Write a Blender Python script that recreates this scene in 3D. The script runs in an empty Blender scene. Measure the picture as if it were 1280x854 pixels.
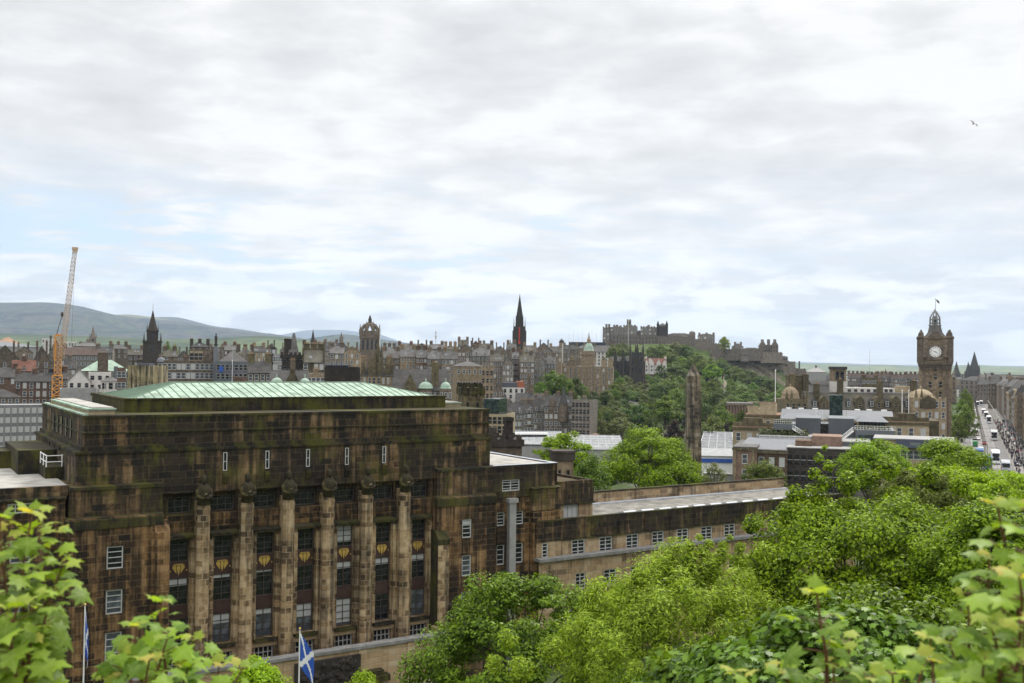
import bpy, bmesh, math, random
import numpy as np
from mathutils import Vector, Matrix, Euler
random.seed(7); RS = np.random.RandomState(7)
C = bpy.context.scene.collection
R = math.radians
# ---------------------------------------------------------------- camera
F = 1250.0; PITCH = .0208; ROLL = .0113; CZ = 95.0
_c, _s = math.cos(ROLL), math.sin(ROLL); _cp, _sp = math.cos(PITCH), math.sin(PITCH)
def ray(px, py):
    u = (px-640)/F; v = (427-py)/F
    a = u*_c - v*_s; b = u*_s + v*_c
    return Vector((a, _cp - b*_sp, _sp + b*_cp))
def at(px, py, Y):
    r = ray(px, py); r = r*(Y/r.y); return Vector((r.x, r.y, r.z+CZ))
def zat(px, py, Y): return at(px, py, Y).z
cd = bpy.data.cameras.new('camera'); cam = bpy.data.objects.new('camera', cd); C.objects.link(cam)
bpy.context.scene.camera = cam
cam.matrix_world = Matrix(((_c, -_s, 0, 0), (-_s*_sp, -_c*_sp, -_cp, 0), (_s*_cp, _c*_cp, -_sp, CZ), (0, 0, 0, 1)))
cd.sensor_width = 36; cd.lens = 36*F/1280; cd.clip_start = .1; cd.clip_end = 60000
cd.dof.use_dof = True; cd.dof.focus_distance = 110; cd.dof.aperture_fstop = 3.2
# ---------------------------------------------------------------- world, sun, exposure
sc = bpy.context.scene
w = bpy.data.worlds.new('World'); sc.world = w; w.use_nodes = True
SUN_EL, SUN_AZ = R(50), R(28)       # azimuth from +Y clockwise: afternoon sun behind thin cloud, ahead and to the right
def build_world():
    nt = w.node_tree; N = nt.nodes; L = nt.links; N.clear()
    out = N.new('ShaderNodeOutputWorld'); bg = N.new('ShaderNodeBackground'); L.new(bg.outputs[0], out.inputs[0])
    bg.inputs[1].default_value = .1
    sky = N.new('ShaderNodeTexSky'); sky.sky_type = 'NISHITA'; sky.sun_disc = False
    sky.sun_elevation = SUN_EL; sky.sun_rotation = SUN_AZ; sky.air_density = 1; sky.dust_density = .5; sky.ozone_density = 2
    def m(op, a, b=None, c=None):
        n = N.new('ShaderNodeMath'); n.operation = op
        for i, x in enumerate((a, b, c)):
            if x is None: continue
            if isinstance(x, (int, float)): n.inputs[i].default_value = x
            else: L.new(x, n.inputs[i])
        return n.outputs[0]
    def ramp(x, pts):
        n = N.new('ShaderNodeValToRGB'); e = n.color_ramp.elements
        e[0].position, e[1].position = pts[0][0], pts[-1][0]
        for p, v in pts[1:-1]: e.new(p)
        for q, (p, v) in zip(sorted(e, key=lambda k: k.position), pts): q.color = (v, v, v, 1) if not isinstance(v, tuple) else v+(1,)
        L.new(x, n.inputs[0]); return n.outputs[0]
    tc = N.new('ShaderNodeTexCoord'); sp = N.new('ShaderNodeSeparateXYZ'); L.new(tc.outputs['Generated'], sp.inputs[0])
    x, y, z = sp.outputs
    den = m('ADD', m('MAXIMUM', z, 0.0), .055)
    u = m('DIVIDE', x, den); v = m('DIVIDE', y, den)
    cb = N.new('ShaderNodeCombineXYZ'); L.new(u, cb.inputs[0]); L.new(v, cb.inputs[1]); cb.inputs[2].default_value = 3.7
    def noise(scale, det, rough, vec=None, dist=0.0):
        n = N.new('ShaderNodeTexNoise'); n.inputs['Scale'].default_value = scale; n.inputs['Detail'].default_value = det
        n.inputs['Roughness'].default_value = rough; n.inputs['Distortion'].default_value = dist
        L.new(vec or cb.outputs[0], n.inputs['Vector']); return n.outputs[0]
    big = noise(.42, 8, .55, dist=.35); fine = noise(1.9, 8, .6, dist=.2); soft = noise(.22, 3, .5)
    # puffs low on the horizon, in direction space
    mp = N.new('ShaderNodeMapping'); mp.inputs['Scale'].default_value = (13, 13, 44); L.new(tc.outputs['Generated'], mp.inputs[0])
    puff = noise(1.0, 7, .55, mp.outputs[0], .3)
    shade = m('ADD', m('MULTIPLY', big, .44), m('ADD', m('MULTIPLY', fine, .3), m('MULTIPLY', puff, .3)))
    colr = ramp(shade, [(.38, (.66, .66, .668)), (.46, (.745, .745, .75)), (.52, (.82, .82, .822)), (.60, (.98, .975, .965))])
    # gaps of blue: a band of thin cloud at low elevation, mostly left of the view
    band = ramp(z, [(.045, .0), (.08, .5), (.098, 1.), (.132, 1.), (.16, .3), (.2, 0.)])
    side = ramp(m('ADD', m('MULTIPLY', x, .5), .5), [(.2, .8), (.3, 1.), (.5, .9), (.56, .35), (.8, .2)])
    gapn = m('ADD', m('MULTIPLY', big, .5), m('MULTIPLY', fine, .5))
    gap = m('MULTIPLY', ramp(gapn, [(.44, 1.), (.48, .75), (.53, .0)]), m('MULTIPLY', band, side))
    skyc = N.new('ShaderNodeMix'); skyc.data_type = 'RGBA'; skyc.blend_type = 'MIX'; skyc.inputs[0].default_value = .75
    L.new(sky.outputs[0], skyc.inputs[6]); skyc.inputs[7].default_value = (3.75, 4.6, 5.5, 1)
    pf = N.new('ShaderNodeMix'); pf.data_type = 'RGBA'; L.new(m('MULTIPLY', ramp(puff, [(.47, 0.), (.535, .75), (.62, 1.)]), ramp(z, [(0., .6), (.012, 1.), (.065, .9), (.11, 0.)])), pf.inputs[0]); L.new(colr, pf.inputs[6]); pf.inputs[7].default_value = (1.14, 1.12, 1.09, 1); colr = pf.outputs[2]
    sc10 = N.new('ShaderNodeVectorMath'); sc10.operation = 'SCALE'; L.new(colr, sc10.inputs[0])
    # an overcast sky is brighter towards the zenith (above the frame)
    lift = ramp(z, [(0., .236), (.06, .228), (.15, .218), (.32, .205), (.5, .42), (1., .7)])
    L.new(m('MULTIPLY', lift, 27.5), sc10.inputs['Scale'])
    mx = N.new('ShaderNodeMix'); mx.data_type = 'RGBA'; L.new(gap, mx.inputs[0])
    L.new(sc10.outputs[0], mx.inputs[6]); L.new(skyc.outputs[2], mx.inputs[7])
    L.new(mx.outputs[2], bg.inputs[0])
build_world()
sd = bpy.data.lights.new('sun', 'SUN'); sd.energy = 1.5; sd.angle = R(11); sd.color = (1, .95, .87)
so = bpy.data.objects.new('sun', sd); C.objects.link(so); so.location = (0, 0, 300)
so.rotation_euler = Vector((-math.cos(SUN_EL)*math.sin(SUN_AZ), -math.cos(SUN_EL)*math.cos(SUN_AZ), -math.sin(SUN_EL))).to_track_quat('-Z', 'Y').to_euler()
sc.view_settings.view_transform = 'Standard'; sc.view_settings.look = 'None'; sc.view_settings.gamma = 1
sc.view_settings.use_curve_mapping = False; sc.view_settings.exposure = 0.85
sc.cycles.max_bounces = 5; sc.cycles.diffuse_bounces = 3; sc.cycles.glossy_bounces = 2; sc.cycles.transmission_bounces = 3
sc.cycles.transparent_max_bounces = 4; sc.cycles.volume_bounces = 0; sc.cycles.caustics_reflective = False; sc.cycles.caustics_refractive = False
# ---------------------------------------------------------------- materials
class NT:
    def __init__(s, name):
        s.m = bpy.data.materials.new(name); s.m.use_nodes = True; s.t = s.m.node_tree; s.N = s.t.nodes; s.L = s.t.links; s.N.clear()
        s.out = s.N.new('ShaderNodeOutputMaterial'); s.b = s.N.new('ShaderNodeBsdfPrincipled'); s.L.new(s.b.outputs[0], s.out.inputs[0])
        s.b.inputs['Specular IOR Level'].default_value = .2
    def set(s, n, sock, v):
        i = n.inputs[sock]
        if isinstance(v, bpy.types.NodeSocket): s.L.new(v, i)
        elif isinstance(v, (tuple, list)) and len(v) == 3 and i.type == 'RGBA': i.default_value = (*v, 1)
        else: i.default_value = v
    def coord(s, k='Object'):
        return s.N.new('ShaderNodeTexCoord').outputs[k]
    def mapping(s, vec, scale=(1, 1, 1), loc=(0, 0, 0)):
        n = s.N.new('ShaderNodeMapping'); s.L.new(vec, n.inputs[0]); n.inputs['Scale'].default_value = scale; n.inputs['Location'].default_value = loc; return n.outputs[0]
    def noise(s, vec, scale, det=4, rough=.55, dist=0):
        n = s.N.new('ShaderNodeTexNoise'); s.L.new(vec, n.inputs['Vector']); n.inputs['Scale'].default_value = scale
        n.inputs['Detail'].default_value = det; n.inputs['Roughness'].default_value = rough; n.inputs['Distortion'].default_value = dist; return n.outputs[0]
    def ramp(s, x, pts):
        n = s.N.new('ShaderNodeValToRGB'); e = n.color_ramp.elements
        e[0].position, e[1].position = pts[0][0], pts[-1][0]
        for p, v in pts[1:-1]: e.new(p)
        for q, (p, v) in zip(sorted(e, key=lambda k: k.position), pts): q.color = (v, v, v, 1) if not isinstance(v, tuple) else v+(1,)
        s.L.new(x, n.inputs[0]); return n.outputs[0]
    def mix(s, f, a, b, mode='MIX'):
        n = s.N.new('ShaderNodeMix'); n.data_type = 'RGBA'; n.blend_type = mode
        s.set(n, 0, f)
        for i, v in ((6, a), (7, b)): s.set(n, i, v)
        return n.outputs[2]
    def math(s, op, a, b=0.0):
        n = s.N.new('ShaderNodeMath'); n.operation = op; s.set(n, 0, a); s.set(n, 1, b); return n.outputs[0]
    def bump(s, h, dist, strength=.6):
        n = s.N.new('ShaderNodeBump'); n.inputs['Strength'].default_value = strength; n.inputs['Distance'].default_value = dist
        s.L.new(h, n.inputs['Height']); s.L.new(n.outputs[0], s.b.inputs['Normal'])
    def wallvec(s):
        o = s.coord(); sp = s.N.new('ShaderNodeSeparateXYZ'); s.L.new(o, sp.inputs[0])
        cb = s.N.new('ShaderNodeCombineXYZ'); s.L.new(s.math('ADD', sp.outputs[0], sp.outputs[1]), cb.inputs[0]); s.L.new(sp.outputs[2], cb.inputs[1])
        return cb.outputs[0], sp
    def rand(s): return s.N.new('ShaderNodeObjectInfo').outputs['Random']
def plain(name, col, rough=.8, metal=0, var=.15, scale=.6, emis=None):
    k = NT(name); n = k.noise(k.coord(), scale, 5, .6)
    a = tuple(c*(1-var) for c in col); b = tuple(min(1, c*(1+var)) for c in col)
    k.set(k.b, 'Base Color', k.ramp(n, [(.3, a), (.7, b)])); k.b.inputs['Roughness'].default_value = rough; k.b.inputs['Metallic'].default_value = metal
    return k.m
def glass(name, col, rough=.12):
    k = NT(name); r = k.rand(); n = k.noise(k.coord(), .9, 2)
    k.set(k.b, 'Base Color', k.mix(k.ramp(n, [(.45, 0.), (.6, 1.)]), col, tuple(c*2.2+.01 for c in col)))
    k.b.inputs['Roughness'].default_value = rough; k.b.inputs['Specular IOR Level'].default_value = .5
    return k.m
def ashlar(name, pale, dark, mortar, soot=.4, moss=0., bw=1.15, bh=.62, sootcol=(.013, .012, .011), streak=1.0):
    """large dressed blocks, soot and lichen in vertical runs"""
    k = NT(name); v, sp = k.wallvec(); o = k.coord()
    br = k.N.new('ShaderNodeTexBrick'); k.L.new(v, br.inputs['Vector']); br.inputs['Scale'].default_value = 1
    br.inputs['Brick Width'].default_value = bw; br.inputs['Row Height'].default_value = bh; br.inputs['Mortar Size'].default_value = .055
    br.inputs['Mortar Smooth'].default_value = .3; br.inputs['Bias'].default_value = 0.
    k.set(br, 'Color1', (0, 0, 0)); k.set(br, 'Color2', (1, 1, 1)); k.set(br, 'Mortar', (.5, .5, .5))
    blk = k.N.new('ShaderNodeSeparateColor'); k.L.new(br.outputs['Color'], blk.inputs[0])
    pat = k.noise(v, .22, 6, .62, .4)
    fine = k.noise(v, 2.6, 5, .65)
    f = k.math('ADD', k.math('MULTIPLY', blk.outputs[0], .32), k.math('ADD', k.math('MULTIPLY', pat, .82), k.math('MULTIPLY', fine, .5)))
    mid = tuple((a*.62+b*.38)*q for a, b, q in zip(pale, dark, (1.06, .96, .82)))
    col = k.ramp(f, [(.62, dark), (.84, mid), (1.04, pale)])
    col = k.mix(k.math('MULTIPLY', br.outputs['Fac'], k.ramp(k.noise(v, .5, 4, .6), [(.35, .15), (.6, .85)])), col, mortar)
    st = k.noise(k.mapping(v, (.8, .045, 1)), 1.6, 6, .62, .2); st2 = k.noise(v, .13, 4, .6, .5)
    sf = k.math('ADD', k.math('MULTIPLY', st, .6), k.math('MULTIPLY', st2, .4))
    col = k.mix(k.math('MULTIPLY', k.ramp(sf, [(.62-.36*soot, 0.), (.72-.36*soot, 1.)]), .9*streak), col, sootcol)
    if moss > 0:
        ms = k.noise(k.mapping(v, (1.3, .28, 1)), 1.1, 6, .7); ms2 = k.noise(v, .3, 3, .5)
        mf = k.math('ADD', k.math('MULTIPLY', ms, .55), k.math('MULTIPLY', ms2, .45))
        col = k.mix(k.math('MULTIPLY', k.ramp(mf, [(.64-.26*moss, 0.), (.78-.26*moss, 1.)]), .75), col, (.085, .082, .012))
    col = k.mix(k.math('MULTIPLY', br.outputs['Fac'], k.ramp(fine, [(.4, .08), (.62, .36)])), col, tuple(c*.75 for c in mortar))
    k.set(k.b, 'Base Color', col); k.b.inputs['Roughness'].default_value = .9
    k.bump(k.math('ADD', k.math('MULTIPLY', br.outputs['Fac'], -1.), k.math('MULTIPLY', fine, .8)), .03, .5)
    return k.m
def rubble(name, col, dark, var=.5, sootcol=(.03, .027, .024), soot=.35, bw=.9, bh=.4):
    """town building stone seen from afar"""
    k = NT(name); v, sp = k.wallvec(); r = k.rand()
    ofs = k.N.new('ShaderNodeVectorMath'); ofs.operation = 'ADD'; k.L.new(v, ofs.inputs[0]); cb = k.N.new('ShaderNodeCombineXYZ')
    k.L.new(k.math('MULTIPLY', r, 90), cb.inputs[0]); k.L.new(cb.outputs[0], ofs.inputs[1]); vv = ofs.outputs[0]
    br = k.N.new('ShaderNodeTexBrick'); k.L.new(vv, br.inputs['Vector']); br.inputs['Scale'].default_value = 1
    br.inputs['Brick Width'].default_value = bw; br.inputs['Row Height'].default_value = bh; br.inputs['Mortar Size'].default_value = .02
    k.set(br, 'Color1', (.25, .25, .25)); k.set(br, 'Color2', (1, 1, 1)); k.set(br, 'Mortar', (.45, .45, .45))
    a = k.noise(vv, .8, 6, .65); b = k.noise(k.mapping(vv, (.35, .06, 1)), 1.4, 5, .6, .3)
    f = k.math('ADD', k.math('MULTIPLY', a, .6), k.math('MULTIPLY', b, .4))
    c = k.ramp(f, [(.36, dark), (.62, col)])
    c = k.mix(.30, c, k.mix(1., c, br.outputs['Color'], 'MULTIPLY'))
    c = k.mix(k.math('MULTIPLY', k.ramp(b, [(.62-.3*soot, 0.), (.8-.3*soot, 1.)]), .75), c, sootcol)
    hs = k.N.new('ShaderNodeHueSaturation'); k.set(hs, 'Color', c); k.set(hs, 'Value', k.math('ADD', k.math('MULTIPLY', r, var), 1-var/2))
    k.set(k.b, 'Base Color', hs.outputs[0]); k.b.inputs['Roughness'].default_value = .92
    k.bump(a, .05, .4)
    return k.m
def slate(name, col, var=.3, moss=0):
    k = NT(name); o = k.coord(); r = k.rand(); v = k.mapping(o, (1, 1, 1))
    br = k.N.new('ShaderNodeTexBrick'); sp = k.N.new('ShaderNodeSeparateXYZ'); k.L.new(o, sp.inputs[0]); cb = k.N.new('ShaderNodeCombineXYZ')
    k.L.new(sp.outputs[0], cb.inputs[0]); k.L.new(k.math('ADD', sp.outputs[1], sp.outputs[2]), cb.inputs[1]); k.L.new(cb.outputs[0], br.inputs['Vector'])
    br.inputs['Scale'].default_value = 1; br.inputs['Brick Width'].default_value = .5; br.inputs['Row Height'].default_value = .35; br.inputs['Mortar Size'].default_value = .02
    k.set(br, 'Color1', tuple(c*.8 for c in col)); k.set(br, 'Color2', tuple(c*1.2 for c in col)); k.set(br, 'Mortar', tuple(c*.5 for c in col))
    n = k.noise(o, .5, 5, .6)
    c = k.mix(k.ramp(n, [(.4, 0.), (.7, .6)]), br.outputs['Color'], tuple(c*1.5+.01 for c in col))
    if moss: c = k.mix(k.ramp(k.noise(o, 1.2, 5, .65), [(.55, 0.), (.75, moss)]), c, (.10, .095, .03))
    hs = k.N.new('ShaderNodeHueSaturation'); k.set(hs, 'Color', c); k.set(hs, 'Value', k.math('ADD', k.math('MULTIPLY', r, var), 1-var/2))
    k.set(k.b, 'Base Color', hs.outputs[0]); k.b.inputs['Roughness'].default_value = .8; k.b.inputs['Specular IOR Level'].default_value = .1
    return k.m
def leafmat(name, dark, light, tip=None, trans=.35, rough=.5, clump=.35, var=.3):
    k = NT(name)
    at_ = k.N.new('ShaderNodeAttribute'); at_.attribute_name = 'tint'; t = at_.outputs['Fac']
    n = k.noise(k.coord(), clump, 3, .6)
    f = k.math('ADD', k.math('MULTIPLY', t, .6), k.math('MULTIPLY', n, .5))
    pts = [(.22, dark), (.72, light)]  # dark leaf colour set low to paint deeper shadow inside crowns
    if tip: pts = [(.2, dark), (.66, light), (.78, tip)]
    c = k.ramp(f, pts)
    vn = k.N.new('ShaderNodeAttribute'); vn.attribute_name = 'vein'; c = k.mix(k.math('MULTIPLY', k.math('POWER', vn.outputs['Fac'], 9.), .38), c, (.40, .48, .16))
    hs = k.N.new('ShaderNodeHueSaturation'); k.set(hs, 'Color', c); r = k.rand()
    k.set(hs, 'Value', k.math('ADD', k.math('MULTIPLY', r, var), 1-var/2)); k.set(hs, 'Hue', k.math('ADD', k.math('MULTIPLY', r, .04*var/.3), .5-.02*var/.3))
    k.set(k.b, 'Base Color', hs.outputs[0]); k.b.inputs['Roughness'].default_value = rough; k.b.inputs['Specular IOR Level'].default_value = .13
    tr = k.N.new('ShaderNodeBsdfTranslucent'); k.set(tr, 'Color', k.mix(1., hs.outputs[0], (1.35, 1.3, .45), 'MULTIPLY'))
    mx = k.N.new('ShaderNodeMixShader'); mx.inputs[0].default_value = trans
    k.L.new(k.b.outputs[0], mx.inputs[1]); k.L.new(tr.outputs[0], mx.inputs[2]); k.L.new(mx.outputs[0], k.out.inputs[0])
    return k.m
M = {}
# the government building: sandstone black with soot, tan where it weathers
M['sah_pale'] = ashlar('sandstone_columns', (.47, .36, .22), (.09, .06, .035), (.42, .33, .21), soot=.44, moss=.1, bw=.62, bh=.62, streak=.85)
M['sah_mid'] = ashlar('sandstone_facade', (.30, .185, .088), (.022, .016, .011), (.25, .165, .085), soot=.54, moss=.16, bw=1.2, bh=.62, sootcol=(.013, .011, .009))
M['sah_dark'] = ashlar('sandstone_sooted', (.24, .16, .085), (.02, .016, .012), (.16, .115, .065), soot=.6, moss=.5, bw=1.3, bh=.66)
M['sah_black'] = ashlar('sandstone_black', (.07, .05, .035), (.02, .018, .016), (.05, .045, .035), soot=.66, moss=.75, bw=1.4, bh=.7)
M['statue'] = ashlar('statue_stone', (.10, .082, .045), (.03, .026, .018), (.05, .04, .02), soot=.42, moss=.62, bw=3, bh=3)
M['sah_wing'] = ashlar('sandstone_wing', (.40, .31, .2), (.16, .115, .072), (.34, .27, .18), soot=.26, moss=.06, bw=1.5, bh=.7, streak=.8)
M['sah_terr'] = ashlar('sandstone_terrace', (.46, .36, .24), (.25, .18, .11), (.36, .29, .2), soot=.15, moss=.05, bw=1.7, bh=.6, streak=.7)
M['mossledge'] = ashlar('mossy_ledge', (.09, .072, .035), (.024, .021, .016), (.05, .045, .03), soot=.58, moss=.66)
M['coping'] = plain('grey_coping', (.20, .195, .185), .8, var=.3, scale=1.5)
M['lead'] = plain('lead_flashing', (.36, .38, .41), .5, var=.2)
M['flatroof'] = plain('pale_flat_roof', (.33, .315, .285), .9, var=.35, scale=.5)
M['oldroof'] = plain('weathered_flat_roof', (.165, .155, .135), .9, var=.55, scale=.7)
M['copper'] = plain('green_copper', (.27, .355, .275), .65, var=.42, scale=.7)
M['copper_seam'] = plain('copper_seam', (.12, .18, .13), .6)
M['copper2'] = plain('pale_green_copper', (.28, .37, .29), .6, var=.2)
M['bronze'] = plain('brown_bronze_spandrel', (.062, .036, .03), .55, var=.25, scale=1.5)
M['gold'] = plain('gilt_emblem', (.56, .38, .10), .45, .3)
M['winframe'] = plain('dark_window_frame', (.075, .06, .05), .5)
M['winwhite'] = plain('white_window_frame', (.44, .44, .42), .5)
M['blind'] = plain('window_blind', (.42, .43, .42), .7, var=.12, scale=2)
M['pane'] = glass('dark_pane', (.010, .011, .013)); M['pane2'] = glass('grey_pane', (.06, .068, .078)); M['paneg'] = glass('green_glass', (.012, .022, .02), .15)
M['white'] = plain('white_paint', (.75, .75, .73), .5, var=.05)
M['whitewall'] = plain('white_harling', (.54, .515, .475), .9, var=.1)
M['cream'] = rubble('cream_ashlar', (.46, .38, .255), (.29, .225, .14), var=.12, soot=.12)
M['grey1'] = rubble('grey_brown_stone', (.25, .20, .15), (.075, .06, .046), soot=.4)
M['grey2'] = rubble('grey_stone', (.28, .25, .21), (.10, .09, .075), soot=.36)
M['brown'] = rubble('brown_stone', (.2, .13, .09), (.07, .046, .034), soot=.35)
M['buff'] = rubble('buff_stone', (.37, .29, .19), (.15, .11, .07), soot=.32)
M['pink'] = rubble('pink_sandstone', (.30, .205, .155), (.17, .11, .085), soot=.15, var=.1)
M['black'] = rubble('blackened_stone', (.085, .07, .057), (.032, .028, .025), soot=.5)
M['mossy'] = rubble('mossy_stone', (.19, .155, .085), (.055, .047, .03), soot=.42)
M['castle'] = rubble('castle_stone', (.31, .265, .215), (.07, .06, .052), soot=.36, var=.3)
M['concrete'] = plain('concrete', (.28, .275, .265), .85, var=.15)
M['greyclad'] = plain('grey_cladding', (.12, .13, .142), .5, var=.08); M['darkclad'] = plain('dark_grey_roofing', (.085, .092, .105), .55, var=.12)
M['zinc'] = plain('pale_zinc', (.16, .168, .178), .75, var=.1); M['navy'] = plain('navy_cladding', (.035, .042, .06), .6)
M['slate'] = slate('slate', (.058, .055, .052)); M['slate_l'] = slate('pale_slate', (.105, .10, .093)); M['slate_m'] = slate('mossy_slate', (.085, .078, .062), moss=.7)
M['redroof'] = slate('red_tiles', (.13, .062, .045), .15); M['tanroof'] = slate('tan_tiles', (.27, .18, .12), .1); M['brownroof'] = slate('brown_tiles', (.085, .062, .052), .1)
M['pot'] = plain('chimney_pot', (.30, .19, .11), .8); M['rust'] = plain('rust_cladding', (.30, .10, .05), .7)
M['metal'] = plain('grey_metal', (.40, .41, .42), .45, .3); M['yellow'] = plain('crane_orange', (.66, .32, .07), .5, var=.1); M['paleyellow'] = plain('crane_pale', (.52, .38, .26), .55, var=.15)
M['bark'] = plain('bark', (.10, .082, .06), .9, var=.4, scale=3)
M['red'] = plain('red_paint', (.45, .05, .04), .5); M['blue'] = plain('blue_paint', (.04, .10, .38), .5)
# ---------------------------------------------------------------- mesh helpers
class MB:
    def __init__(s): s.v = []; s.f = []; s.mi = []
    def poly(s, pts, mi=0):
        i = len(s.v); s.v += [tuple(p) for p in pts]; s.f.append(tuple(range(i, i+len(pts)))); s.mi.append(mi)
    def box(s, x0, x1, y0, y1, z0, z1, mi=0):
        i = len(s.v); s.v += [(x0, y0, z0), (x1, y0, z0), (x1, y1, z0), (x0, y1, z0), (x0, y0, z1), (x1, y0, z1), (x1, y1, z1), (x0, y1, z1)]
        for q in ((0, 3, 2, 1), (4, 5, 6, 7), (0, 1, 5, 4), (1, 2, 6, 5), (2, 3, 7, 6), (3, 0, 4, 7)): s.f.append(tuple(i+k for k in q)); s.mi.append(mi)
        return s
    def prism(s, pts, z0, z1, mi=0, top=None):
        n = len(pts); i = len(s.v); t = top or pts
        s.v += [(p[0], p[1], z0) for p in pts]+[(p[0], p[1], z1) for p in t]
        for k in range(n): s.f.append((i+k, i+(k+1) % n, i+n+(k+1) % n, i+n+k)); s.mi.append(mi)
        s.f.append(tuple(i+n+k for k in range(n))); s.mi.append(mi); s.f.append(tuple(i+n-1-k for k in range(n))); s.mi.append(mi)
        return s
    def extrude_y(s, pts, y0, y1, mi=0):           # pts are (x, z), counter-clockwise seen from -y
        n = len(pts); i = len(s.v); s.v += [(p[0], y0, p[1]) for p in pts]+[(p[0], y1, p[1]) for p in pts]
        for k in range(n): s.f.append((i+(k+1) % n, i+k, i+n+k, i+n+(k+1) % n)); s.mi.append(mi)
        s.f.append(tuple(i+k for k in range(n))); s.mi.append(mi); s.f.append(tuple(i+n+n-1-k for k in range(n))); s.mi.append(mi)
        return s
    def extrude_x(s, pts, x0, x1, mi=0):           # pts are (y, z)
        n = len(pts); i = len(s.v); s.v += [(x0, p[0], p[1]) for p in pts]+[(x1, p[0], p[1]) for p in pts]
        for k in range(n): s.f.append((i+k, i+(k+1) % n, i+n+(k+1) % n, i+n+k)); s.mi.append(mi)
        s.f.append(tuple(i+n-1-k for k in range(n))); s.mi.append(mi); s.f.append(tuple(i+n+k for k in range(n))); s.mi.append(mi)
        return s
    def lathe(s, prof, cx=0, cy=0, n=12, mi=0, sx=1, sy=1, a0=0):
        i = len(s.v)
        for r, z in prof:
            for k in range(n):
                a = a0+2*math.pi*k/n; s.v.append((cx+r*sx*math.cos(a), cy+r*sy*math.sin(a), z))
        for j in range(len(prof)-1):
            for k in range(n): s.f.append((i+j*n+k, i+j*n+(k+1) % n, i+(j+1)*n+(k+1) % n, i+(j+1)*n+k)); s.mi.append(mi)
        s.f.append(tuple(i+n-1-k for k in range(n))); s.mi.append(mi)
        j = len(prof)-1; s.f.append(tuple(i+j*n+k for k in range(n))); s.mi.append(mi)
        return s
    def tube(s, p0, p1, r0, r1=None, n=6, mi=0):
        r1 = r0 if r1 is None else r1; p0, p1 = Vector(p0), Vector(p1); d = (p1-p0)
        if d.length < 1e-6: return s
        d.normalize(); a = d.orthogonal().normalized(); b = d.cross(a); i = len(s.v)
        for p, r in ((p0, r0), (p1, r1)):
            for k in range(n):
                t = 2*math.pi*k/n; s.v.append(tuple(p+a*(r*math.cos(t))+b*(r*math.sin(t))))
        for k in range(n): s.f.append((i+k, i+(k+1) % n, i+n+(k+1) % n, i+n+k)); s.mi.append(mi)
        s.f.append(tuple(i+n-1-k for k in range(n))); s.mi.append(mi); s.f.append(tuple(i+n+k for k in range(n))); s.mi.append(mi)
        return s
    def path(s, pts, radii, n=6, mi=0):
        for a, b, r0, r1 in zip(pts, pts[1:], radii, radii[1:]): s.tube(a, b, r0, r1, n, mi)
        return s
    def hip(s, x0, x1, y0, y1, z0, h, inset=None, mi=0, flat=0):
        """hipped roof (ridge along the longer side), eaves at z0"""
        lx, ly = x1-x0, y1-y0; q = inset if inset is not None else min(lx, ly)/2
        qy = ly/2-flat/2; q = min(q, lx/2-.01)
        b = [(x0, y0, z0), (x1, y0, z0), (x1, y1, z0), (x0, y1, z0)]
        t = [(x0+q, y0+qy, z0+h), (x1-q, y0+qy, z0+h), (x1-q, y1-qy, z0+h), (x0+q, y1-qy, z0+h)]
        i = len(s.v); s.v += b+t
        for f in ((3, 2, 1, 0), (0, 1, 5, 4), (1, 2, 6, 5), (2, 3, 7, 6), (3, 0, 4, 7), (4, 5, 6, 7)): s.f.append(tuple(i+k for k in f)); s.mi.append(mi)
        return s
    def mesh(s, name, mats, smooth=False):
        me = bpy.data.meshes.new(name); me.from_pydata(s.v, [], s.f)
        if not isinstance(mats, (list, tuple)): mats = [mats]
        for m in mats: me.materials.append(M[m] if isinstance(m, str) else m)
        if len(mats) > 1: me.polygons.foreach_set('material_index', s.mi)
        if smooth: me.polygons.foreach_set('use_smooth', [True]*len(me.polygons))
        me.update(); return me
    def build(s, name, mats, parent=None, smooth=False, loc=None):
        return put(name, s.mesh(name, mats, smooth), parent, loc)
def put(name, me, parent=None, loc=None, rotz=0, label=None):
    o = bpy.data.objects.new(name, me); C.objects.link(o)
    if parent is not None: o.parent = parent
    if loc is not None: o.location = loc
    if rotz: o.rotation_euler = (0, 0, rotz)
    if label: o['label'] = label
    return o
def tag(o, label, cat, group=None):
    o['label'] = label; o['category'] = cat
    if group: o['group'] = group
    return o
def thing(name, label, cat, loc=(0, 0, 0), rotz=0, group=None):
    o = bpy.data.objects.new(name, None); C.objects.link(o); o.location = loc; o.rotation_euler = (0, 0, rotz); o.empty_display_size = .5
    return tag(o, label, cat, group)
def kids(o): return [c for c in KID.get(o.name, [])]
KID = {}
def dup(root, children, loc, rotz, label=None, group=None, scale=None):
    """copy of a thing and its parts (children: list of (part, [sub-parts]))"""
    r = root.copy(); C.objects.link(r); r.location = loc; r.rotation_euler = (0, 0, rotz)
    if scale is not None: r.scale = scale if isinstance(scale, tuple) else (scale,)*3
    if label: r['label'] = label
    if group: r['group'] = group
    for ch, subs in children:
        c = ch.copy(); C.objects.link(c); c.parent = r
        for g in subs:
            d = g.copy(); C.objects.link(d); d.parent = c
    return r
def structure(o): o['kind'] = 'structure'; return o
def stuff(o): o['kind'] = 'stuff'; return o
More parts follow.
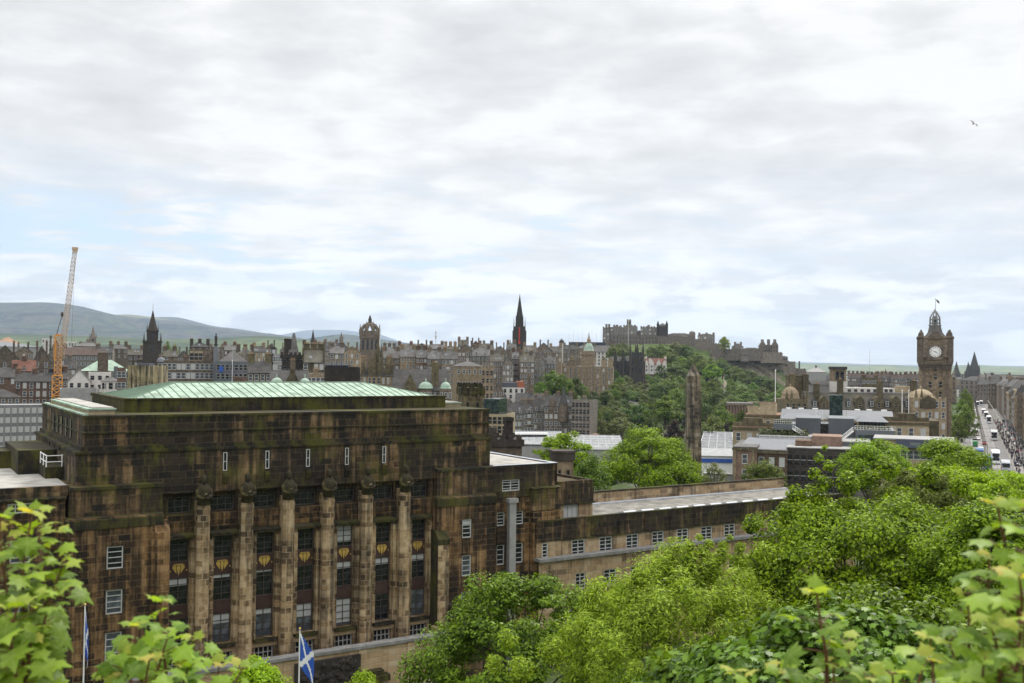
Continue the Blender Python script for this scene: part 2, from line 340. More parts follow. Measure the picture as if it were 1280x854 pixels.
# ---------------------------------------------------------------- terrain
CTRL = [(0, 0, 93.2), (0, -30, 98), (-40, -10, 95), (40, -10, 96), (-8, 8, 91.3), (8, 8, 91.0), (0, 16, 88.5), (-14, 14, 88), (16, 14, 89), (0, 35, 81), (-25, 30, 80), (25, 32, 82), (45, 40, 82), (-50, 40, 78),
    (0, 58, 70), (-40, 62, 64), (-25, 55, 70), (30, 62, 73), (60, 70, 75), (-45, 78, 62), (-20, 78, 62), (0, 85, 62), (25, 95, 63), (-70, 85, 62), (-110, 90, 64), (60, 110, 66), (100, 110, 70), (-60, 110, 60), (-40, 140, 57), (0, 130, 59), (40, 140, 59), (80, 170, 63), (120, 200, 64),
    (0, 190, 57), (35, 200, 60), (60, 230, 60), (-40, 230, 56), (-120, 230, 58), (-220, 280, 58), (0, 330, 51), (60, 330, 51), (-60, 330, 54), (40, 400, 50), (90, 450, 49), (140, 420, 50), (100, 280, 60), (150, 280, 62), (200, 300, 62),
    (-160, 330, 60), (-160, 400, 66), (-280, 450, 70), (-100, 400, 60), (-100, 500, 72), (-40, 450, 57), (-200, 560, 78), (-300, 700, 82), (-110, 680, 86), (-50, 760, 88), (-20, 600, 70), (30, 560, 60), (20, 680, 74), (20, 820, 86), (10, 930, 98), (60, 1050, 102), (70, 770, 69), (110, 860, 74), (110, 980, 82), (110, 600, 52), (150, 540, 51), (190, 480, 52), (160, 700, 58), (240, 720, 57), (170, 850, 64), (260, 900, 56), (200, 980, 64), (200, 1060, 72), (290, 1000, 58), (340, 1080, 62), (350, 1180, 66), (130, 1180, 92), (230, 1220, 80), (310, 1250, 62), (400, 1300, 66),
    (160, 330, 61.6), (260, 550, 61.6), (300, 640, 61.6), (456, 980, 61.6), (200, 420, 61.6), (350, 750, 61.6), (600, 1250, 63), (250, 440, 62.4), (330, 560, 63), (300, 350, 63), (420, 500, 66), (600, 900, 66), (230, 620, 56), (330, 860, 58),
    (-500, 800, 80), (-700, 1200, 82), (-350, 1200, 84), (-100, 1300, 84), (0, 1600, 80), (500, 1700, 66), (1000, 2000, 62), (300, 2500, 72), (-700, 2500, 92), (-1600, 2500, 90), (1500, 3500, 50), (0, 4000, 80), (-2500, 4500, 105), (2500, 5000, 45),
    (-1500, 7000, 120), (3500, 8000, 40), (0, 8000, 70), (6000, 14000, 40), (0, 16000, 70), (-8000, 14000, 100), (-3000, 0, 60), (3000, 0, 60), (0, -3000, 60), (-500, 0, 62), (400, 0, 75), (0, -300, 95), (300, 150, 68)]
_CX = np.array([c[0] for c in CTRL], float); _CY = np.array([c[1] for c in CTRL], float); _CZ = np.array([c[2] for c in CTRL], float)
def terr_arr(x, y):
    x = np.asarray(x, float); y = np.asarray(y, float); sh = x.shape; x = x.ravel()[:, None]; y = y.ravel()[:, None]
    d2 = (x-_CX)**2+(y-_CY)**2
    soft = (.06*np.sqrt(_CX**2+_CY**2)+2)**2
    wgt = 1/(d2+.35*soft)**1.9*soft**.9
    return ((wgt*_CZ).sum(1)/wgt.sum(1)).reshape(sh)
def terr(x, y): return float(terr_arr([x], [y])[0])
def ground_hit(px, py, y0=20, y1=6000):
    r = ray(px, py); Y = y0
    while Y < y1:
        p = r*(Y/r.y)
        if p.z+CZ <= terr(p.x, p.y): return Vector((p.x, p.y, terr(p.x, p.y)))
        Y *= 1.01
    p = r*(y1/r.y); return Vector((p.x, p.y, terr(p.x, p.y)))
def build_ground():
    rad = [0, 1.5, 3]; 
    while rad[-1] < 26000: rad.append(rad[-1]*1.045+.3)
    ang = list(np.radians(np.arange(-60, 60.01, .75)))+list(np.radians(np.arange(66, 300, 6.)))
    Rr, A = np.meshgrid(np.array(rad), np.array(ang), indexing='ij'); X = Rr*np.sin(A); Y = Rr*np.cos(A); Z = terr_arr(X, Y)
    nr, na = Rr.shape; idx = np.arange(nr*na).reshape(nr, na)
    f = []
    for i in range(nr-1):
        for j in range(na):
            k = (j+1) % na; f.append((idx[i, j], idx[i, k], idx[i+1, k], idx[i+1, j]))
    me = bpy.data.meshes.new('ground'); me.from_pydata(np.stack([X.ravel(), Y.ravel(), Z.ravel()], 1).tolist(), [], [tuple(int(q) for q in a) for a in f])
    k = NT('ground_cover'); o = k.coord()
    a = k.noise(o, .5, 6, .65); b = k.noise(o, .012, 5, .6); c = k.noise(o, .0011, 6, .65)
    grass = k.ramp(a, [(.3, (.02, .034, .008)), (.7, (.06, .085, .018))])
    town = k.ramp(k.noise(o, .03, 5, .7), [(.35, (.10, .095, .085)), (.65, (.20, .185, .16))])
    fields = k.ramp(c, [(.36, (.045, .075, .035)), (.44, (.11, .15, .05)), (.5, (.055, .08, .045)), (.56, (.16, .185, .065)), (.6, (.05, .075, .045)), (.66, (.34, .31, .07)), (.7, (.09, .12, .05))])
    ln = k.N.new('ShaderNodeVectorMath'); ln.operation = 'LENGTH'; k.L.new(o, ln.inputs[0])
    mp = k.N.new('ShaderNodeMapRange'); k.L.new(ln.outputs['Value'], mp.inputs[0]); mp.inputs[1].default_value = 4500; mp.inputs[2].default_value = 6500
    md = k.N.new('ShaderNodeMapRange'); k.L.new(ln.outputs['Value'], md.inputs[0]); md.inputs[1].default_value = 240; md.inputs[2].default_value = 330
    near = k.mix(k.math('MULTIPLY', md.outputs[0], k.ramp(b, [(.52, 0.), (.6, 1.)])), grass, town)
    k.set(k.b, 'Base Color', k.mix(mp.outputs[0], near, fields)); k.b.inputs['Roughness'].default_value = .95
    me.materials.append(k.m); me.polygons.foreach_set('use_smooth', [True]*len(me.polygons))
    structure(put('ground', me))
build_ground()
# ---------------------------------------------------------------- hills
def vnoise(x, y, seed=0, octs=5):
    t = 0; a = 1.
    for i in range(octs):
        X = x*2**i+seed*17.3; Y = y*2**i+seed*9.1
        xi, yi = np.floor(X), np.floor(Y); fx, fy = X-xi, Y-yi; fx = fx*fx*(3-2*fx); fy = fy*fy*(3-2*fy)
        h = lambda p, q: np.modf(np.abs(np.sin(p*127.1+q*311.7+seed)*43758.5453))[0]
        t = t+a*((h(xi, yi)*(1-fx)+h(xi+1, yi)*fx)*(1-fy)+(h(xi, yi+1)*(1-fx)+h(xi+1, yi+1)*fx)*fy-.5); a *= .5
    return t
def hillmat(name, cols, sc_):
    k = NT(name); o = k.coord()
    a = k.noise(k.mapping(o, (1, 1, 2.5)), sc_, 6, .6, .6); b = k.noise(k.mapping(o, (1, 1, 2.)), sc_*5, 5, .7)
    k.set(k.b, 'Base Color', k.ramp(k.math('ADD', k.math('MULTIPLY', a, .75), k.math('MULTIPLY', b, .25)), cols)); k.b.inputs['Roughness'].default_value = .95
    return k.m
def hill(name, ridge, D, base, mat, front=.35, back=.2, seed=1, amp=25, nc=150, nr=36):
    pts = np.array(ridge, float); px = np.linspace(pts[0, 0], pts[-1, 0], nc); py = np.interp(px, pts[:, 0], pts[:, 1])
    ks = np.ones(5)/5; py = np.concatenate([py[:2], np.convolve(py, ks, 'valid'), py[-2:]])
    V = np.zeros((nr, nc, 3)); ts = np.linspace(-back, front, nr)
    for j in range(nc):
        p = at(px[j], py[j], D); ux, uy = p.x/D, 1.0
        for i, t in enumerate(ts):
            q = t/front if t > 0 else t/back; f = 1-abs(q)**1.25 if t > 0 else 1-q*q
            f = max(0, f); yy = D*(1-t); V[i, j] = (ux*yy, yy, base+(p.z-base)*f)
    nz = vnoise(V[..., 0]/(D*.06), V[..., 1]/(D*.06), seed)*amp
    att = np.clip(np.minimum(np.abs(ts)/.06, 1), 0, 1)[:, None]; V[..., 2] += nz*att
    V[0, :, 2] -= 60; V[-1, :, 2] -= 60
    idx = np.arange(nr*nc).reshape(nr, nc); f = [(int(idx[i, j]), int(idx[i, j+1]), int(idx[i+1, j+1]), int(idx[i+1, j])) for i in range(nr-1) for j in range(nc-1)]
    me = bpy.data.meshes.new(name); me.from_pydata(V.reshape(-1, 3).tolist(), [], f); me.materials.append(mat); me.polygons.foreach_set('use_smooth', [True]*len(f))
    return structure(put(name, me))
HM = hillmat('hill_heath_hazed', [(.34, (.010, .022, .036)), (.42, (.024, .040, .040)), (.47, (.066, .088, .056)), (.51, (.012, .026, .040)), (.56, (.08, .08, .068)), (.61, (.010, .024, .040)), (.68, (.046, .06, .05))], .0019)  # heath patches with the blue of distance haze mixed into the colours
HB = hillmat('hill_far_hazed', [(.4, (.03, .045, .06)), (.6, (.06, .075, .08))], .0005)  # blue of the far haze put into the base colour
HT = hillmat('hill_tan', [(.4, (.11, .11, .045)), (.6, (.22, .19, .11))], .0006)
HW = hillmat('hill_wooded', [(.38, (.018, .035, .016)), (.5, (.035, .055, .02)), (.58, (.09, .12, .04)), (.68, (.03, .05, .02))], .0016)
HF = hillmat('hill_fields', [(.36, (.04, .07, .035)), (.44, (.12, .15, .055)), (.5, (.05, .075, .04)), (.56, (.17, .19, .07)), (.6, (.055, .08, .045)), (.67, (.30, .28, .08)), (.72, (.06, .09, .045))], .0009)
hill('heath_hill', [(-260, 396), (-120, 384), (0, 378), (60, 377.5), (100, 382), (140, 393), (180, 398), (200, 399), (241, 403.5), (266, 409.6), (302, 413.7), (333, 416), (363, 420), (400, 427), (440, 434), (480, 440), (520, 446)], 9000, 70, HM, .42, seed=3, amp=60)
hill('tan_hill', [(60, 410), (120, 396), (140, 393.3), (162, 392.8), (185, 395.5), (205, 398.5), (230, 404), (260, 412)], 11500, 100, HT, .2, seed=4, amp=20, nc=60)
hill('moor_hill', [(150, 405), (180, 397.5), (200, 396), (223, 396.2), (245, 402), (268, 408), (290, 410), (315, 413.5), (350, 420)], 12500, 100, HM, .2, seed=8, amp=20, nc=60)
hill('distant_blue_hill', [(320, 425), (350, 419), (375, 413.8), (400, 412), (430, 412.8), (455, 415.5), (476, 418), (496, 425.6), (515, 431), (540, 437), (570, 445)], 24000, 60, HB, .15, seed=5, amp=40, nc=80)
hill('green_hill', [(330, 440), (365, 428), (383, 423.5), (402, 421), (426, 417.5), (452, 420), (476, 424), (502, 428.2), (537, 431), (566, 433.5), (600, 435.5), (640, 437), (720, 441), (800, 447)], 7000, 75, HM, .4, seed=9, amp=30, nc=100)
hill('wooded_hill', [(-200, 425), (-100, 420), (0, 417), (100, 420), (200, 424), (260, 424), (300, 420.5), (340, 419.5), (370, 424), (400, 428), (440, 433), (480, 436), (540, 440)], 4800, 78, HW, .35, seed=6, amp=18, nc=120)
hill('field_hill', [(930, 452), (980, 452.5), (1005, 454.5), (1040, 455), (1080, 457.5), (1095, 456.5), (1112, 456), (1130, 458), (1150, 459), (1172, 457), (1200, 456.5), (1230, 456.5), (1255, 458.5), (1290, 459.5), (1400, 462)], 12000, 45, HF, .5, seed=7, amp=25, nc=130)
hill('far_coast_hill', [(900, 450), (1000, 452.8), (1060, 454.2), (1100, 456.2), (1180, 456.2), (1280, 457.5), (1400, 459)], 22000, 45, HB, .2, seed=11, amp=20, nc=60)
# ---------------------------------------------------------------- the government building (local frame: x along the front, y back, z up; base at 65 m)
SA = R(32)
sah = thing('government_building', 'soot blackened stone office building with six tall columns, statues and a green copper roof', 'building', (-39.7, 91., 65), SA)
def grid_wall(mb, s0, s1, h0, h1, d, ops, depth=.4, mi=0, mr=None):
    """front sheet at plane d with rectangular openings and their reveals"""
    mr = mi if mr is None else mr
    xs = sorted({s0, s1} | {v for o in ops for v in o[:2] if s0 < v < s1}); zs = sorted({h0, h1} | {v for o in ops for v in o[2:4] if h0 < v < h1})
    for a, b in zip(xs, xs[1:]):
        run = None
        for c, e in zip(zs, zs[1:]):
            mx, mz = (a+b)/2, (c+e)/2
            if any(o[0] < mx < o[1] and o[2] < mz < o[3] for o in ops): continue
            mb.poly([(a, d, c), (b, d, c), (b, d, e), (a, d, e)], mi)
    for o in ops:
        a, b, c, e = o[:4]; q = d+depth
        mb.poly([(a, d, c), (a, q, c), (a, q, e), (a, d, e)], mr); mb.poly([(b, d, c), (b, d, e), (b, q, e), (b, q, c)], mr)
        mb.poly([(a, d, e), (a, q, e), (b, q, e), (b, d, e)], mr); mb.poly([(a, d, c), (b, d, c), (b, q, c), (a, q, c)], mr)
WC = {}
def sash(parent, s0, s1, h0, h1, d, cols=2, rows=3, fm='winframe', pm='pane', blind=0., t=.09, wide=.1, door=False):
    """window: frame with glazing bars; its pane and blind are sub-parts"""
    wd, ht = round(s1-s0, 2), round(h1-h0, 2); key = (wd, ht, cols, rows, fm, t, wide)
    if key not in WC:
        m = MB(); m.box(-wd/2, wd/2, -.05, .06, 0, wide); m.box(-wd/2, wd/2, -.05, .06, ht-wide, ht)
        m.box(-wd/2, -wd/2+wide, -.05, .06, wide, ht-wide); m.box(wd/2-wide, wd/2, -.05, .06, wide, ht-wide)
        for i in range(1, cols): x = -wd/2+wd*i/cols; m.box(x-t/2, x+t/2, -.03, .06, wide, ht-wide)
        for j in range(1, rows): z = ht*j/rows; m.box(-wd/2+wide, wd/2-wide, -.02, .055, z-t*.35, z+t*.35)
        g = MB(); g.box(-wd/2+wide*.5, wd/2-wide*.5, .062, .09, wide*.5, ht-wide*.5)
        WC[key] = (m.mesh('window', fm), g.mesh('pane', 'pane'), g.mesh('pane', 'pane2'))
    a = WC[key]; o = put('window', a[0], parent, ((s0+s1)/2, d, h0))
    put('pane', a[1] if pm == 'pane' else a[2], o)
    if blind:
        b = MB(); b.box(-wd/2+wide, wd/2-wide, .05, .061, ht*(1-blind), ht-wide); b.build('blind', 'blind', o)
    return o
def part(name, mats, fn, parent=None, label=None, smooth=False):
    m = MB(); fn(m); o = m.build(name, mats, parent or sah, smooth)
    if label: o['label'] = label
    return o
# attic
part('parapet', 'sah_dark', lambda m: m.box(1.0, 44.55, 1.2, 30, 21.75, 24.35))
part('parapet_coping', 'mossledge', lambda m: (m.box(.92, 44.63, 1.12, 30.1, 24.352, 24.6), m.box(.9, 44.65, 1.1, 30.1, 22.9, 23.05)))
part('moulding', 'mossledge', lambda m: (m.box(.75, 44.75, .95, 30.2, 21.35, 21.752), m.box(.2, 44.7, .68, 30.25, 21.08, 21.352)))
SL = [14.03, 18.3, 22.6, 26.9, 31.2]
def attic(m):
    grid_wall(m, .35, 44.5, 17.0, 21.08, .8, [(x-.22, x+.22, 18.95, 20.8) for x in SL], .3)
    m.box(.351, 44.499, 1.35, 29.8, 16.5, 21.079); m.poly([(.35, .8, 17), (.35, .8, 21.08), (.35, 1.5, 21.08), (.35, 1.5, 17)]); m.poly([(44.5, .8, 17), (44.5, 1.5, 17), (44.5, 1.5, 21.08), (44.5, .8, 21.08)])
    m.poly([(.35, .8, 17), (.35, 1.5, 17), (44.5, 1.5, 17), (44.5, .8, 17)])
part('attic', 'sah_dark', attic)
for x in SL:
    sash(sah, x-.2, x+.2, 18.97, 20.78, .82, 1, 2, 'winwhite', wide=.075)
    m = MB(); m.extrude_x([(.8, 17.7), (.8, 18.75), (.45, 18.75), (.42, 18.4), (.6, 17.8)], x-.25, x+.25); m.build('bracket', 'mossledge', sah)
# plinth, copper roof, side roof box
part('roof_plinth', 'sah_black', lambda m: m.box(5.4, 41.4, 6, 24, 24.4, 25.85))
part('plinth_coping', 'mossledge', lambda m: (m.box(5.3, 41.5, 5.9, 6.5, 25.852, 26.0), m.box(5.3, 5.9, 6.5, 24.1, 25.852, 26.), m.box(40.9, 41.5, 6.5, 24.1, 25.852, 26.), m.box(5.3, 41.5, 24.1, 24.5, 25.7, 26.)))
def croof(m):
    E = (6.0, 40.8, 6.6, 23.5); z0, z1, q, q2 = 25.86, 27.35, 6.2, 7.4
    a = [(E[0], E[2], z0), (E[1], E[2], z0), (E[1], E[3], z0), (E[0], E[3], z0)]; b = [(E[0]+q, E[2]+q2, z1), (E[1]-q, E[2]+q2, z1), (E[1]-q, E[3]-q2, z1), (E[0]+q, E[3]-q2, z1)]
    for i in range(4): m.poly([a[i], a[(i+1) % 4], b[(i+1) % 4], b[i]])
    m.poly(b)
    n = 40
    for i in range(1, n):
        x = E[0]+(E[1]-E[0])*i/n
        xe = x; f = min(1, (x-E[0])/q, (E[1]-x)/q)
        m.tube((x, E[2], z0+.02), (x, E[2]+q2*f, z0+(z1-z0)*f+.02), .055, .055, 4, 1)
    for i in range(1, 17):
        y = E[2]+(E[3]-E[2])*i/17; f = min(1, (y-E[2])/q2, (E[3]-y)/q2)
        m.tube((E[0], y, z0+.02), (E[0]+q*f, y, z0+(z1-z0)*f+.02), .055, .055, 4, 1); m.tube((E[1], y, z0+.02), (E[1]-q*f, y, z0+(z1-z0)*f+.02), .055, .055, 4, 1)
    for i in range(4): m.tube(a[i], b[i], .08, .08, 5, 1); m.tube(b[i], b[(i+1) % 4], .07, .07, 5, 1)
part('copper_roof', ['copper', 'copper_seam'], croof)
part('side_roof_box', ['cream', 'copper', 'flatroof'], lambda m: (m.box(1.6, 3.9, 2.4, 27, 24.62, 25.05, 0), m.box(1.45, 4.05, 2.25, 27.2, 25.052, 25.2, 1), m.box(1.95, 3.9, 2.8, 27, 25.202, 25.3, 2), m.box(1.0, 1.45, 1.5, 29, 24.605, 24.75, 1)))
part('side_roof_box', ['cream', 'copper', 'flatroof'], lambda m: (m.box(41.9, 44, 7.0, 27, 24.62, 25.0, 0), m.box(41.75, 44.1, 6.85, 27.2, 25.002, 25.12, 1), m.box(42.2, 43.9, 7.3, 27, 25.122, 25.2, 2)))
# pavilions
def pav(x0, x1, top1, top2, wins, butt):
    o = part('pavilion', 'sah_mid', lambda m: (grid_wall(m, x0, x1, -6, top2, -.3, wins, .35), m.box(x0+.001, x1-.001, .06, 12, -6, top2-.001),
        m.poly([(x0, -.3, -6), (x0, -.3, top2), (x0, .1, top2), (x0, .1, -6)]), m.poly([(x1, -.3, -6), (x1, .1, -6), (x1, .1, top2), (x1, -.3, top2)]), m.poly([(x0, -.3, top2), (x1, -.3, top2), (x1, .1, top2), (x0, .1, top2)]), m.box(x0-.12, x1+.05, -.65, .05, -6, 2.0) if False else None))
    part('pavilion_crown', 'sah_dark', lambda m: m.box(x0+.25, x1+.1, .3, 12, top2-.05, top1), o)
    part('mossy_ledge', 'mossledge', lambda m: (m.extrude_x([(-.42, top2-1.0), (-.42, top2-.15), (.3, top2+.12), (.3, top2-1.0)], x0-.1, x1+.1), m.extrude_x([(.2, top1-.3), (.2, top1), (.85, top1+.15), (.85, top1-.3)], x0+.2, x1+.15)), o)
    for a, b, c, e in wins: sash(o, a+.03, b-.03, c+.03, e-.03, -.13, 1, 4, 'winwhite', 'pane2' if e < 9 else 'pane', wide=.11, t=.1, blind=.35 if (x0 > 20 and e > 9) else 0)
    return o
pl = pav(-.5, 7.9, 18.1, 15.3, [(2.95, 4.45, 10.5, 12.62), (2.95, 4.45, 6.35, 8.62), (2.95, 4.45, 2.1, 4.72), (2.95, 4.45, -2, .6)], 0)
pr = pav(37.2, 44.7, 18.0, 14.95, [(40.35, 41.6, 10.25, 12.38), (40.35, 41.6, 6.0, 8.35), (40.35, 41.6, 2.0, 4.3)], 0)
part('buttress', 'sah_mid', lambda m: (m.box(7.2, 8.45, -.75, .9, -6, 12.1), m.extrude_x([(-.75, 12.1), (-.75, 13.6), (-.2, 14.6), (.9, 14.6), (.9, 12.1)], 7.15, 8.5)), pl)
part('buttress', 'sah_pale', lambda m: (m.box(37.0, 38.35, -1.0, .9, -6, 9.9),), pr)
part('buttress_cap', 'sah_black', lambda m: (m.extrude_x([(-1.05, 9.902), (-1.05, 10.5), (-.3, 11.4), (.9, 11.4), (.9, 9.902)], 36.95, 38.4), m.box(36.96, 36.998, -.95, .9, -6, 9.9)), pr)
# lower lobby pylon in front of the right pavilion
part('pylon', ['sah_dark', 'mossledge'], lambda m: (m.box(38.5, 41.4, -3.4, -.35, -6, 2.9, 0), m.box(38.35, 41.6, -3.55, -.35, 2.902, 3.25, 1)), pr)
# colonnade
CS = [11.8, 16.1, 20.35, 24.65, 29.0, 33.45]; CW = .66
bays = []
edges = [8.45]+CS+[37.0]
for i in range(7):
    a = edges[i]+(CW if i else 0.); b = edges[i+1]-(CW if i < 6 else 0.)
    bays.append((a, b))
ops = []
bw = []
for i, (a, b) in enumerate(bays):
    ops.append((a+.25, b-.25, 14.95, 16.8))
    c = (a+b)/2 + (.12 if 0 < i < 6 else (-.2 if i == 0 else .1)); h = .93
    if i == 0: c = 9.85
    bw.append((c-h, c+h)); ops.append((c-h, c+h, 1.95, 12.55)); ops.append((c-h-.05, c+h+.05, -.25, 1.05))
part('colonnade_wall', 'sah_pale', lambda m: (grid_wall(m, 7.9, 37.3, -6, 12.7, 1.0, [o for o in ops if o[3] < 14], .75), m.box(7.9, 37.3, 1.95, 12, -6, 16.9)))
part('upper_wall', 'sah_dark', lambda m: grid_wall(m, 7.9, 37.3, 13.2, 16.999, 1.1, [o for o in ops if o[3] > 14], .8))
for i, (a, b) in enumerate(bays):
    c, e = bw[i]
    p = part('panel', 'sah_mid', lambda m: (m.box(a+.02, b-.02, .93, 1.098, 13.22, 14.9), [m.box((a+b)/2-.28+.19*k, (a+b)/2-.15+.19*k, .86, .93, 14.0, 14.8) for k in range(3)],
        [m.box(a+.12+q, a+.2+q, .89, .93, 13.28, 13.92) for q in np.arange(0, b-a-.3, .17)]))
    part('mossy_ledge', 'mossledge', lambda m: m.extrude_x([(.45, 12.72), (.42, 12.95), (1.0, 13.2), (1.1, 13.2), (1.1, 12.72)], a, b))
    part('jamb', 'sah_pale', lambda m: (m.box(c-.5, c-.08, .72, 1.0-.003, 1.95, 12.3), m.box(e+.08, e+.5, .72, 1.0-.003, 1.95, 12.3)))
    sash(sah, a+.28, b-.28, 14.98, 16.77, 1.62, 3, 3, 'winframe', 'pane', wide=.09, t=.06)
    for (z0, z1, bl) in ((10.3, 12.52, (0, 0, 0, 0, .8, 0, 0)[i]), (6.1, 8.72, (.3, .15, .1, 0, .3, .3, .3)[i]), (1.98, 4.8, (0, .35, .2, .5, .9, 0, .05)[i])):
        sash(sah, c+.02, e-.02, z0, z1, 1.5, 2, 4, 'winframe', 'pane2' if bl and z0 < 3 else 'pane', bl, wide=.08, t=.07)
    sash(sah, c-.03, e+.03, -.22, 1.03, 1.3, 4, 2, 'winwhite', 'pane', wide=.09, t=.08)
    sp = part('spandrel', 'bronze', lambda m: m.box(c+.01, e-.01, 1.42, 1.7, 8.74, 10.28), label='dark bronze panel with gilt emblem')
    def emb(m):
        cx = (c+e)/2; z = 9.52
        # fan shaped crest: two outer wings, a pointed shield, a crown bar
        m.extrude_y([(cx-.16, z+.1), (cx, z-.55), (cx+.16, z+.1), (cx+.12, z+.42), (cx-.12, z+.42)], 1.35, 1.418)
        for s in (-1, 1):
            for k in range(4):
                q = [(cx+s*(.2+.1*k), z-.34+.14*k), (cx+s*(.29+.1*k), z-.26+.14*k), (cx+s*(.33+.07*k), z+.46), (cx+s*(.22+.08*k), z+.40)]
                m.extrude_y(q if s > 0 else q[::-1], 1.36, 1.418)
            m.lathe([(.0, z-.2), (.07, z-.15), (.07, z-.05), (.0, z)], cx+s*.78, 1.4, 6)
        m.extrude_y([(cx-.5, z+.48), (cx+.5, z+.48), (cx+.42, z+.56), (cx-.42, z+.56)], 1.36, 1.418)
    part('emblem', 'gold', emb, sp)
    part('spandrel', 'bronze', lambda m: (m.box(c+.01, e-.01, 1.42, 1.7, 4.82, 6.08), m.box(c+.2, e-.2, 1.39, 1.418, 5.0, 5.9)), label='plain dark bronze panel')
    part('sill', 'mossledge', lambda m: m.box(c-.22, e+.22, .55, 1.5, 1.6, 1.94))
    part('apron', 'sah_terr', lambda m: m.box(c-.35, e+.35, .9, .998, 1.1, 1.58))
def statue(m):
    # a robed half figure with bowed head, folded arms holding a scroll
    m.lathe([(.66, -.3), (.70, .5), (.76, 1.0), (.78, 1.25), (.66, 1.52), (.42, 1.72), (.26, 1.9)], 0, 0, 10, 0, 1.12, .75, math.pi/10)
    m.lathe([(.14, 1.8), (.28, 1.92), (.36, 2.15), (.35, 2.4), (.22, 2.6), (.03, 2.66)], 0, -.16, 10, 0, .86, 1.0)
    m.lathe([(.34, 1.6), (.34, 1.95), (.39, 2.25), (.36, 2.5), (.2, 2.68), (.02, 2.72)], 0, .04, 10, 0, .92, .85)     # hood
    for s in (-1, 1):
        m.path([(s*.72, -.08, 1.3), (s*.82, -.3, .7), (s*.4, -.6, .42), (s*.05, -.68, .5)], [.22, .22, .17, .11], 8)
    for k in range(5): a = -.5+.25*k; m.path([(a, -.42+abs(a)*.25, .75), (a*1.12, -.5+abs(a)*.3, .02)], [.07, .09], 5)
STATUE = None
for x in CS:
    def col(m):
        w, y0, y1, q = CW, -.25, 1.6, .22
        sec = lambda g: [(x-w*g+q, y0), (x+w*g-q, y0), (x+w*g, y0+q), (x+w*g, y1), (x-w*g, y1), (x-w*g, y0+q)]
        m.prism(sec(1.1), -6, .2); m.prism(sec(1.0), .2, 15.2, top=sec(.9)); m.prism(sec(.98), 15.2, 15.55); m.prism(sec(.9), 15.55, 16.15)
    c = part('column', 'sah_pale', col)
    if STATUE is None: _m = MB(); statue(_m); STATUE = _m.mesh('statue', 'statue', True)
    so_ = put('statue', STATUE, c, (x, .1, 16.1)); so_.scale = (.84, .9, .97)
    b = MB(); b.tube((x-.12, -.62, 16.9), (x+.14, -.66, 16.98), .08, .08, 7); b.build('scroll', 'sah_pale', c)
# right side blocks stepping down
part('link_block', 'sah_dark', lambda m: (grid_wall(m, 44.7, 53.9, 14.3, 18.0, .8, [(46.2, 48.7, 14.98, 16.35)], .3), m.box(44.7, 53.9, 1.1, 26, 14.3, 17.5), m.box(53.5, 53.9, .8, 26, 14.3, 17.99), m.box(44.7, 53.5, .8, 1.1, 17.51, 17.99), m.box(44.7, 53.5, 25.6, 26, 17.51, 17.99)))
part('link_coping', 'lead', lambda m: (m.box(44.7, 53.95, .75, 1.3, 18.0, 18.06), m.box(53.4, 53.95, 1.3, 26.05, 18.0, 18.06), m.box(44.7, 53.4, 25.5, 26.05, 18, 18.06)))
part('flat_roof', 'flatroof', lambda m: (m.box(44.75, 53.45, 1.3, 25.5, 17.51, 17.9), m.tube((49, 10, 17.9), (49, 10, 18.3), .06)))
lb = part('link_wall', 'sah_mid', lambda m: (grid_wall(m, 44.7, 50.2, -6, 14.299, .95, [(45.65, 46.75, 11.0, 12.6), (48.2, 49.35, 11.0, 12.6), (45.65, 46.75, 6.5, 8.85), (48.2, 49.35, 6.5, 8.85), (45.65, 46.75, 2.2, 4.4), (48.2, 49.35, 2.2, 4.4)], .35), m.box(44.7, 50.2, 1.35, 20, -6, 14.299),
    m.box(45.55, 46.85, .86, .949, 9.0, 10.8), m.box(48.1, 49.45, .86, .949, 9.0, 10.8)))
sash(sah, 46.23, 48.67, 15.0, 16.33, 1.0, 2, 4, 'winwhite', wide=.14, t=.1)
for a in (45.65, 48.2):
    for z0, z1 in ((11, 12.6), (6.5, 8.85), (2.2, 4.4)): sash(sah, a+.03, a+1.12, z0+.02, z1-.02, 1.18, 1, 4, 'winwhite', wide=.12)
part('stair_shaft', ['concrete', 'white'], lambda m: (m.box(46.98, 47.85, .3, .94, -6, 13.7), m.box(46.8, 48.05, .15, .94, 13.72, 14.2), [m.box(46.96, 47.87, .28, .94, z, z+.06, 0) for z in np.arange(-5, 13.5, 1.7)]), label='pale square stone shaft between two window columns')
part('pier', 'sah_mid', lambda m: m.box(50.2, 54.0, .2, 20, -6, 12.6)); part('pier_head', 'sah_dark', lambda m: m.box(50.1, 54.0, .15, 20, 12.6, 15.15))
part('mossy_ledge', 'mossledge', lambda m: m.extrude_x([(.05, 15.152), (.05, 15.22), (.8, 15.35), (.8, 15.152)], 50.0, 54.05))
part('step_block', 'sah_dark', lambda m: (m.box(54.0, 60.65, 2.5, 20, 12.8, 15.2), m.box(60.2, 60.65, 2.501, 20, 15.2, 15.5), m.box(54.05, 60.2, 19.6, 20, 15.2, 15.5), m.box(54.05, 60.2, 2.501, 2.9, 15.2, 15.5)))
part('step_wall', 'sah_wing', lambda m: (grid_wall(m, 54.0, 60.65, 8, 12.75, 2.7, [(56.25, 58.45, 10.7, 12.55)], .3), m.box(54, 60.649, 3.0, 19.5, 8, 12.75)))
part('mossy_ledge', 'mossledge', lambda m: m.box(54.0, 60.8, 2.35, 19.5, 12.6, 12.8))
sash(sah, 56.28, 58.42, 10.72, 12.52, 2.85, 3, 1, 'winwhite', 'pane2', .97, wide=.12)
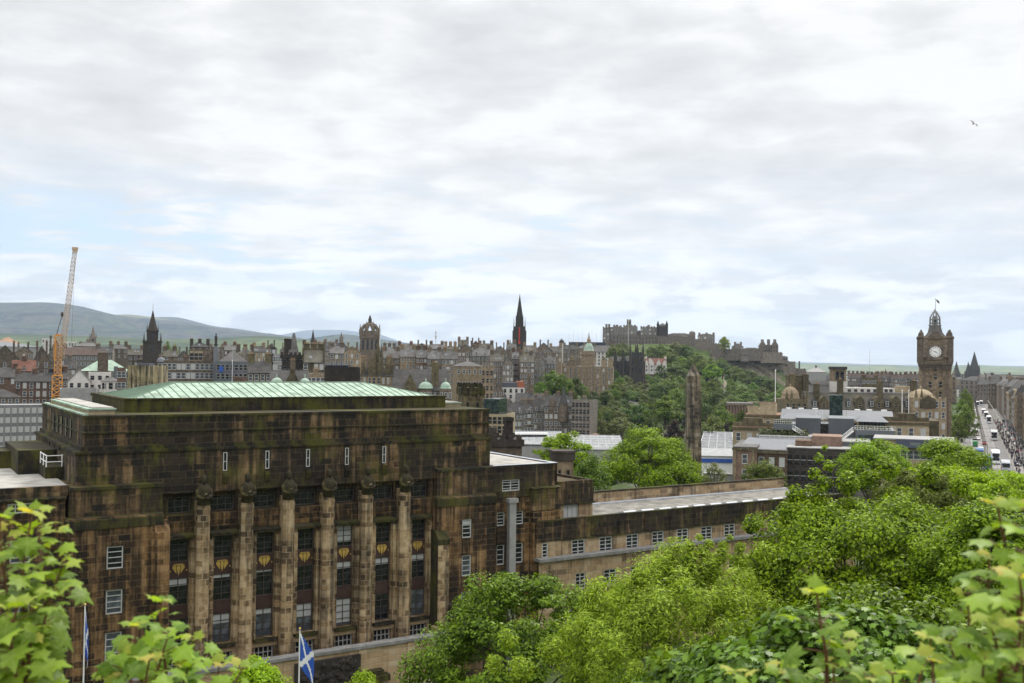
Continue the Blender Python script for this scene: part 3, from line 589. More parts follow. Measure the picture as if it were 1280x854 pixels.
# the long low wing
WX = [56.8+4.16*k for k in range(12)]
wo = [(51.3, 52.2, 6.95, 8.75)]+[(x-1.0, x+1.0, 6.78, 8.68) for x in WX]
lo = [(x-.9, x+1.0, 2.9, 4.85) for x in WX[1:]]+[(55.8, 57.3, 2.9, 4.85)]
part('wing', 'sah_wing', lambda m: (grid_wall(m, 54.0, 106, 7.052, 8.85, .3, [o for o in wo if o[0] > 54], .35), grid_wall(m, 50.5, 54., 7.052, 8.85, .0, wo[:1], .35), grid_wall(m, 50.5, 106, -6, 6.7, -.55, lo, .4), m.box(50.5, 106, .66, 14, -6, 10.3), m.box(50.5, 54., .36, .66, 6, 10.3)))
part('cornice', 'coping', lambda m: m.box(50.35, 106, -1.05, .29, 6.702, 7.05))
def wpar(m):
    m.box(50.45, 54.0, -.1, .5, 8.87, 11.25); m.box(54.0, 106, .15, .55, 8.87, 11.25)
    for x in WX: m.box(x+1.75, x+2.4, .02, .148, 9.1, 10.6); m.box(x+1.85, x+2.3, -.04, .02, 9.9, 10.9)
part('wing_parapet', 'sah_dark', wpar)
part('mossy_ledge', 'mossledge', lambda m: (m.box(50.4, 54.02, -.18, .6, 11.252, 11.4), m.box(54.02, 106, .08, .62, 11.252, 11.4), m.box(54.02, 106, .06, .149, 8.78, 8.95)))
def wback(m): m.box(60.7, 106, 13.2, 13.6, 10, 12.1)
part('back_parapet', 'sah_wing', wback); part('back_coping', 'mossledge', lambda m: m.box(60.7, 106, 13.1, 13.8, 12.102, 12.3))
part('roof_gutter', 'lead', lambda m: m.box(60.7, 106, 12.3, 13.19, 10.32, 10.75))
part('wing_roof', 'oldroof', lambda m: m.box(50.6, 106, .56, 12.3, 10.302, 10.6))
for x in np.arange(66, 104, 3.0):
    m = MB(); m.extrude_x([(2.2, 10.602), (3.4, 11.05), (4.6, 10.602)][::-1], x, x+2.0); m.build('skylight', 'lead', sah)
for i, o in enumerate(wo): sash(sah, o[0]+.02, o[1]-.02, o[2]+.02, o[3]-.02, .42 if o[0] > 54 else .12, 2 if i else 1, 4, 'winwhite', wide=.13, t=.11)
for o in lo: sash(sah, o[0]+.02, o[1]-.02, o[2]+.02, o[3]-.02, -.4, 2, 4, 'winwhite', wide=.1)
# left wing
lw = [(-5.25, -2.7, 16.05, 16.98)]+[(x, x+1.7, z, z+2.1) for x in (-5.0, -10.2, -15.4) for z in (11.6, 7.2, 2.8)]+[(-10.5, -7.9, 16.05, 16.98), (-15.7, -13.1, 16.05, 16.98)]
part('side_wing', 'sah_mid', lambda m: (grid_wall(m, -40, -.52, -6, 17.15, .5, lw, .35), m.box(-40, -.52, .86, 22, -6, 17.15)))
part('side_parapet', 'sah_dark', lambda m: (m.box(-40, -.3, .35, .9, 17.45, 18.35),))
part('mossy_ledge', 'mossledge', lambda m: m.extrude_x([(.2, 17.152), (.2, 17.3), (.36, 17.45), (.86, 17.45), (.86, 17.152)], -40, -.45))
part('side_roof', 'flatroof', lambda m: (m.box(-40, -.2, .9, 22, 17.5, 18.2),))
for i, o in enumerate(lw): sash(sah, o[0]+.03, o[1]-.03, o[2]+.03, o[3]-.03, .64, 4 if o[2] > 16 else 2, 2 if o[2] > 16 else 4, 'winwhite', 'pane2' if o[2] < 16 else 'pane', wide=.12, t=.1)
part('side_block', 'sah_black', lambda m: (m.box(-3.2, .345, 13, 26, 18.202, 20.6), m.box(-1.3, .345, 8.2, 12.99, 18.202, 19.3), m.box(-6.5, -3.21, 20, 26, 18.2, 20.0)))
def rail(m):
    for x, y in ((-1.2, 8.3), (-1.2, 10.4), (-1.2, 12.6), (.2, 8.3)): m.tube((x, y, 19.302), (x, y, 20.5), .06, .06, 5)
    for z in (19.8, 20.4): m.tube((-1.2, 8.3, z), (-1.2, 12.6, z), .05, .05, 5); m.tube((-1.2, 8.3, z), (.3, 8.3, z), .05, .05, 5)
part('railing', 'white', rail)
for y in (8, 11, 14, 17, 20):
    m = MB(); m.box(.9, .999, y, y+.7, 22.1, 23.9); m.build('slot_window', 'pane', sah)
for y in (11, 14.5, 18):
    m = MB(); m.box(.25, .348, y, y+.7, 18.4+2.3, 18.4+2.6); m.build('slot_window', 'pane', sah)
# the walled terrace in front, with its carved panel
def twall(m):
    m.box(3, 37.2, -4.75, -4.15, -7, 1.1); m.box(36.6, 37.2, -4.15, -.4, -7, 1.1)
    for x in np.arange(4.5, 37, 5.4): m.box(x, x+.9, -4.9, -4.75, -7, 1.0)
tw = thing('terrace_wall', 'tan stone terrace wall with dark coping and carved panel in front of the columns', 'wall', (-39.7, 91., 65), SA)
part('wall', 'sah_terr', twall, tw)
part('wall_coping', 'coping', lambda m: m.box(2.8, 37.4, -5.0, -3.9, 1.102, 1.4), tw)
def carved(m):
    rr = random.Random(3); m.box(19.4, 26.2, -5.2, -4.91, -6, .7)
    for i in range(150):
        x = 19.8+rr.random()*6; z = -5+rr.random()*5.5; r = .12+.25*rr.random(); m.lathe([(r*.3, -r), (r, -r*.3), (r*.9, r*.4), (r*.2, r)], 0, 0, 6)
        m.v[-24:] = [(vx+x, vy*.6-5.22, vz+z) for vx, vy, vz in m.v[-24:]]
part('carved_panel', 'black', carved, tw); part('floor', 'oldroof', lambda m: m.box(3, 37, -4.15, -.31, -6, -1.2), tw)
part('canopy', 'mossledge', lambda m: (m.box(26.4, 29.2, -5.8, -4.76, -2.2, -1.6), m.box(27, 28.6, -5.6, -4.76, -1.6, -1.1)), tw)
# ---------------------------------------------------------------- town buildings
WM = {}
def winmesh(wd, ht, st):
    k = (wd, ht, st)
    if k not in WM:
        fm = {'white': 'winwhite', 'stone': 'buff', 'dark': 'winframe', 'grey': 'concrete', 'pale': 'winwhite'}[st]; f = .13 if st != 'white' else .15
        m = MB(); a, b = wd/2, ht
        m.box(-a-f, a+f, -.07, .05, -f*1.3, 0); m.box(-a-f, a+f, -.06, .05, b, b+f); m.box(-a-f, -a, -.06, .05, 0, b); m.box(a, a+f, -.06, .05, 0, b)
        m.box(-a, a, -.02, .05, 0, b, 1); m.box(-a, a, -.035, -.021, b*.48, b*.53, 2)
        WM[k] = m.mesh('window', [fm, 'pane2' if st == 'white' else 'blind' if st == 'pale' else 'pane', 'winwhite'])
    return WM[k]
POTM = None
def chimney(parent, x, y, z0, w, d, h, pots=4, mat='grey1', along='x'):
    m = MB(); m.box(x-w/2, x+w/2, y-d/2, y+d/2, z0, z0+h); m.box(x-w/2-.12, x+w/2+.12, y-d/2-.12, y+d/2+.12, z0+h-.35, z0+h-.05)
    for k in range(pots):
        t = (k+.5)/pots-.5; px_, py_ = (x+t*w*.85, y) if w >= d else (x, y+t*d*.85)
        m.lathe([(.15, z0+h), (.12, z0+h+.45), (.16, z0+h+.5), (.16, z0+h+.58)], px_, py_, 6, 1)
    return m.build('chimney', [mat, 'pot'], parent)
RT = random.Random(11)
def windows(o, w, x0, z_top, floors, bays, fs, ww, wh, st, y=0., side=None, margin=None, skip=0.):
    me = winmesh(ww, wh, st); mg = w/(bays*2) if margin is None else margin
    for f in range(floors):
        z = z_top-fs*(f+1)+(fs-wh)*.55
        for b in range(bays):
            if skip and RT.random() < skip: continue
            x = x0+mg+(w-2*mg)*(b/(bays-1) if bays > 1 else .5)
            me = winmesh(ww, wh, 'pale') if st == 'white' and RT.random() < .2 else winmesh(ww, wh, st)
            if side is None: put('window', me, o, (x, y-.02, z))
            elif side == 'R': put('window', me, o, (y+.02, x, z), math.pi/2)
            else: put('window', me, o, (y-.02, x, z), -math.pi/2)
def house(name, label, px0, px1, pe, Y, wall='grey1', roof='gable', rm='slate', rh=3.5, dp=12, yaw=0, fl=3, bays=4, fs=3.3, ww=1.05, wh=1.8, st='white', ch=2, chh=2.2, dorm=0, group=None, cat='building', sidew=None, band=False, chm=None, parapet=.6, extra=None, base=None, crow=False, skip=0., nb_jit=None):
    nb_jit = (name in ('tenement', 'town_house')) if nb_jit is None else nb_jit
    c = at((px0+px1)/2, pe, Y); w_ = (px1-px0)*Y/F
    bz = (min(terr(c.x, c.y), terr(c.x, c.y+dp))-.6) if base is None else base
    rz = -math.atan2(c.x, c.y)+R(yaw); h = c.z-bz
    w = w_
    if nb_jit and fl: fs *= RT.uniform(.93, 1.1); ww = round(ww*RT.uniform(.85, 1.2)*10)/10; wh = round(wh*RT.uniform(.85, 1.12)*10)/10; skip = skip or .1
    if nb_jit and roof == 'gable' and rh >= 4 and not dorm and w > 8: dorm = RT.choice((0, 0, 1, 2, 3))
    o = thing(name, label, cat, (c.x, c.y, bz), rz, group); a = w/2; ov = .35
    m = MB()
    if roof in ('gable', 'mansard', 'hip', 'pyr', 'flat'): m.box(-a, a, 0, dp, 0, h)
    if roof == 'gable':
        for s in (-1, 1): m.extrude_x([(0, h), (dp, h), (dp/2, h+rh)], s*a-(.4 if s > 0 else 0), s*a+(0 if s > 0 else .4))
        if crow:
            for s in (-1, 1):
                for k in range(6): t = k/6; m.box(s*a-.25, s*a+.25, dp/2*t-.3, dp-dp/2*t+.3, h+rh*t, h+rh*(t+1/6)+.35)
    if roof == 'gfront': m.extrude_y([(-a, 0), (a, 0), (a, h), (0, h+rh), (-a, h)], 0, dp)
    if roof == 'flat' and parapet: m.box(-a, a, 0, .35, h, h+parapet); m.box(-a, a, dp-.35, dp, h, h+parapet); m.box(-a, -a+.35, .35, dp-.35, h, h+parapet); m.box(a-.35, a, .35, dp-.35, h, h+parapet)
    if band: 
        for f in range(1, fl+1): m.box(-a-.15, a+.15, -.18, .0-.002, h-fs*f-.12, h-fs*f+.12)
        m.box(-a-.3, a+.3, -.35, -.002, h-.35, h+.05)
    m.build('wall', wall, o)
    m = MB()
    if roof == 'gable':
        for s in (0, 1):
            y0, y1 = (-ov, dp/2) if s == 0 else (dp+ov, dp/2)
            sl = rh/(dp/2); z0 = h-ov*sl
            m.extrude_x([(y0, z0), (y0, z0+.25), (y1, h+rh+.25), (y1, h+rh)] if s == 0 else [(y1, h+rh), (y1, h+rh+.25), (y0, z0+.25), (y0, z0)], -a+(.1 if not crow else .3), a-(.1 if not crow else .3))
    elif roof == 'gfront':
        sl = rh/a
        for s in (-1, 1):
            q = [(s*(a+ov), h-ov*sl), (0, h+rh), (0, h+rh+.3), (s*(a+ov), h-ov*sl+.3)]
            m.extrude_y(q if s < 0 else q[::-1], -.25, dp+.2)
    elif roof == 'hip': m.hip(-a-ov, a+ov, -ov, dp+ov, h, rh)
    elif roof == 'mansard': m.hip(-a-.1, a+.1, -.1, dp+.1, h, rh, inset=rh*.45, flat=dp-rh*.9)
    elif roof == 'pyr': m.hip(-a-ov, a+ov, -ov, dp+ov, h, rh, inset=a)
    else: m.box(-a+.36, a-.36, .36, dp-.36, h-.05, h+.12)
    m.build('roof', rm, o)
    if fl: windows(o, w, -a, h, fl, bays, fs, ww, wh, st, skip=skip)
    if sidew: 
        for s in sidew: windows(o, dp, 0, h, fl, max(2, int(dp/3)), fs, ww, wh, st, y=a if s == 'R' else -a, side=s)
    cm = chm or (wall if wall not in ('whitewall', 'cream', 'concrete', 'greyclad') else 'grey1')
    for k in range(ch):
        x = -a+1.1+(2*a-2.2)*(k/(ch-1) if ch > 1 else .5)
        if roof == 'gfront': chimney(o, (-1 if k % 2 else 1)*a*.55, dp*.55, h+rh*.3, .9, 1.9, rh*.7+chh, 3, cm)
        elif roof == 'gable': chimney(o, x, dp/2, h+rh*.55, 2.0, 1.5, rh*.45+chh*.85, 4, cm)
        else: chimney(o, x, dp*.45, h, 2.0, 1.3, (rh if roof != 'flat' else 0)*.8+chh, 4, cm)
    if roof in ('gable', 'hip') and nb_jit:
        for k in range(RT.choice((0, 1, 2, 3))):
            x = RT.uniform(-a*.7, a*.7); t = RT.uniform(.3, .6); s_ = rh/(dp/2); y = dp/2*t; z = h+s_*y; d = MB(); d.poly([(x-.5, y-.6, z-.6*s_+.3), (x+.5, y-.6, z-.6*s_+.3), (x+.5, y+.6, z+.6*s_+.3), (x-.5, y+.6, z+.6*s_+.3)]); d.box(x-.5, x+.5, y-.6, y+.6, z-.6*s_-.2, z-.6*s_+.29); d.build('roof_light', 'zinc', o)
    for k in range(dorm):
        x = -a+2*a*(k+.5)/dorm; zb = h+.15; dh = min(rh*.75, 2.1)
        d = MB(); d.extrude_y([(x-.75, zb), (x+.75, zb), (x+.75, zb+dh*.7), (x, zb+dh*1.15), (x-.75, zb+dh*.7)], -.12, rh*.5+1.6)
        dd = d.build('dormer', rm if roof == 'mansard' else wall, o); put('window', winmesh(.85, 1.2, 'white'), dd, (x, -.14, zb+.2))
    if extra: extra(o, a, dp, h)
    return o
def dome(o, x, y, z, r, h, mat, name='dome', fin=True, n=12, drum=0):
    m = MB(); pr = [(r*1.08, z), (r*1.08, z+.2)]+[(r*math.cos(t), z+.2+h*math.sin(t)) for t in np.linspace(0, 1.45, 7)]
    if fin: pr += [(r*.1, z+h+.3), (r*.12, z+h+.6), (.03, z+h+1.5)]
    m.lathe(pr, x, y, n, 0); return m.build(name, mat, o, True)
def spire(o, x, y, z, r, h, mat, n=8, name='spire'):
    m = MB(); m.lathe([(r*1.1, z), (r, z+.1), (r*.5, z+h*.5), (.06, z+h), (.05, z+h*1.06)], x, y, n, 0, a0=math.pi/n); return m.build(name, mat, o)
H = house; T = 'tenement'
M['officegrey'] = plain('office_grey', (.17, .17, .175), .8)
M['streaked'] = ashlar('streaked_concrete', (.40, .36, .25), (.2, .17, .1), (.3, .27, .18), soot=.46, moss=.4, bw=2, bh=2)
# --- left of the view
H('office_block', 'grey modern office block with white window grid behind the left end of columned building', -62, 57, 508, 330, 'officegrey', 'flat', 'concrete', fl=6, bays=16, fs=3.12, ww=1.15, wh=1.6, st='pale', ch=0, dp=14, parapet=.4, yaw=4,
  extra=lambda o, a, dp, h: [MB().box(x-.12, x+.12, -.28, -.001, 0, h).build('mullion', 'concrete', o) for x in np.linspace(-a, a, 17)])
H(T, 'brown stone tenement with brick chimneys, just left of the orange crane foot', 21, 66, 477, 400, 'brown', 'gable', 'slate', 3.2, fl=4, bays=6, ch=3, dp=10, skip=.15)
H(T, 'narrow brown tenement just right of the orange crane foot', 74, 84, 474, 398, 'brown', 'gable', 'slate', 3.0, fl=4, bays=2, ch=2, dp=10)
H('low_building', 'low dark stone building with slate roof at left edge in front of brown tenements', -40, 22, 497, 372, 'grey1', 'hip', 'slate', 3., fl=1, bays=8, ch=0, dp=12)
H(T, 'brown stone tenement at the left edge behind the low slate building', -40, 19, 472, 425, 'brown', 'gable', 'slate', 4., fl=4, bays=5, ch=3, dp=12)
H('red_roofed_house', 'house with bright red tiled roof and dormer beneath the steep grey gables', 16, 44, 464, 440, 'brown', 'gable', 'redroof', 4.6, fl=2, bays=3, ch=1, dp=11, dorm=1)
H('gabled_house', 'steep grey slate gable house directly right of the red tiled roof', 42, 62, 452, 452, 'grey1', 'gfront', 'slate', 7, fl=2, bays=2, ch=2, dp=12, fs=3.2)
H('gabled_house', 'taller steep slate gable house just behind the crane tower', 58, 82, 450, 462, 'grey2', 'gfront', 'slate', 9, fl=2, bays=3, ch=2, dp=14)
H('gabled_house', 'steep dark slate roofed house at left edge above the red tiled roof', -12, 24, 452, 470, 'grey1', 'gfront', 'slate', 7.5, fl=2, bays=3, ch=2, dp=12)
H('gabled_house', 'small white dormered house at the right foot of the steep slate gables', 80, 95, 461, 455, 'grey2', 'gable', 'slate', 4, fl=2, bays=2, ch=1, dp=10, dorm=1)
H('long_shed', 'long pale flat roofed hall at left edge under the hills', -60, 46, 433, 620, 'concrete', 'hip', 'zinc', 3.2, fl=0, ch=0, dp=40)
H('pyramid_roofed_block', 'building with tan pyramid roof at left edge beneath the hills', -6, 25, 430, 820, 'buff', 'pyr', 'tanroof', 6, fl=1, bays=6, ch=0, dp=20)
H('white_block', 'white flat roofed modern block left of the crane jib', 53, 68, 424, 760, 'whitewall', 'flat', 'concrete', fl=3, bays=4, ch=0, dp=14)
H('white_block', 'wider white flat roofed modern block right of the crane jib', 76, 95, 428, 740, 'whitewall', 'flat', 'concrete', fl=2, bays=6, ch=0, dp=14)
H('brown_roofed_terrace', 'long grey terrace with brown tiled roof between the crane and the green copper roofs', 80, 123, 444, 540, 'grey2', 'gable', 'brownroof', 4, fl=2, bays=10, ch=2, dp=12)
H('grey_hall', 'long grey roofed hall behind the brown tiled terrace', 92, 128, 433, 640, 'grey2', 'hip', 'slate_l', 3, fl=1, bays=9, ch=1, dp=16)
H('white_gabled_house', 'white harled gable house with small windows between crane and copper roofs', 86, 112, 477, 362, 'whitewall', 'gfront', 'slate_l', 4.2, fl=3, bays=3, ch=0, dp=14, st='dark', ww=.9, wh=1.3, fs=2.8)
H('white_flat_building', 'white flat roofed building joined right of the white gable house', 112, 138, 467, 368, 'whitewall', 'flat', 'concrete', fl=3, bays=3, ch=0, dp=12, st='dark', ww=1., wh=1.2, parapet=.4)
H('white_annexe', 'low white annexe with grey roof right of the white flat building', 127, 150, 477, 355, 'whitewall', 'hip', 'slate_l', 1.6, fl=1, bays=3, ch=0, dp=10, st='dark')
H('grey_podium', 'plain grey walled podium under the white gable house', 77, 122, 488, 345, 'concrete', 'flat', 'concrete', fl=0, ch=0, dp=12)
def ex_cop(o, a, dp, h): chimney(o, -a*.1, -.6, h-9, 4.0, 1.4, 16.5, 5, 'grey1'); m = MB(); m.box(a*.35, a*.52, -.5, -.05, h-14, h+2); m.build('flue', 'greyclad', o)
H('copper_roofed_building', 'stone building with pale green copper roof and a broad chimney stack', 103, 160, 464, 410, 'grey2', 'hip', 'copper2', 4.6, fl=2, bays=8, ch=0, dp=14, extra=ex_cop)
H(T, 'narrow brown tenement squeezed left of the blank streaked tower block', 147, 157, 462, 335, 'brown', 'flat', 'slate', fl=4, bays=2, ch=0, dp=9)
def ex_tow(o, a, dp, h):
    m = MB(); m.box(-a-.06, -a-.002, .2, dp, 0, h); m.build('side_wall', 'black', o)
    for k in range(3): m = MB(); x = a*(.1+.28*k); m.box(x-.35, x+.35, -.25, -.002, 0, h-6.3); m.build('slot_window', 'pane', o)
    m = MB(); m.box(-a*.5, a*.3, 2, 8, h, h+1.1); m.build('plant_room', 'darkclad', o)
H('streaked_tower_block', 'blank squat stone tower with dark streaks, left behind the big green copper roof', 160, 198, 459, 300, 'streaked', 'flat', 'darkclad', fl=0, ch=0, dp=12, yaw=-14, parapet=.5, extra=ex_tow)
def ex_hot(o, a, dp, h):
    m = MB(); m.box(a*.12, a*.93, .8, dp, h, h+5.2); m.build('upper_storey', 'grey1', o); m = MB(); m.box(a*.12, a*.6, .55, .798, h+.4, h+4.2); m.build('pale_loggia', 'cream', o)
    for k in range(3): put('window', winmesh(1.3, 2.4, 'stone'), o, (a*(.2+.16*k), .53, h+1.0))
    chimney(o, a*.95, 3, h, 1.2, 3, 6, 4, 'grey1'); dome(o, -a+1.2, 1.2, h, 1.5, 1.6, 'zinc')
H('stone_hotel', 'long grey stone hotel with rows of white windows left of the glass stair tower', 199, 266, 453, 372, 'grey1', 'flat', 'slate_l', fl=4, bays=12, fs=3.35, ch=3, dp=14, ww=1.2, wh=2., extra=ex_hot)
H('glass_stair_tower', 'slim pale glass stair tower beside the stone hotel', 267, 273, 434, 370, 'zinc', 'flat', 'zinc', fl=0, ch=0, dp=4, parapet=.2)
def ex_sign(o, a, dp, h):
    m = MB(); m.box(-a*.8, -a*.55, -.4, -.05, h-3.2, h-1.2); m.build('sign', 'blue', o)
    m = MB(); m.box(a*.1, a*.95, -.3, -.002, 0, h-5); m.build('brown_cladding', 'brown', o)
    m = MB(); m.box(a*.0, a*.05, -1, -.4, 0, h+4); m.build('mast', 'metal', o)
H('dark_modern_building', 'dark modern building with small blue sign right of the glass stair tower', 271, 309, 454, 366, 'greyclad', 'flat', 'darkclad', fl=3, bays=7, st='grey', ch=0, dp=12, extra=ex_sign)
H('mansard_building', 'grey mansard roofed building behind the dark building with blue sign', 274, 309, 453, 420, 'grey2', 'hip', 'slate_l', 5.2, fl=1, bays=6, ch=2, dp=16)
H('baronial_house', 'stone house with two mossy square chimneys behind the middle of the copper roof', 310, 339, 466, 330, 'mossy', 'gable', 'slate', 3.5, fl=3, bays=4, ch=2, chh=3.2, dp=9)
def ex_gd(o, a, dp, h):
    dome(o, -a*.62, .4, h+.3, 1.7, 1.6, 'copper2'); dome(o, a*.78, .4, h+.3, 1.55, 1.5, 'copper2')
    m = MB(); m.extrude_y([(-a*.28, h-3), (a*.6, h-3), (a*.6, h), (a*.16, h+4.6), (-a*.28, h)], -.6, 6); m.build('gable', 'mossy', o); chimney(o, a*.16, 2, h+2, 1.6, 1.2, 5.5, 3, 'grey1')
H('domed_gable_building', 'stone gable flanked by two small green domes behind the copper roof', 337, 386, 481, 300, 'grey1', 'gable', 'slate', 4, fl=1, bays=6, ch=0, dp=12, extra=ex_gd)
def ex_cast(o, a, dp, h):
    m = MB()
    for x in np.arange(-a-.5, a+.4, 1.5): m.box(x, x+.9, -.7, -.1, h, h+1.0)
    m.box(-a-.7, a+.7, -.7, dp+.5, h-1.2, h); m.build('battlement', 'black', o)
    m = MB(); m.hip(-a*.45, a*.6, 1, dp-1, h+.2, 7.5, inset=a*.42); m.build('steep_roof', 'slate_l', o)
    chimney(o, -a*.5, 3, h, 2.4, 2.4, 5.6, 3, 'black')
H('castellated_tower', 'blackened castellated tower with steep grey roof on top in the middle skyline', 353, 379, 444, 345, 'black', 'flat', 'slate', fl=3, bays=4, ch=0, dp=9, st='dark', extra=ex_cast, parapet=0)
H(T, 'mossy baronial tenement with stepped gables right of the castellated tower', 379, 405, 453, 340, 'mossy', 'gable', 'slate_m', 4.5, fl=4, bays=4, ch=3, dp=12, crow=True)
H('curtain_walled_house', 'tall plain grey block left of the blackened castellated tower', 342, 353, 444, 400, 'concrete', 'flat', 'slate_l', fl=5, bays=4, ch=0, dp=10)
H('flat_roofed_house', 'pale stone house with flat roof below the castellated tower on its right', 384, 406, 470, 318, 'buff', 'flat', 'slate', fl=2, bays=4, ch=1, dp=9)
def ex_blk(o, a, dp, h):
    for k in range(6): m = MB(); x = a*(-.15+.19*k); m.box(x-.3, x+.3, -.22, -.002, h-5, h-2.6); m.build('slot_window', 'pane', o)
    m = MB(); m.lathe([(2.1, h), (2.1, h+.5), (2.6, h+.5), (2.6, h+.7)], -a*.3, 4, 16); m.build('roof_vent', 'darkclad', o)
H('dark_plant_tower', 'black flat topped tower with slot windows rising just behind the copper roof ridge', 406, 450, 461, 180, 'black', 'flat', 'darkclad', fl=0, ch=0, dp=10, parapet=.3, extra=ex_blk)
def ex_sco(o, a, dp, h):
    for k in range(7): m = MB(); x = -a+2*a*(k+.5)/7; m.box(x-.35, x+.35, -.45, -.002, 0, h-.5); m.build('pilaster', 'buff', o)
    for fx, g, hh in ((-.78, 1.1, 5), (-.35, 1.2, 6.5), (-.1, .9, 8), (.08, 1., 13), (.3, .9, 10), (.62, 1.1, 6.5), (.9, 1.1, 6)):
        m = MB(); x = a*fx; m.box(x-g*.6, x+g*.6, .2, 1.6, h, h+hh*.62); m.lathe([(g*.75, h+hh*.62), (g*.6, h+hh*.66), (.1, h+hh), (.03, h+hh+.5)], x, .9, 6); m.build('pinnacle', 'mossy', o)
    m = MB(); m.extrude_y([(-a*.5, h), (-a*.05, h), (-a*.05, h+3), (-a*.28, h+6), (-a*.5, h+3)], -.1, 4); m.build('gable', 'mossy', o)
    m = MB(); [m.tube((-a, -.3, h+z), (a, -.3, h+z), .06, .06, 4) for z in (1.0, 1.8)]; m.build('railing', 'winframe', o)
H('ornate_hotel', 'ornate mossy stone hotel front with pilasters and pinnacles at right of the dark plant tower', 450, 491, 470, 325, 'buff', 'hip', 'slate', 5, fl=2, bays=8, ch=2, dp=14, extra=ex_sco)
def ex_sl(o, a, dp, h):
    for x in (.18, .86): 
        m = MB(); m.lathe([(2.1, h-9), (2.1, h+.6)], a*x, -.4, 10); m.build('turret', 'grey1', o); dome(o, a*x, -.4, h+.6, 2.3 if x < .5 else 1.7, 2.0, 'copper2')
        for k in (-1, 0, 1): put('window', winmesh(.8, 1.5, 'white'), o, (a*x+2.13*math.sin(k*.7), -.4-2.13*math.cos(k*.7), h-2.2), k*.7)
    m = MB(); m.extrude_y([(-a*.6, h-3), (-a*.1, h-3), (-a*.1, h+.5), (-a*.35, h+5.5), (-a*.6, h+.5)], -.4, 5); m.build('gable', 'mossy', o)
    put('window', winmesh(.9, 1.5, 'white'), o, (-a*.47, -.45, h-2.2)); put('window', winmesh(.9, 1.5, 'white'), o, (-a*.25, -.45, h-2.2))
    chimney(o, a*.5, 2, h, 2.4, 1.4, 9, 4, 'mossy')
H('slate_roofed_hotel', 'hotel with big slate roof, dormers and two green copper turrets right of the pinnacled hotel', 489, 562, 488, 322, 'grey1', 'gable', 'slate', 6.5, fl=1, bays=12, ch=0, dp=16, dorm=0, extra=ex_sl)
for i, (a, b, pe, wl, lab) in enumerate(((478, 500, 448, 'grey1', 'leftmost, low'), (500, 520, 446, 'buff', 'second from left'), (520, 534, 447, 'brown', 'narrow middle'), (534, 552, 449, 'grey1', 'second from right, slate roofed'), (553, 572, 449, 'buff', 'rightmost and tallest, flat fronted'))):
    H(T, 'tall tenement in ridge row left of black spire, '+lab, a, b, pe, 520-4*i, wl, 'gable', 'slate_l', 4.2, fl=7 if i < 3 else 10, bays=3+(i > 2), fs=3.25, ch=2, dp=11, group='tall tenements in the ridge row', wh=1.6)
H('pale_stone_hall', 'pale blank walled stone hall with grey roof lantern right of the tall ridge tenements', 570, 604, 458, 470, 'buff', 'hip', 'slate_l', 2.6, fl=2, bays=5, fs=5.5, ch=0, dp=14, yaw=8)
H('ornate_office', 'tall pale ornate office front with small pinnacles beside the blank stone hall', 602, 617, 462, 450, 'buff', 'flat', 'slate', fl=6, bays=3, fs=3.4, ch=0, dp=14, st='stone', extra=lambda o, a, dp, h: [spire(o, a*x, .5, h, .6, 3.5, 'buff') for x in (-.9, -.4, .1, .6, .95)])
H('rust_roofed_house', 'white house with rust red roof box in front of the hillside tenements', 628, 656, 485, 560, 'whitewall', 'flat', 'slate', fl=3, bays=4, ch=0, dp=12, st='dark', parapet=.2, yaw=6,
  extra=lambda o, a, dp, h: (MB().box(-a*.9, a*.35, 1, dp-1, h+.1, h+3.0).build('dark_storey', 'darkclad', o), MB().box(a*.35, a*.98, .8, dp-1, h+.1, h+3.6).build('rust_box', 'rust', o)))
H('dark_gable_house', 'small dark gabled house left of the white house with rust roof', 616, 629, 489, 555, 'grey1', 'gfront', 'slate', 4.5, fl=2, bays=2, ch=1, dp=9)
H('pale_modern_building', 'pale modern building with dark glazed top floors beside the castellated stone turret', 603, 634, 520, 330, 'cream', 'flat', 'darkclad', fl=6, bays=5, fs=3.0, ch=0, dp=14, st='dark', wh=2., yaw=-12,
  extra=lambda o, a, dp, h: MB().box(-a*.98, a*.3, .8, dp, h+.1, h+5.5).build('glazed_storey', 'paneg', o))
H('round_turret_house', 'pink stone house with conical grey turret roof behind the pale modern building', 625, 636, 509, 540, 'pink', 'flat', 'slate', fl=3, bays=2, ch=0, dp=8, extra=lambda o, a, dp, h: spire(o, 0, 3, h, 3.2, 7.5, 'slate', 10, 'cone_roof'))
for i, (a, b, pe, rh, wl, lab) in enumerate(((633, 656, 517, 5, 'grey2', 'leftmost'), (656, 667, 516, 4.5, 'grey1', 'second, narrow'), (667, 681, 514, 6, 'grey2', 'third, pale gabled'))):
    H(T, 'grey street tenement by the station roofs with slate attic, '+lab+' of its row', a, b, pe, 500, wl, 'gable', 'slate', rh, fl=5, bays=3+(i == 0)*2, ch=2, dp=12, dorm=2, group='street tenements by the station', wh=1.7)
def ex_ori(o, a, dp, h):
    m = MB(); m.lathe([(1.5, h-8), (2.0, h-7), (2.0, h+1), (2.2, h+1.2)], a*.35, -.6, 8); m.build('oriel', 'grey1', o); spire(o, a*.35, -.6, h+1.2, 2.2, 9, 'slate', 8)
    m = MB(); m.extrude_y([(-a*.7, h-2), (-a*.1, h-2), (-a*.1, h+1), (-a*.4, h+5), (-a*.7, h+1)], -.3, 4); m.build('gable', 'grey1', o)
H(T, 'turreted grey stone tenement with pointed oriel spire by the station roofs', 680, 716, 508, 492, 'grey1', 'gable', 'slate', 5, fl=5, bays=6, ch=3, dp=12, extra=ex_ori)
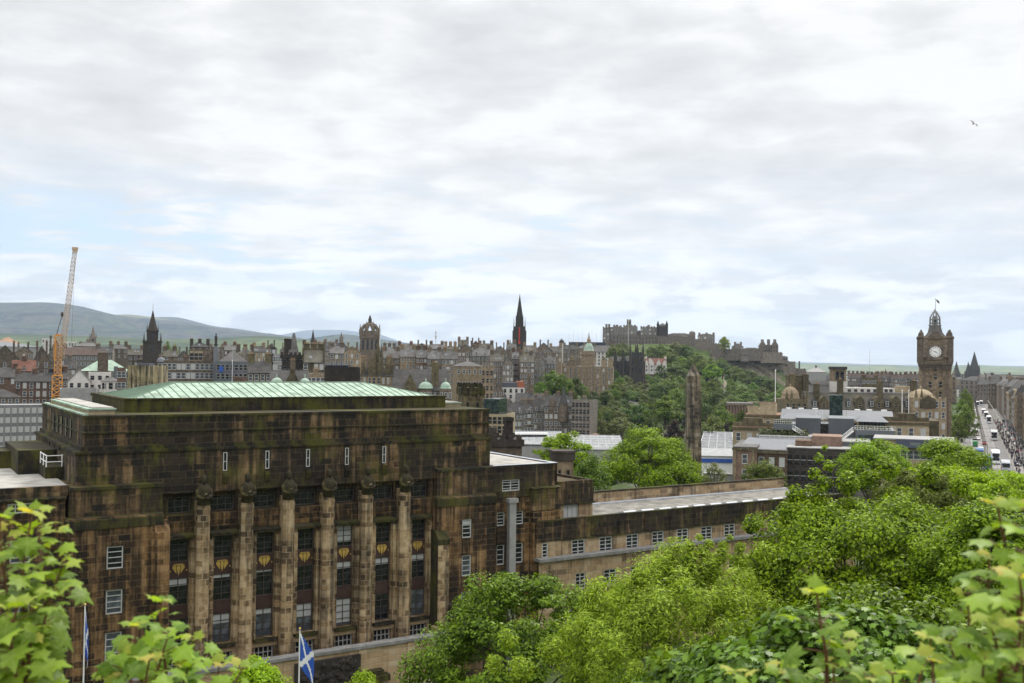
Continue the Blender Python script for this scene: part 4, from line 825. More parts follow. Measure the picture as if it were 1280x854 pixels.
H('square_office_block', 'pale square stone office block at the right end of the turreted tenement', 714, 738, 502, 480, 'grey2', 'flat', 'slate_l', fl=6, bays=5, fs=3.3, ch=1, dp=14, yaw=-16, st='dark', sidew=None)
H('long_slate_hall', 'long low slate roofed hall above the street tenements near the round green trees', 644, 684, 503, 545, 'grey1', 'gable', 'slate', 4.5, fl=1, bays=7, ch=1, dp=14)
H('small_cream_house', 'small cream roofed house between the street tenements and long slate hall', 664, 680, 508, 520, 'cream', 'flat', 'tanroof', fl=1, bays=3, ch=0, dp=8)
# hillside tenements between the ridge row and the bank
rows = [(572, 592, 440, 640, 'grey1'), (590, 612, 445, 625, 'grey2'), (612, 630, 452, 600, 'grey1'), (628, 642, 456, 590, 'grey2'), (640, 652, 449, 610, 'brown'), (650, 668, 453, 600, 'grey1'), (666, 680, 450, 615, 'grey2'), (679, 694, 455, 620, 'grey1'),
        (598, 616, 438, 720, 'grey1'), (617, 634, 441, 705, 'grey2'), (634, 646, 437, 730, 'grey1'), (655, 672, 440, 720, 'buff'), (670, 688, 437, 735, 'grey1'), (686, 702, 441, 745, 'buff'), (572, 586, 432.5, 760, 'grey1'), (588, 602, 434, 770, 'brown'), (604, 618, 437, 775, 'grey2')]
near = {0: 'left of the black spire and nearest the tall ridge row', 1: 'behind the blank stone hall', 2: 'directly above the white house with rust roof', 3: 'below the black spire, narrow', 4: 'brown, straight below the black spire', 5: 'right of the black spire foot, wide', 6: 'two roofs right of the black spire', 7: 'left neighbour of the domed bank',
        8: 'upper row, left of the black spire', 9: 'upper row, touching left foot of the black spire', 10: 'upper row, under the black spire', 11: 'buff, upper row right of the black spire', 12: 'upper row, between black spire and white lookout tower', 13: 'buff, beneath the white lookout tower', 14: 'skyline, leftmost of the three far ones', 15: 'brown, on the skyline between two grey ones', 16: 'skyline, rightmost of the three far ones'}
for i, (a, b, pe, Y, wl) in enumerate(rows):
    H(T, 'old town hillside tenement, '+near[i], a, b, pe, Y, wl, 'gable' if i % 3 else 'gfront', ('slate', 'slate_l', 'slate_m')[i % 3], 4.6, fl=6 if i < 8 else 3, bays=4 if b-a > 14 else 3, ch=2, dp=12, chh=2.6, dorm=2 if i % 3 == 1 else 0, group='old town hillside tenements', wh=1.7, ww=1., yaw=(i*37 % 17)-8)
H('town_house', 'stone house with chimneys before the left end of the navy grandstand', 704, 722, 437, 885, 'grey1', 'gable', 'slate', 4, fl=3, bays=4, ch=3, dp=12)
H('town_house', 'stone house with chimneys before the middle of the navy grandstand', 720, 741, 435.5, 890, 'buff', 'hip', 'slate_l', 3, fl=3, bays=5, ch=3, dp=12)
# rooftops on the left skyline
rt = [(120, 140, 441, 600, 'grey2', 'behind the green copper roofs'), (138, 160, 436, 700, 'grey1', 'left of the dark church spire'), (205, 222, 446, 520, 'grey1', 'pale roofed, right of the dark church spire'), (222, 238, 447, 560, 'grey2', 'with chimneys over the stone hotel'), (280, 296, 438, 640, 'brown', 'brown, above the mansard building'), (296, 318, 443, 520, 'grey1', 'slate roofed, above the two mossy chimneys'), (316, 332, 440, 600, 'buff', 'buff, left of the castellated tower'), (332, 346, 436, 680, 'grey1', 'touching the left of the castellated tower'), (378, 396, 436, 620, 'brown', 'brown, under the thin far spire'), (396, 414, 439, 560, 'grey2', 'slate roofed, right of the thin far spire'), (412, 430, 442, 500, 'grey1', 'above the two small green domes'), (430, 450, 441, 560, 'buff', 'left of the crown steeple'), (404, 422, 434, 720, 'grey1', 'far, below the grey cone roof'), (478, 494, 439, 640, 'grey1', 'at the right foot of the crown steeple'), (496, 515, 437, 660, 'brown', 'brown, behind the tall ridge row'), (517, 536, 436, 670, 'grey2', 'under the radio mast behind the ridge row'), (538, 556, 436.5, 680, 'grey1', 'second right of the radio mast'), (556, 572, 437, 660, 'buff', 'last before the hillside tenements'),
      (100, 118, 436, 800, 'grey1', 'near the small church spire'), (20, 40, 441, 560, 'grey1', 'left of the crane'), (160, 180, 444, 560, 'grey1', 'below the dark church spire'), (238, 262, 434, 620, 'black', 'dark, behind the hotel upper storey'), (262, 280, 440, 700, 'grey2', 'by the glass stair tower'), (350, 366, 438, 760, 'grey2', 'behind the castellated tower')]
for i, (a, b, pe, Y, wl, lab) in enumerate(rt):
    H('town_house', 'old stone rooftop on the left skyline, '+lab, a, b, pe, Y, wl, ('gable', 'hip', 'gable', 'gfront')[i % 4], ('slate', 'slate_l', 'slate_m')[i % 3], 3.4, fl=2, bays=3, ch=2+(i % 2), dp=11, chh=2.4, group='old stone rooftops on the left skyline', yaw=(i*29 % 15)-7)
# ---------------------------------------------------------------- landmarks
def site(px, py_base, Y, base=None):
    p = at(px, py_base, Y); z = terr(p.x, Y)-.5 if base is None else base
    return Vector((p.x, Y, z)), -math.atan2(p.x, Y)
def zt(px, py, Y, base): return zat(px, py, Y)-base
# orange luffing crane
def crane():
    Y = 385; p, rz = site(71, 500, Y); o = thing('tower_crane', 'orange lattice tower crane with its jib raised above the brown tenements', 'crane', p, rz)
    def lattice(m, a, b, w0, w1, seg, r):
        a, b = Vector(a), Vector(b); d = (b-a).normalized(); u = d.cross(Vector((0, 1, 0))).normalized(); v = d.cross(u)
        P = []
        for i in range(seg+1):
            t = i/seg; c = a.lerp(b, t); ww = w0+(w1-w0)*t; P.append([c+u*(sx*ww)+v*(sy*ww) for sx, sy in ((-1, -1), (1, -1), (1, 1), (-1, 1))])
        for i in range(seg):
            for k in range(4):
                m.tube(P[i][k], P[i+1][k], r, r, 4); m.tube(P[i][k], P[i+1][(k+1) % 4], r*.6, r*.6, 3); m.tube(P[i][(k+1) % 4], P[i+1][k], r*.5, r*.5, 3); m.tube(P[i+1][k], P[i+1][(k+1) % 4], r*.6, r*.6, 3)
    h1 = zt(71, 470, Y, p.z); h2 = zt(71, 418, Y, p.z); ht = zt(88, 314, Y, p.z); X = lambda px: (px-71)*Y/F
    m = MB(); lattice(m, (0, 0, 0), (0, 0, h1), 1.75, 1.75, 9, .22); m.build('mast', 'yellow', o)
    m = MB(); lattice(m, (.1, 0, h1+.3), (.2, 0, h2), 1.2, 1.1, 8, .18); m.box(-1.9, 1.9, -1.9, 1.9, h1, h1+.35); m.build('upper_mast', 'yellow', o)
    m = MB(); lattice(m, (X(75), -1, h1+7), (X(88), -8, ht), 1.05, .7, 26, .13); m.build('jib', 'paleyellow', o)
    m = MB(); m.box(X(88)-1.1, X(88)+1.1, -8.9, -7.2, ht, ht+.9); m.box(X(88)-.9, X(88)+.9, -8.7, -7.4, ht-1, ht); m.build('jib_head', 'paleyellow', o)
    m = MB(); lattice(m, (X(68), 1, h1+6), (X(67), 1.5, h2-.5), .35, .35, 6, .13); lattice(m, (X(69), 1, h2-.4), (X(73), 0, h2-.4), .3, .3, 3, .1); m.build('back_frame', 'yellow', o)
    m = MB(); m.box(-2.9, -1.6, -2.6, -.8, h1+.4, h1+2.9); m.box(-2.92, -1.58, -2.62, -2.602, h1+1.3, h1+2.6, 1); m.build('cab', ['darkclad', 'pane'], o)
    m = MB(); m.tube((X(69), 1, h2), (X(75), -4, zt(75, 395, Y, p.z)), .09, .09, 4); m.tube((X(69.3), 1, h2), (X(75.6), -4.2, zt(75, 393, Y, p.z)), .09, .09, 4); m.tube((X(88), -8, ht), (X(86), -8.2, h1+8), .04, .04, 3); m.lathe([(.1, 0), (.5, .6), (.5, 1.6), (.1, 2.1)], X(75), -4, 6); m.v[-24:] = [(a, b, c+zt(75, 397, Y, p.z)) for a, b, c in m.v[-24:]]; m.build('cables', 'winframe', o)
crane()
# church spires
def gothic_spire(name, label, px, ptop, pbase, Y, wpx, mat, stages=2, cat='church spire'):
    p, rz = site(px, pbase, Y); o = thing(name, label, cat, p, rz); r = wpx*Y/F/2; hb = zt(px, pbase, Y, p.z); ht = zt(px, ptop, Y, p.z)
    return o, r, hb, ht, p
def tron():
    o, r, hb, ht, p = gothic_spire('church_spire', 'dark stone church spire with pinnacled square tower against the left hills', 190, 381, 452, 545, 22, 'black')
    Y = 545; h1 = zt(190, 426, Y, p.z); h2 = zt(190, 413, Y, p.z)
    m = MB(); m.box(-r, r, 0, 2*r, 0, h1); m.box(-r*1.08, r*1.08, -.4, 2*r+.4, h1-.8, h1-.2); m.build('tower', 'black', o)
    m = MB(); q = r*.62; m.box(-q, q, r-q, r+q, h1, h2); m.box(-q*1.1, q*1.1, r-q*1.1, r+q*1.1, h2-.7, h2-.2); m.build('belfry', 'black', o)
    spire(o, 0, r, h2, q*.95, ht-h2-2.5, 'black'); m = MB(); m.tube((0, r, ht-3), (0, r, ht+1), .1, .06, 5); m.build('finial', 'winframe', o)
    for s in (-1, 1):
        for t in (0, 2*r): spire(o, s*r*.9, t, h1, .7, 4.2, 'black', 4, 'pinnacle')
        for t in (r-q, r+q): spire(o, s*q*.95, t, h2, .45, 3.6, 'black', 4, 'pinnacle')
    for z, y, ww in ((h1-6, -.06, 1.6), (h2-4.5, r-q-.06, 1.3)): m = MB(); m.box(-ww/2, ww/2, y, y+.05, z, z+3.2); m.build('louvre', 'pane', o)
    m = MB(); m.box(-r*1.5, r*1.5, 2*r*.2, 2*r+14, 0, hb+1); m.hip(-r*1.6, r*1.6, 2*r*.1, 2*r+14.4, hb+1, 4); m.build('nave', 'grey1', o)
tron()
def small_spire(label, px, ptop, pmid, pbase, Y, wpx, mat):
    o, r, hb, ht, p = gothic_spire('church_spire', label, px, ptop, pbase, Y, wpx, mat); h1 = zt(px, pmid, Y, p.z)
    m = MB(); m.box(-r, r, 0, 2*r, 0, h1); m.box(-r*1.7, r*1.7, 2*r*.3, 2*r+10, 0, hb+2); m.build('tower', mat, o); spire(o, 0, r, h1, r*.95, ht-h1, mat)
    for s in (-1, 1): spire(o, s*r*.95, 0, h1, r*.22, (ht-h1)*.35, mat, 4, 'pinnacle')
    m = MB(); m.box(-r*.3, r*.3, -.1, -.02, h1*.78, h1*.95); m.build('louvre', 'pane', o)
small_spire('small far grey church spire between the crane and the large dark spire', 116, 407, 422, 432, 1250, 8, 'grey1')
small_spire('thin far dark spire standing alone left of the crown steeple', 391, 411, 427, 440, 1150, 6, 'black')
small_spire('tiny far spire on the skyline of terraces left of the clock tower', 1107, 461, 468, 474, 1500, 4, 'black')
small_spire('tiny sharp spire at left foot of the tall black spire', 638, 424, 431, 440, 800, 2, 'black')
# grey cone roof and dark lantern on the skyline
o = H('cone_roofed_tower', 'grey cone roofed tower with pale lantern between thin far spire and crown steeple', 419, 434, 434, 700, 'grey2', 'pyr', 'slate', 4.5, fl=1, bays=3, ch=0, dp=9, extra=lambda o, a, dp, h: MB().lathe([(1.5, h+3.4), (1.3, h+7), (.6, h+8.5), (.1, h+10.5)], 0, dp/2, 8).build('lantern', 'grey2', o))
o = H('statue_column', 'tall dark monument column with statue above the glass stair tower', 268.6, 271.2, 432, 600, 'black', 'flat', 'black', fl=0, ch=0, dp=1.4, cat='column', parapet=0, extra=lambda o, a, dp, h: (MB().lathe([(.9, h), (1.2, h+.5), (1.2, h+1)], 0, .7, 8).build('capital', 'black', o), MB().lathe([(.7, h+1), (.8, h+3.2), (.9, h+5.4), (.3, h+6.0), (.45, h+6.6), (.1, h+7.4)], 0, .7, 8).build('statue', 'black', o)))
o = H('domed_lantern_tower', 'small dark domed lantern tower on skyline left of the castellated tower', 338, 344, 436, 560, 'black', 'flat', 'black', fl=1, bays=2, ch=0, dp=3, extra=lambda o, a, dp, h: dome(o, 0, 1.5, h, 1.3, 1.8, 'black'))
# crown steeple
def giles():
    Y = 720; px = 462; p, rz = site(px, 437, Y); o = thing('crown_steeple', 'open stone crown steeple on a square cathedral tower', 'church tower', p, rz)
    r = 24*Y/F/2; h0 = zt(px, 423, Y, p.z); h1 = zt(px, 419, Y, p.z); ht = zt(px, 394, Y, p.z)
    m = MB(); m.box(-r, r, 0, 2*r, 0, h0); m.box(-r*1.06, r*1.06, -.4, 2*r+.4, h0, h1); m.build('tower', 'grey1', o)
    for k in range(4): m = MB(); x = r*(-.66+.44*k); m.box(x-.75, x+.75, -.08, -.01, h0-8, h0-1.2); m.build('lancet', 'pane', o)
    hc = h1+(ht-h1)*.58
    for k in range(8):
        a = math.pi*2*k/8+math.pi/8; bx, by = r*1.0*math.cos(a)/max(abs(math.cos(a)), abs(math.sin(a))), r+r*math.sin(a)/max(abs(math.cos(a)), abs(math.sin(a)))
        m = MB(); m.tube((bx, by, h1), (bx, by, h1+4.2), .8, .7, 6); m.lathe([(.85, h1+4.2), (.5, h1+5.2), (.1, h1+8)], bx, by, 5)
        P = [Vector((bx, by, h1+2.5)).lerp(Vector((0, r, hc)), t)+Vector((0, 0, 1.6*math.sin(math.pi*t))) for t in np.linspace(0, 1, 7)]
        m.path(P, [1.3]*7, 5)
        for t in (2, 4): m.lathe([(.4, 0), (.3, 1), (.05, 3)], 0, 0, 4); m.v[-12:] = [(x+P[t].x, y+P[t].y, z+P[t].z) for x, y, z in m.v[-12:]]
        m.build('crown_rib', 'grey1', o)
    m = MB(); [m.box(x0, x1, y0, y1, h1, h1+3.2) for x0, x1, y0, y1 in ((-r, r, 0, .6), (-r, r, 2*r-.6, 2*r), (-r, -r+.6, .6, 2*r-.6), (r-.6, r, .6, 2*r-.6))]; [m.lathe([(.75, h1+3.2), (.5, h1+4.6), (.08, h1+7.2)], x, .3, 5) for x in (-r*.75, -r*.25, r*.25, r*.75)]; m.build('parapet', 'grey1', o)
    m = MB(); m.lathe([(1.6, hc-.5), (1.7, hc+1.2), (1.2, hc+1.5), (1.3, hc+3.5), (.9, hc+4), (.5, hc+6), (.12, ht-1), (.05, ht+1)], 0, r, 8); m.build('pinnacle', 'black', o)
    m = MB(); m.box(-20, 20, 2*r, 2*r+12, 0, h0-9); m.extrude_x([(2*r-1, h0-9), (2*r+13, h0-9), (2*r+6, h0-6)], -21, 21, 1); m.build('nave', ['grey1', 'slate_l'], o)
giles()
# tall black spire with red banners
def hub():
    Y = 930; px = 649; p, rz = site(px, 438, Y); o = thing('gothic_spire', 'tall black gothic spire with red banners on its tower', 'church spire', p, rz)
    r = 15.5*Y/F/2; h = lambda py: zt(px, py, Y, p.z); h0, h1, h2, ht = h(416), h(408), h(397), h(367)
    m = MB(); m.box(-r, r, 0, 2*r, 0, h0); m.box(-r*.92, r*.92, r*.08, r*1.92, h0, h1); q = r*.62
    for s in (-1, 1): m.box(s*r-.7, s*r+.7, -.7, 1, 0, h0+2); m.box(s*r*.35-.3, s*r*.35+.3, -.5, 0, 0, h1)
    m.build('tower', 'black', o)
    m = MB(); m.prism([(q*1.05*math.cos(math.pi*(k+.5)/4), r+q*1.05*math.sin(math.pi*(k+.5)/4)) for k in range(8)], h1, h2+1); m.build('octagon_stage', 'black', o)
    spire(o, 0, r, h2, q*1.0, ht-h2, 'black')
    for s in (-1, 1):
        for t in (.1, 1.9): spire(o, s*r*.9, r*t, h0, 1.0, h2-h0+1, 'black', 4, 'pinnacle'); spire(o, s*r*.6, r+(t-1)*r*.6, h1, .5, h2-h1+3, 'black', 4, 'pinnacle')
    m = MB(); m.box(-.55, .55, -.85, -.72, h(424), h(409)); m.build('banner', 'red', o); m = MB(); m.box(-.9, .9, -.1, -.01, h(430), h(425)); m.build('banner', 'red', o)
    m = MB(); m.box(-r*1.6, r*1.6, 2*r*.6, 2*r+20, 0, h(434)); m.build('nave', 'black', o)
hub()
# masts
def mast(label, px, ptop, pbase, Y, r=.12, mat='metal', nm='radio_mast', cat='mast', bits=False):
    p, rz = site(px, pbase, Y); o = thing(nm, label, cat, p, rz); h = zt(px, ptop, Y, p.z)
    m = MB(); m.path([(0, 0, 0), (0, 0, h*.5), (0, 0, h)], [r, r*.9, r*.6], 6); m.build('pole', mat, o)
    if bits: 
        m = MB(); m.box(-.4, .4, -.4, .4, h*.93, h*.97); m.box(-.5, .5, -.3, .3, h*.84, h*.9); m.build('antenna', mat, o)
    else: m = MB(); m.lathe([(r*.9, h), (r*1.6, h+r*1.5), (r*.4, h+r*3)], 0, 0, 6); m.build('cap', mat, o)
mast('thin radio mast with aerials on the ridge between crown steeple and black spire', 544.5, 413, 440, 690, .22, bits=True)
mast('thin white pole rising at the right side of the crown steeple', 474.5, 405, 452, 420, .16, 'white')
mast('very thin mast far off left of the clock tower', 1087, 438, 470, 1200, .22)
mast('white flagpole before the castle rock beside the cream balustraded building', 969, 464, 515, 318, .16, 'white', 'flagpole', 'flagpole')
mast('left of two white flagpoles in front of the dormered hotel roof', 1127.6, 489, 520, 300, .15, 'white', 'flagpole', 'flagpole')
mast('right of two white flagpoles in front of the dormered hotel roof', 1135.8, 489, 517, 305, .13, 'white', 'flagpole', 'flagpole')
mast('flagstaff on the highest castle tower', 785.5, 389, 404, 1138, .2, 'white', 'flagpole', 'flagpole')
mast('pale pole beside the grey ridge behind the glass stair tower', 290, 452, 486, 350, .13, 'white', 'flagpole', 'flagpole')
mast('short white flagpole by the white annexe, left of the crane side', 121, 481, 492, 330, .1, 'white', 'flagpole', 'flagpole')
mast('second short white flagpole by the white annexe', 131, 480, 492, 330, .1, 'white', 'flagpole', 'flagpole')
# lookout tower, stands, domed bank, college towers, white and red houses
o = H('lookout_tower', 'white lookout tower with dark domed top on the skyline', 697, 707, 433, 960, 'whitewall', 'flat', 'slate', fl=2, bays=3, ch=0, dp=7, st='dark', extra=lambda o, a, dp, h: (MB().box(-a*.65, a*.65, 1.2, 5.8, h, h+3).build('upper_storey', 'whitewall', o), dome(o, 0, 3.5, h+3, 2.6, 3.6, 'slate')))
def ex_st(o, a, dp, h):
    for k in range(9): m = MB(); x = -a+2*a*k/8; m.tube((x, 1, h), (x, 1, h+10+3*(k % 2)), .12, .1, 4); m.build('light_mast', 'metal', o)
H('grandstand', 'long navy blue temporary grandstand behind the green domed bank', 711, 757, 429, 1020, 'navy', 'flat', 'navy', fl=0, ch=0, dp=14, parapet=1, extra=ex_st)
H('pale_gabled_houses', 'cluster of white gabled houses left of the twin college towers', 742, 765, 440, 960, 'whitewall', 'gable', 'slate_l', 6, fl=4, bays=5, ch=2, dp=12, st='dark', dorm=3)
def bank():
    def ex(o, a, dp, h):
        for k in range(9): m = MB(); x = -a+2*a*(k+.0)/8; m.box(x-.7, x+.7, -.8, -.002, 0, h-.4); m.build('pilaster', 'buff', o)
        m = MB(); m.box(-a*.25, a*.28, 3, 12, h, h+10); m.box(-a*.3, a*.33, 2.6, 12.4, h+9.2, h+10.1); m.build('attic_block', 'buff', o)
        m = MB(); m.lathe([(a*.22, h+10), (a*.22, h+12.5)], a*.02, 7, 14); m.build('drum', 'buff', o); dome(o, a*.02, 7, h+12.5, a*.2, 6.2, 'copper2')
        m = MB(); m.lathe([(1.6, h+18.4), (1.5, h+21), (.8, h+22), (.5, h+24), (.1, h+27)], a*.02, 7, 8); m.build('lantern', 'buff', o)
        for x, g in ((-.62, 3.6), (.66, 2.6), (.93, 2.6)):
            m = MB(); m.box(a*x-g*.7, a*x+g*.7, .4, .4+g*1.4, h, h+5); m.box(a*x-g*.8, a*x+g*.8, .2, .6+g*1.4, h+5, h+5.6); m.build('corner_pavilion', 'buff', o); dome(o, a*x, .4+g*.7, h+5.4, g*.62, g*.8, 'mossy')
        m = MB(); m.box(-a*1.25, -a, 2, dp, 0, h+3); m.build('side_wing', 'buff', o); windows(o, a*.25, -a*1.25, h+3, 6, 3, 3.6, 1.1, 2, 'stone', 2)
        m = MB(); m.box(-a*.2, a*1.35, -4, -1, 0, zt(740, 497, 765, o.location.z)); m.build('terrace', 'buff', o)
        m = MB(); m.hip(-a*.55, a*.6, 1, dp-1, h, 2.5); m.build('lead_roof', 'zinc', o)
    H('domed_bank', 'ornate buff stone bank with green copper dome above the trees', 703, 765, 459, 765, 'buff', 'flat', 'slate', fl=5, bays=9, fs=4.6, ww=1.25, wh=2.5, st='white', ch=0, dp=18, band=True, yaw=-6, extra=ex)
bank()
def college():
    Y = 850; px = 794; p, rz = site(px, 478, Y); o = thing('twin_college_towers', 'pair of blackened gothic towers between the bank and the red roofed white houses', 'towers', p, rz)
    h = lambda py: zt(px, py, Y, p.z); X = lambda q: (q-px)*Y/F
    for q in (791, 800):
        m = MB(); r = 4*Y/F; m.box(X(q)-r, X(q)+r, 0, 2*r, 0, h(441)); m.build('tower', 'black', o)
        for s in (-1, 1):
            for y in (0, 2*r): m = MB(); m.lathe([(1.0, 0), (.95, h(437)), (.7, h(435)), (.1, h(428))], X(q)+s*r*.85, y, 6); m.build('turret', 'black', o)
        for zz in (446, 456, 466): m = MB(); m.box(X(q)-.8, X(q)+.8, -.06, -.01, h(zz), h(zz-6)); m.build('lancet', 'pane', o)
    m = MB(); m.box(X(763), X(787), 4, 16, 0, h(452)); m.extrude_x([(3.5, h(452)), (16.5, h(452)), (10, h(446))], X(762.5), X(787), 1); m.build('hall', ['black', 'slate'], o)
    for q in (764, 770, 776, 782): spire(o, X(q), 4, h(452), .8, 4.5, 'black', 4, 'pinnacle'); m = MB(); m.box(X(q+1.5), X(q+4), 3.93, 3.99, h(470), h(455)); m.build('lancet', 'pane', o)
    for q in (769, 779): m = MB(); m.lathe([(1.4, 0), (1.3, h(446)), (.9, h(444)), (.1, h(437))], X(q), 3, 6); m.build('turret', 'black', o)
    m = MB(); m.box(X(802), X(806.5), 2, 12, 0, h(452)); m.build('gatehouse', 'brown', o)
college()
def ramsay():
    def ex(o, a, dp, h):
        for x, ww, g in ((-.82, .16, 3), (-.35, .2, 4), (.28, .2, 3.5), (.82, .18, 3)):
            m = MB(); b = a*ww; m.extrude_y([(a*x-b, h-9), (a*x+b, h-9), (a*x+b, h+1.5), (a*x, h+1.5+g), (a*x-b, h+1.5)], -1.2, 6); g_ = m.build('gable', 'whitewall', o)
            for z in (h-2.5, h-6): put('window', winmesh(1., 1.5, 'dark'), g_, (a*x, -1.22, z))
        m = MB(); m.box(-a*1.02, a*.35, -1.6, -.2, 0, h-9); m.build('lower_wall', 'brown', o)
        for k in range(5):
            for z in (h-12.5, h-16): put('window', winmesh(1.0, 1.6, 'white'), o, (-a*.85+a*.25*k, -1.62, z))
        m = MB(); m.box(-a*.62, -a*.45, .5, 2.5, h, h+6); m.build('white_chimney', 'whitewall', o)
    H('white_gabled_houses', 'white gabled houses with red tiled roofs over a red brick base below the castle', 806, 833, 456, 940, 'whitewall', 'gable', 'redroof', 6, fl=3, bays=6, st='dark', ch=2, dp=14, chm='whitewall', extra=ex)
ramsay()
# ---- castle and its rock
CY = 1150
def rock():
    k = NT('castle_rock'); o = k.coord(); n = k.noise(k.mapping(o, (1, 1, .4)), .045, 8, .68, .6); n2 = k.noise(o, .12, 6, .7)
    gm = k.N.new('ShaderNodeNewGeometry'); sp = k.N.new('ShaderNodeSeparateXYZ'); k.L.new(gm.outputs['Normal'], sp.inputs[0])
    rk = k.ramp(n, [(.36, (.07, .058, .048)), (.5, (.20, .165, .13)), (.62, (.32, .27, .21))])
    gr = k.ramp(n2, [(.35, (.03, .055, .012)), (.65, (.09, .125, .03))])
    f = k.math('ADD', k.math('MULTIPLY', sp.outputs[2], .8), k.math('MULTIPLY', n2, .7))
    k.set(k.b, 'Base Color', k.mix(k.ramp(f, [(.84, 0.), (1.0, 1.)]), rk, gr)); k.b.inputs['Roughness'].default_value = .95; k.bump(n, 3, .8)
    top = [(735, 440, 1000), (760, 434, 1070), (800, 430, 1135), (830, 430, 1150), (860, 430, 1150), (880, 437, 1146), (900, 440, 1142), (920, 440, 1142), (945, 445, 1142), (980, 448, 1140), (986, 451, 1142), (993, 458, 1150), (1002, 466, 1160), (1012, 480, 1175), (1022, 490, 1180)]
    bot = [(735, 470, 930), (760, 470, 960), (800, 470, 990), (830, 474, 1010), (860, 478, 1020), (880, 482, 1030), (900, 486, 1035), (920, 490, 1040), (945, 497, 1045), (980, 500, 1050), (986, 500, 1055), (993, 500, 1070), (1002, 502, 1085), (1012, 504, 1100), (1022, 506, 1110)]
    T_ = np.array(top, float); B_ = np.array(bot, float); nc, nr = 130, 30
    xs = np.linspace(735, 1022, nc); V = np.zeros((nr+6, nc, 3))
    for j, x in enumerate(xs):
        t = at(x, np.interp(x, T_[:, 0], T_[:, 1]), np.interp(x, T_[:, 0], T_[:, 2])); b = at(x, np.interp(x, B_[:, 0], B_[:, 1]), np.interp(x, B_[:, 0], B_[:, 2]))
        for i in range(nr):
            s = i/(nr-1); e = s
            q = t.lerp(b, s**(1.2 if x < 890 else 2.3)); q.z = t.z+(b.z-t.z)*(1-(1-s)**1.5 if x > 905 else s)
            V[i+6, j] = q
        for i in range(6): q = t+Vector((t.x/t.y, 1, 0))*(14*(6-i)); q.z = t.z-(0 if i > 1 else 30*(2-i)); V[i, j] = q
    N3 = vnoise(V[..., 0]/26+V[..., 2]/19, V[..., 1]/26-V[..., 2]/31, 4, 5)-.0
    ii = np.clip((np.arange(nr+6)-6)/4, 0, 1)[:, None]*np.clip((nr+5-np.arange(nr+6))/3, 0, 1)[:, None]
    V[..., 1] += N3*16*ii; V[..., 0] += vnoise(V[..., 1]/20, V[..., 2]/14, 9, 4)*8*ii; V[..., 2] += N3*5*ii
    nr += 6; idx = np.arange(nr*nc).reshape(nr, nc); f = [(int(idx[i, j]), int(idx[i+1, j]), int(idx[i+1, j+1]), int(idx[i, j+1])) for i in range(nr-1) for j in range(nc-1)]
    me = bpy.data.meshes.new('castle_rock'); me.from_pydata(V.reshape(-1, 3).tolist(), [], f); me.materials.append(k.m); structure(put('castle_rock', me))
rock()
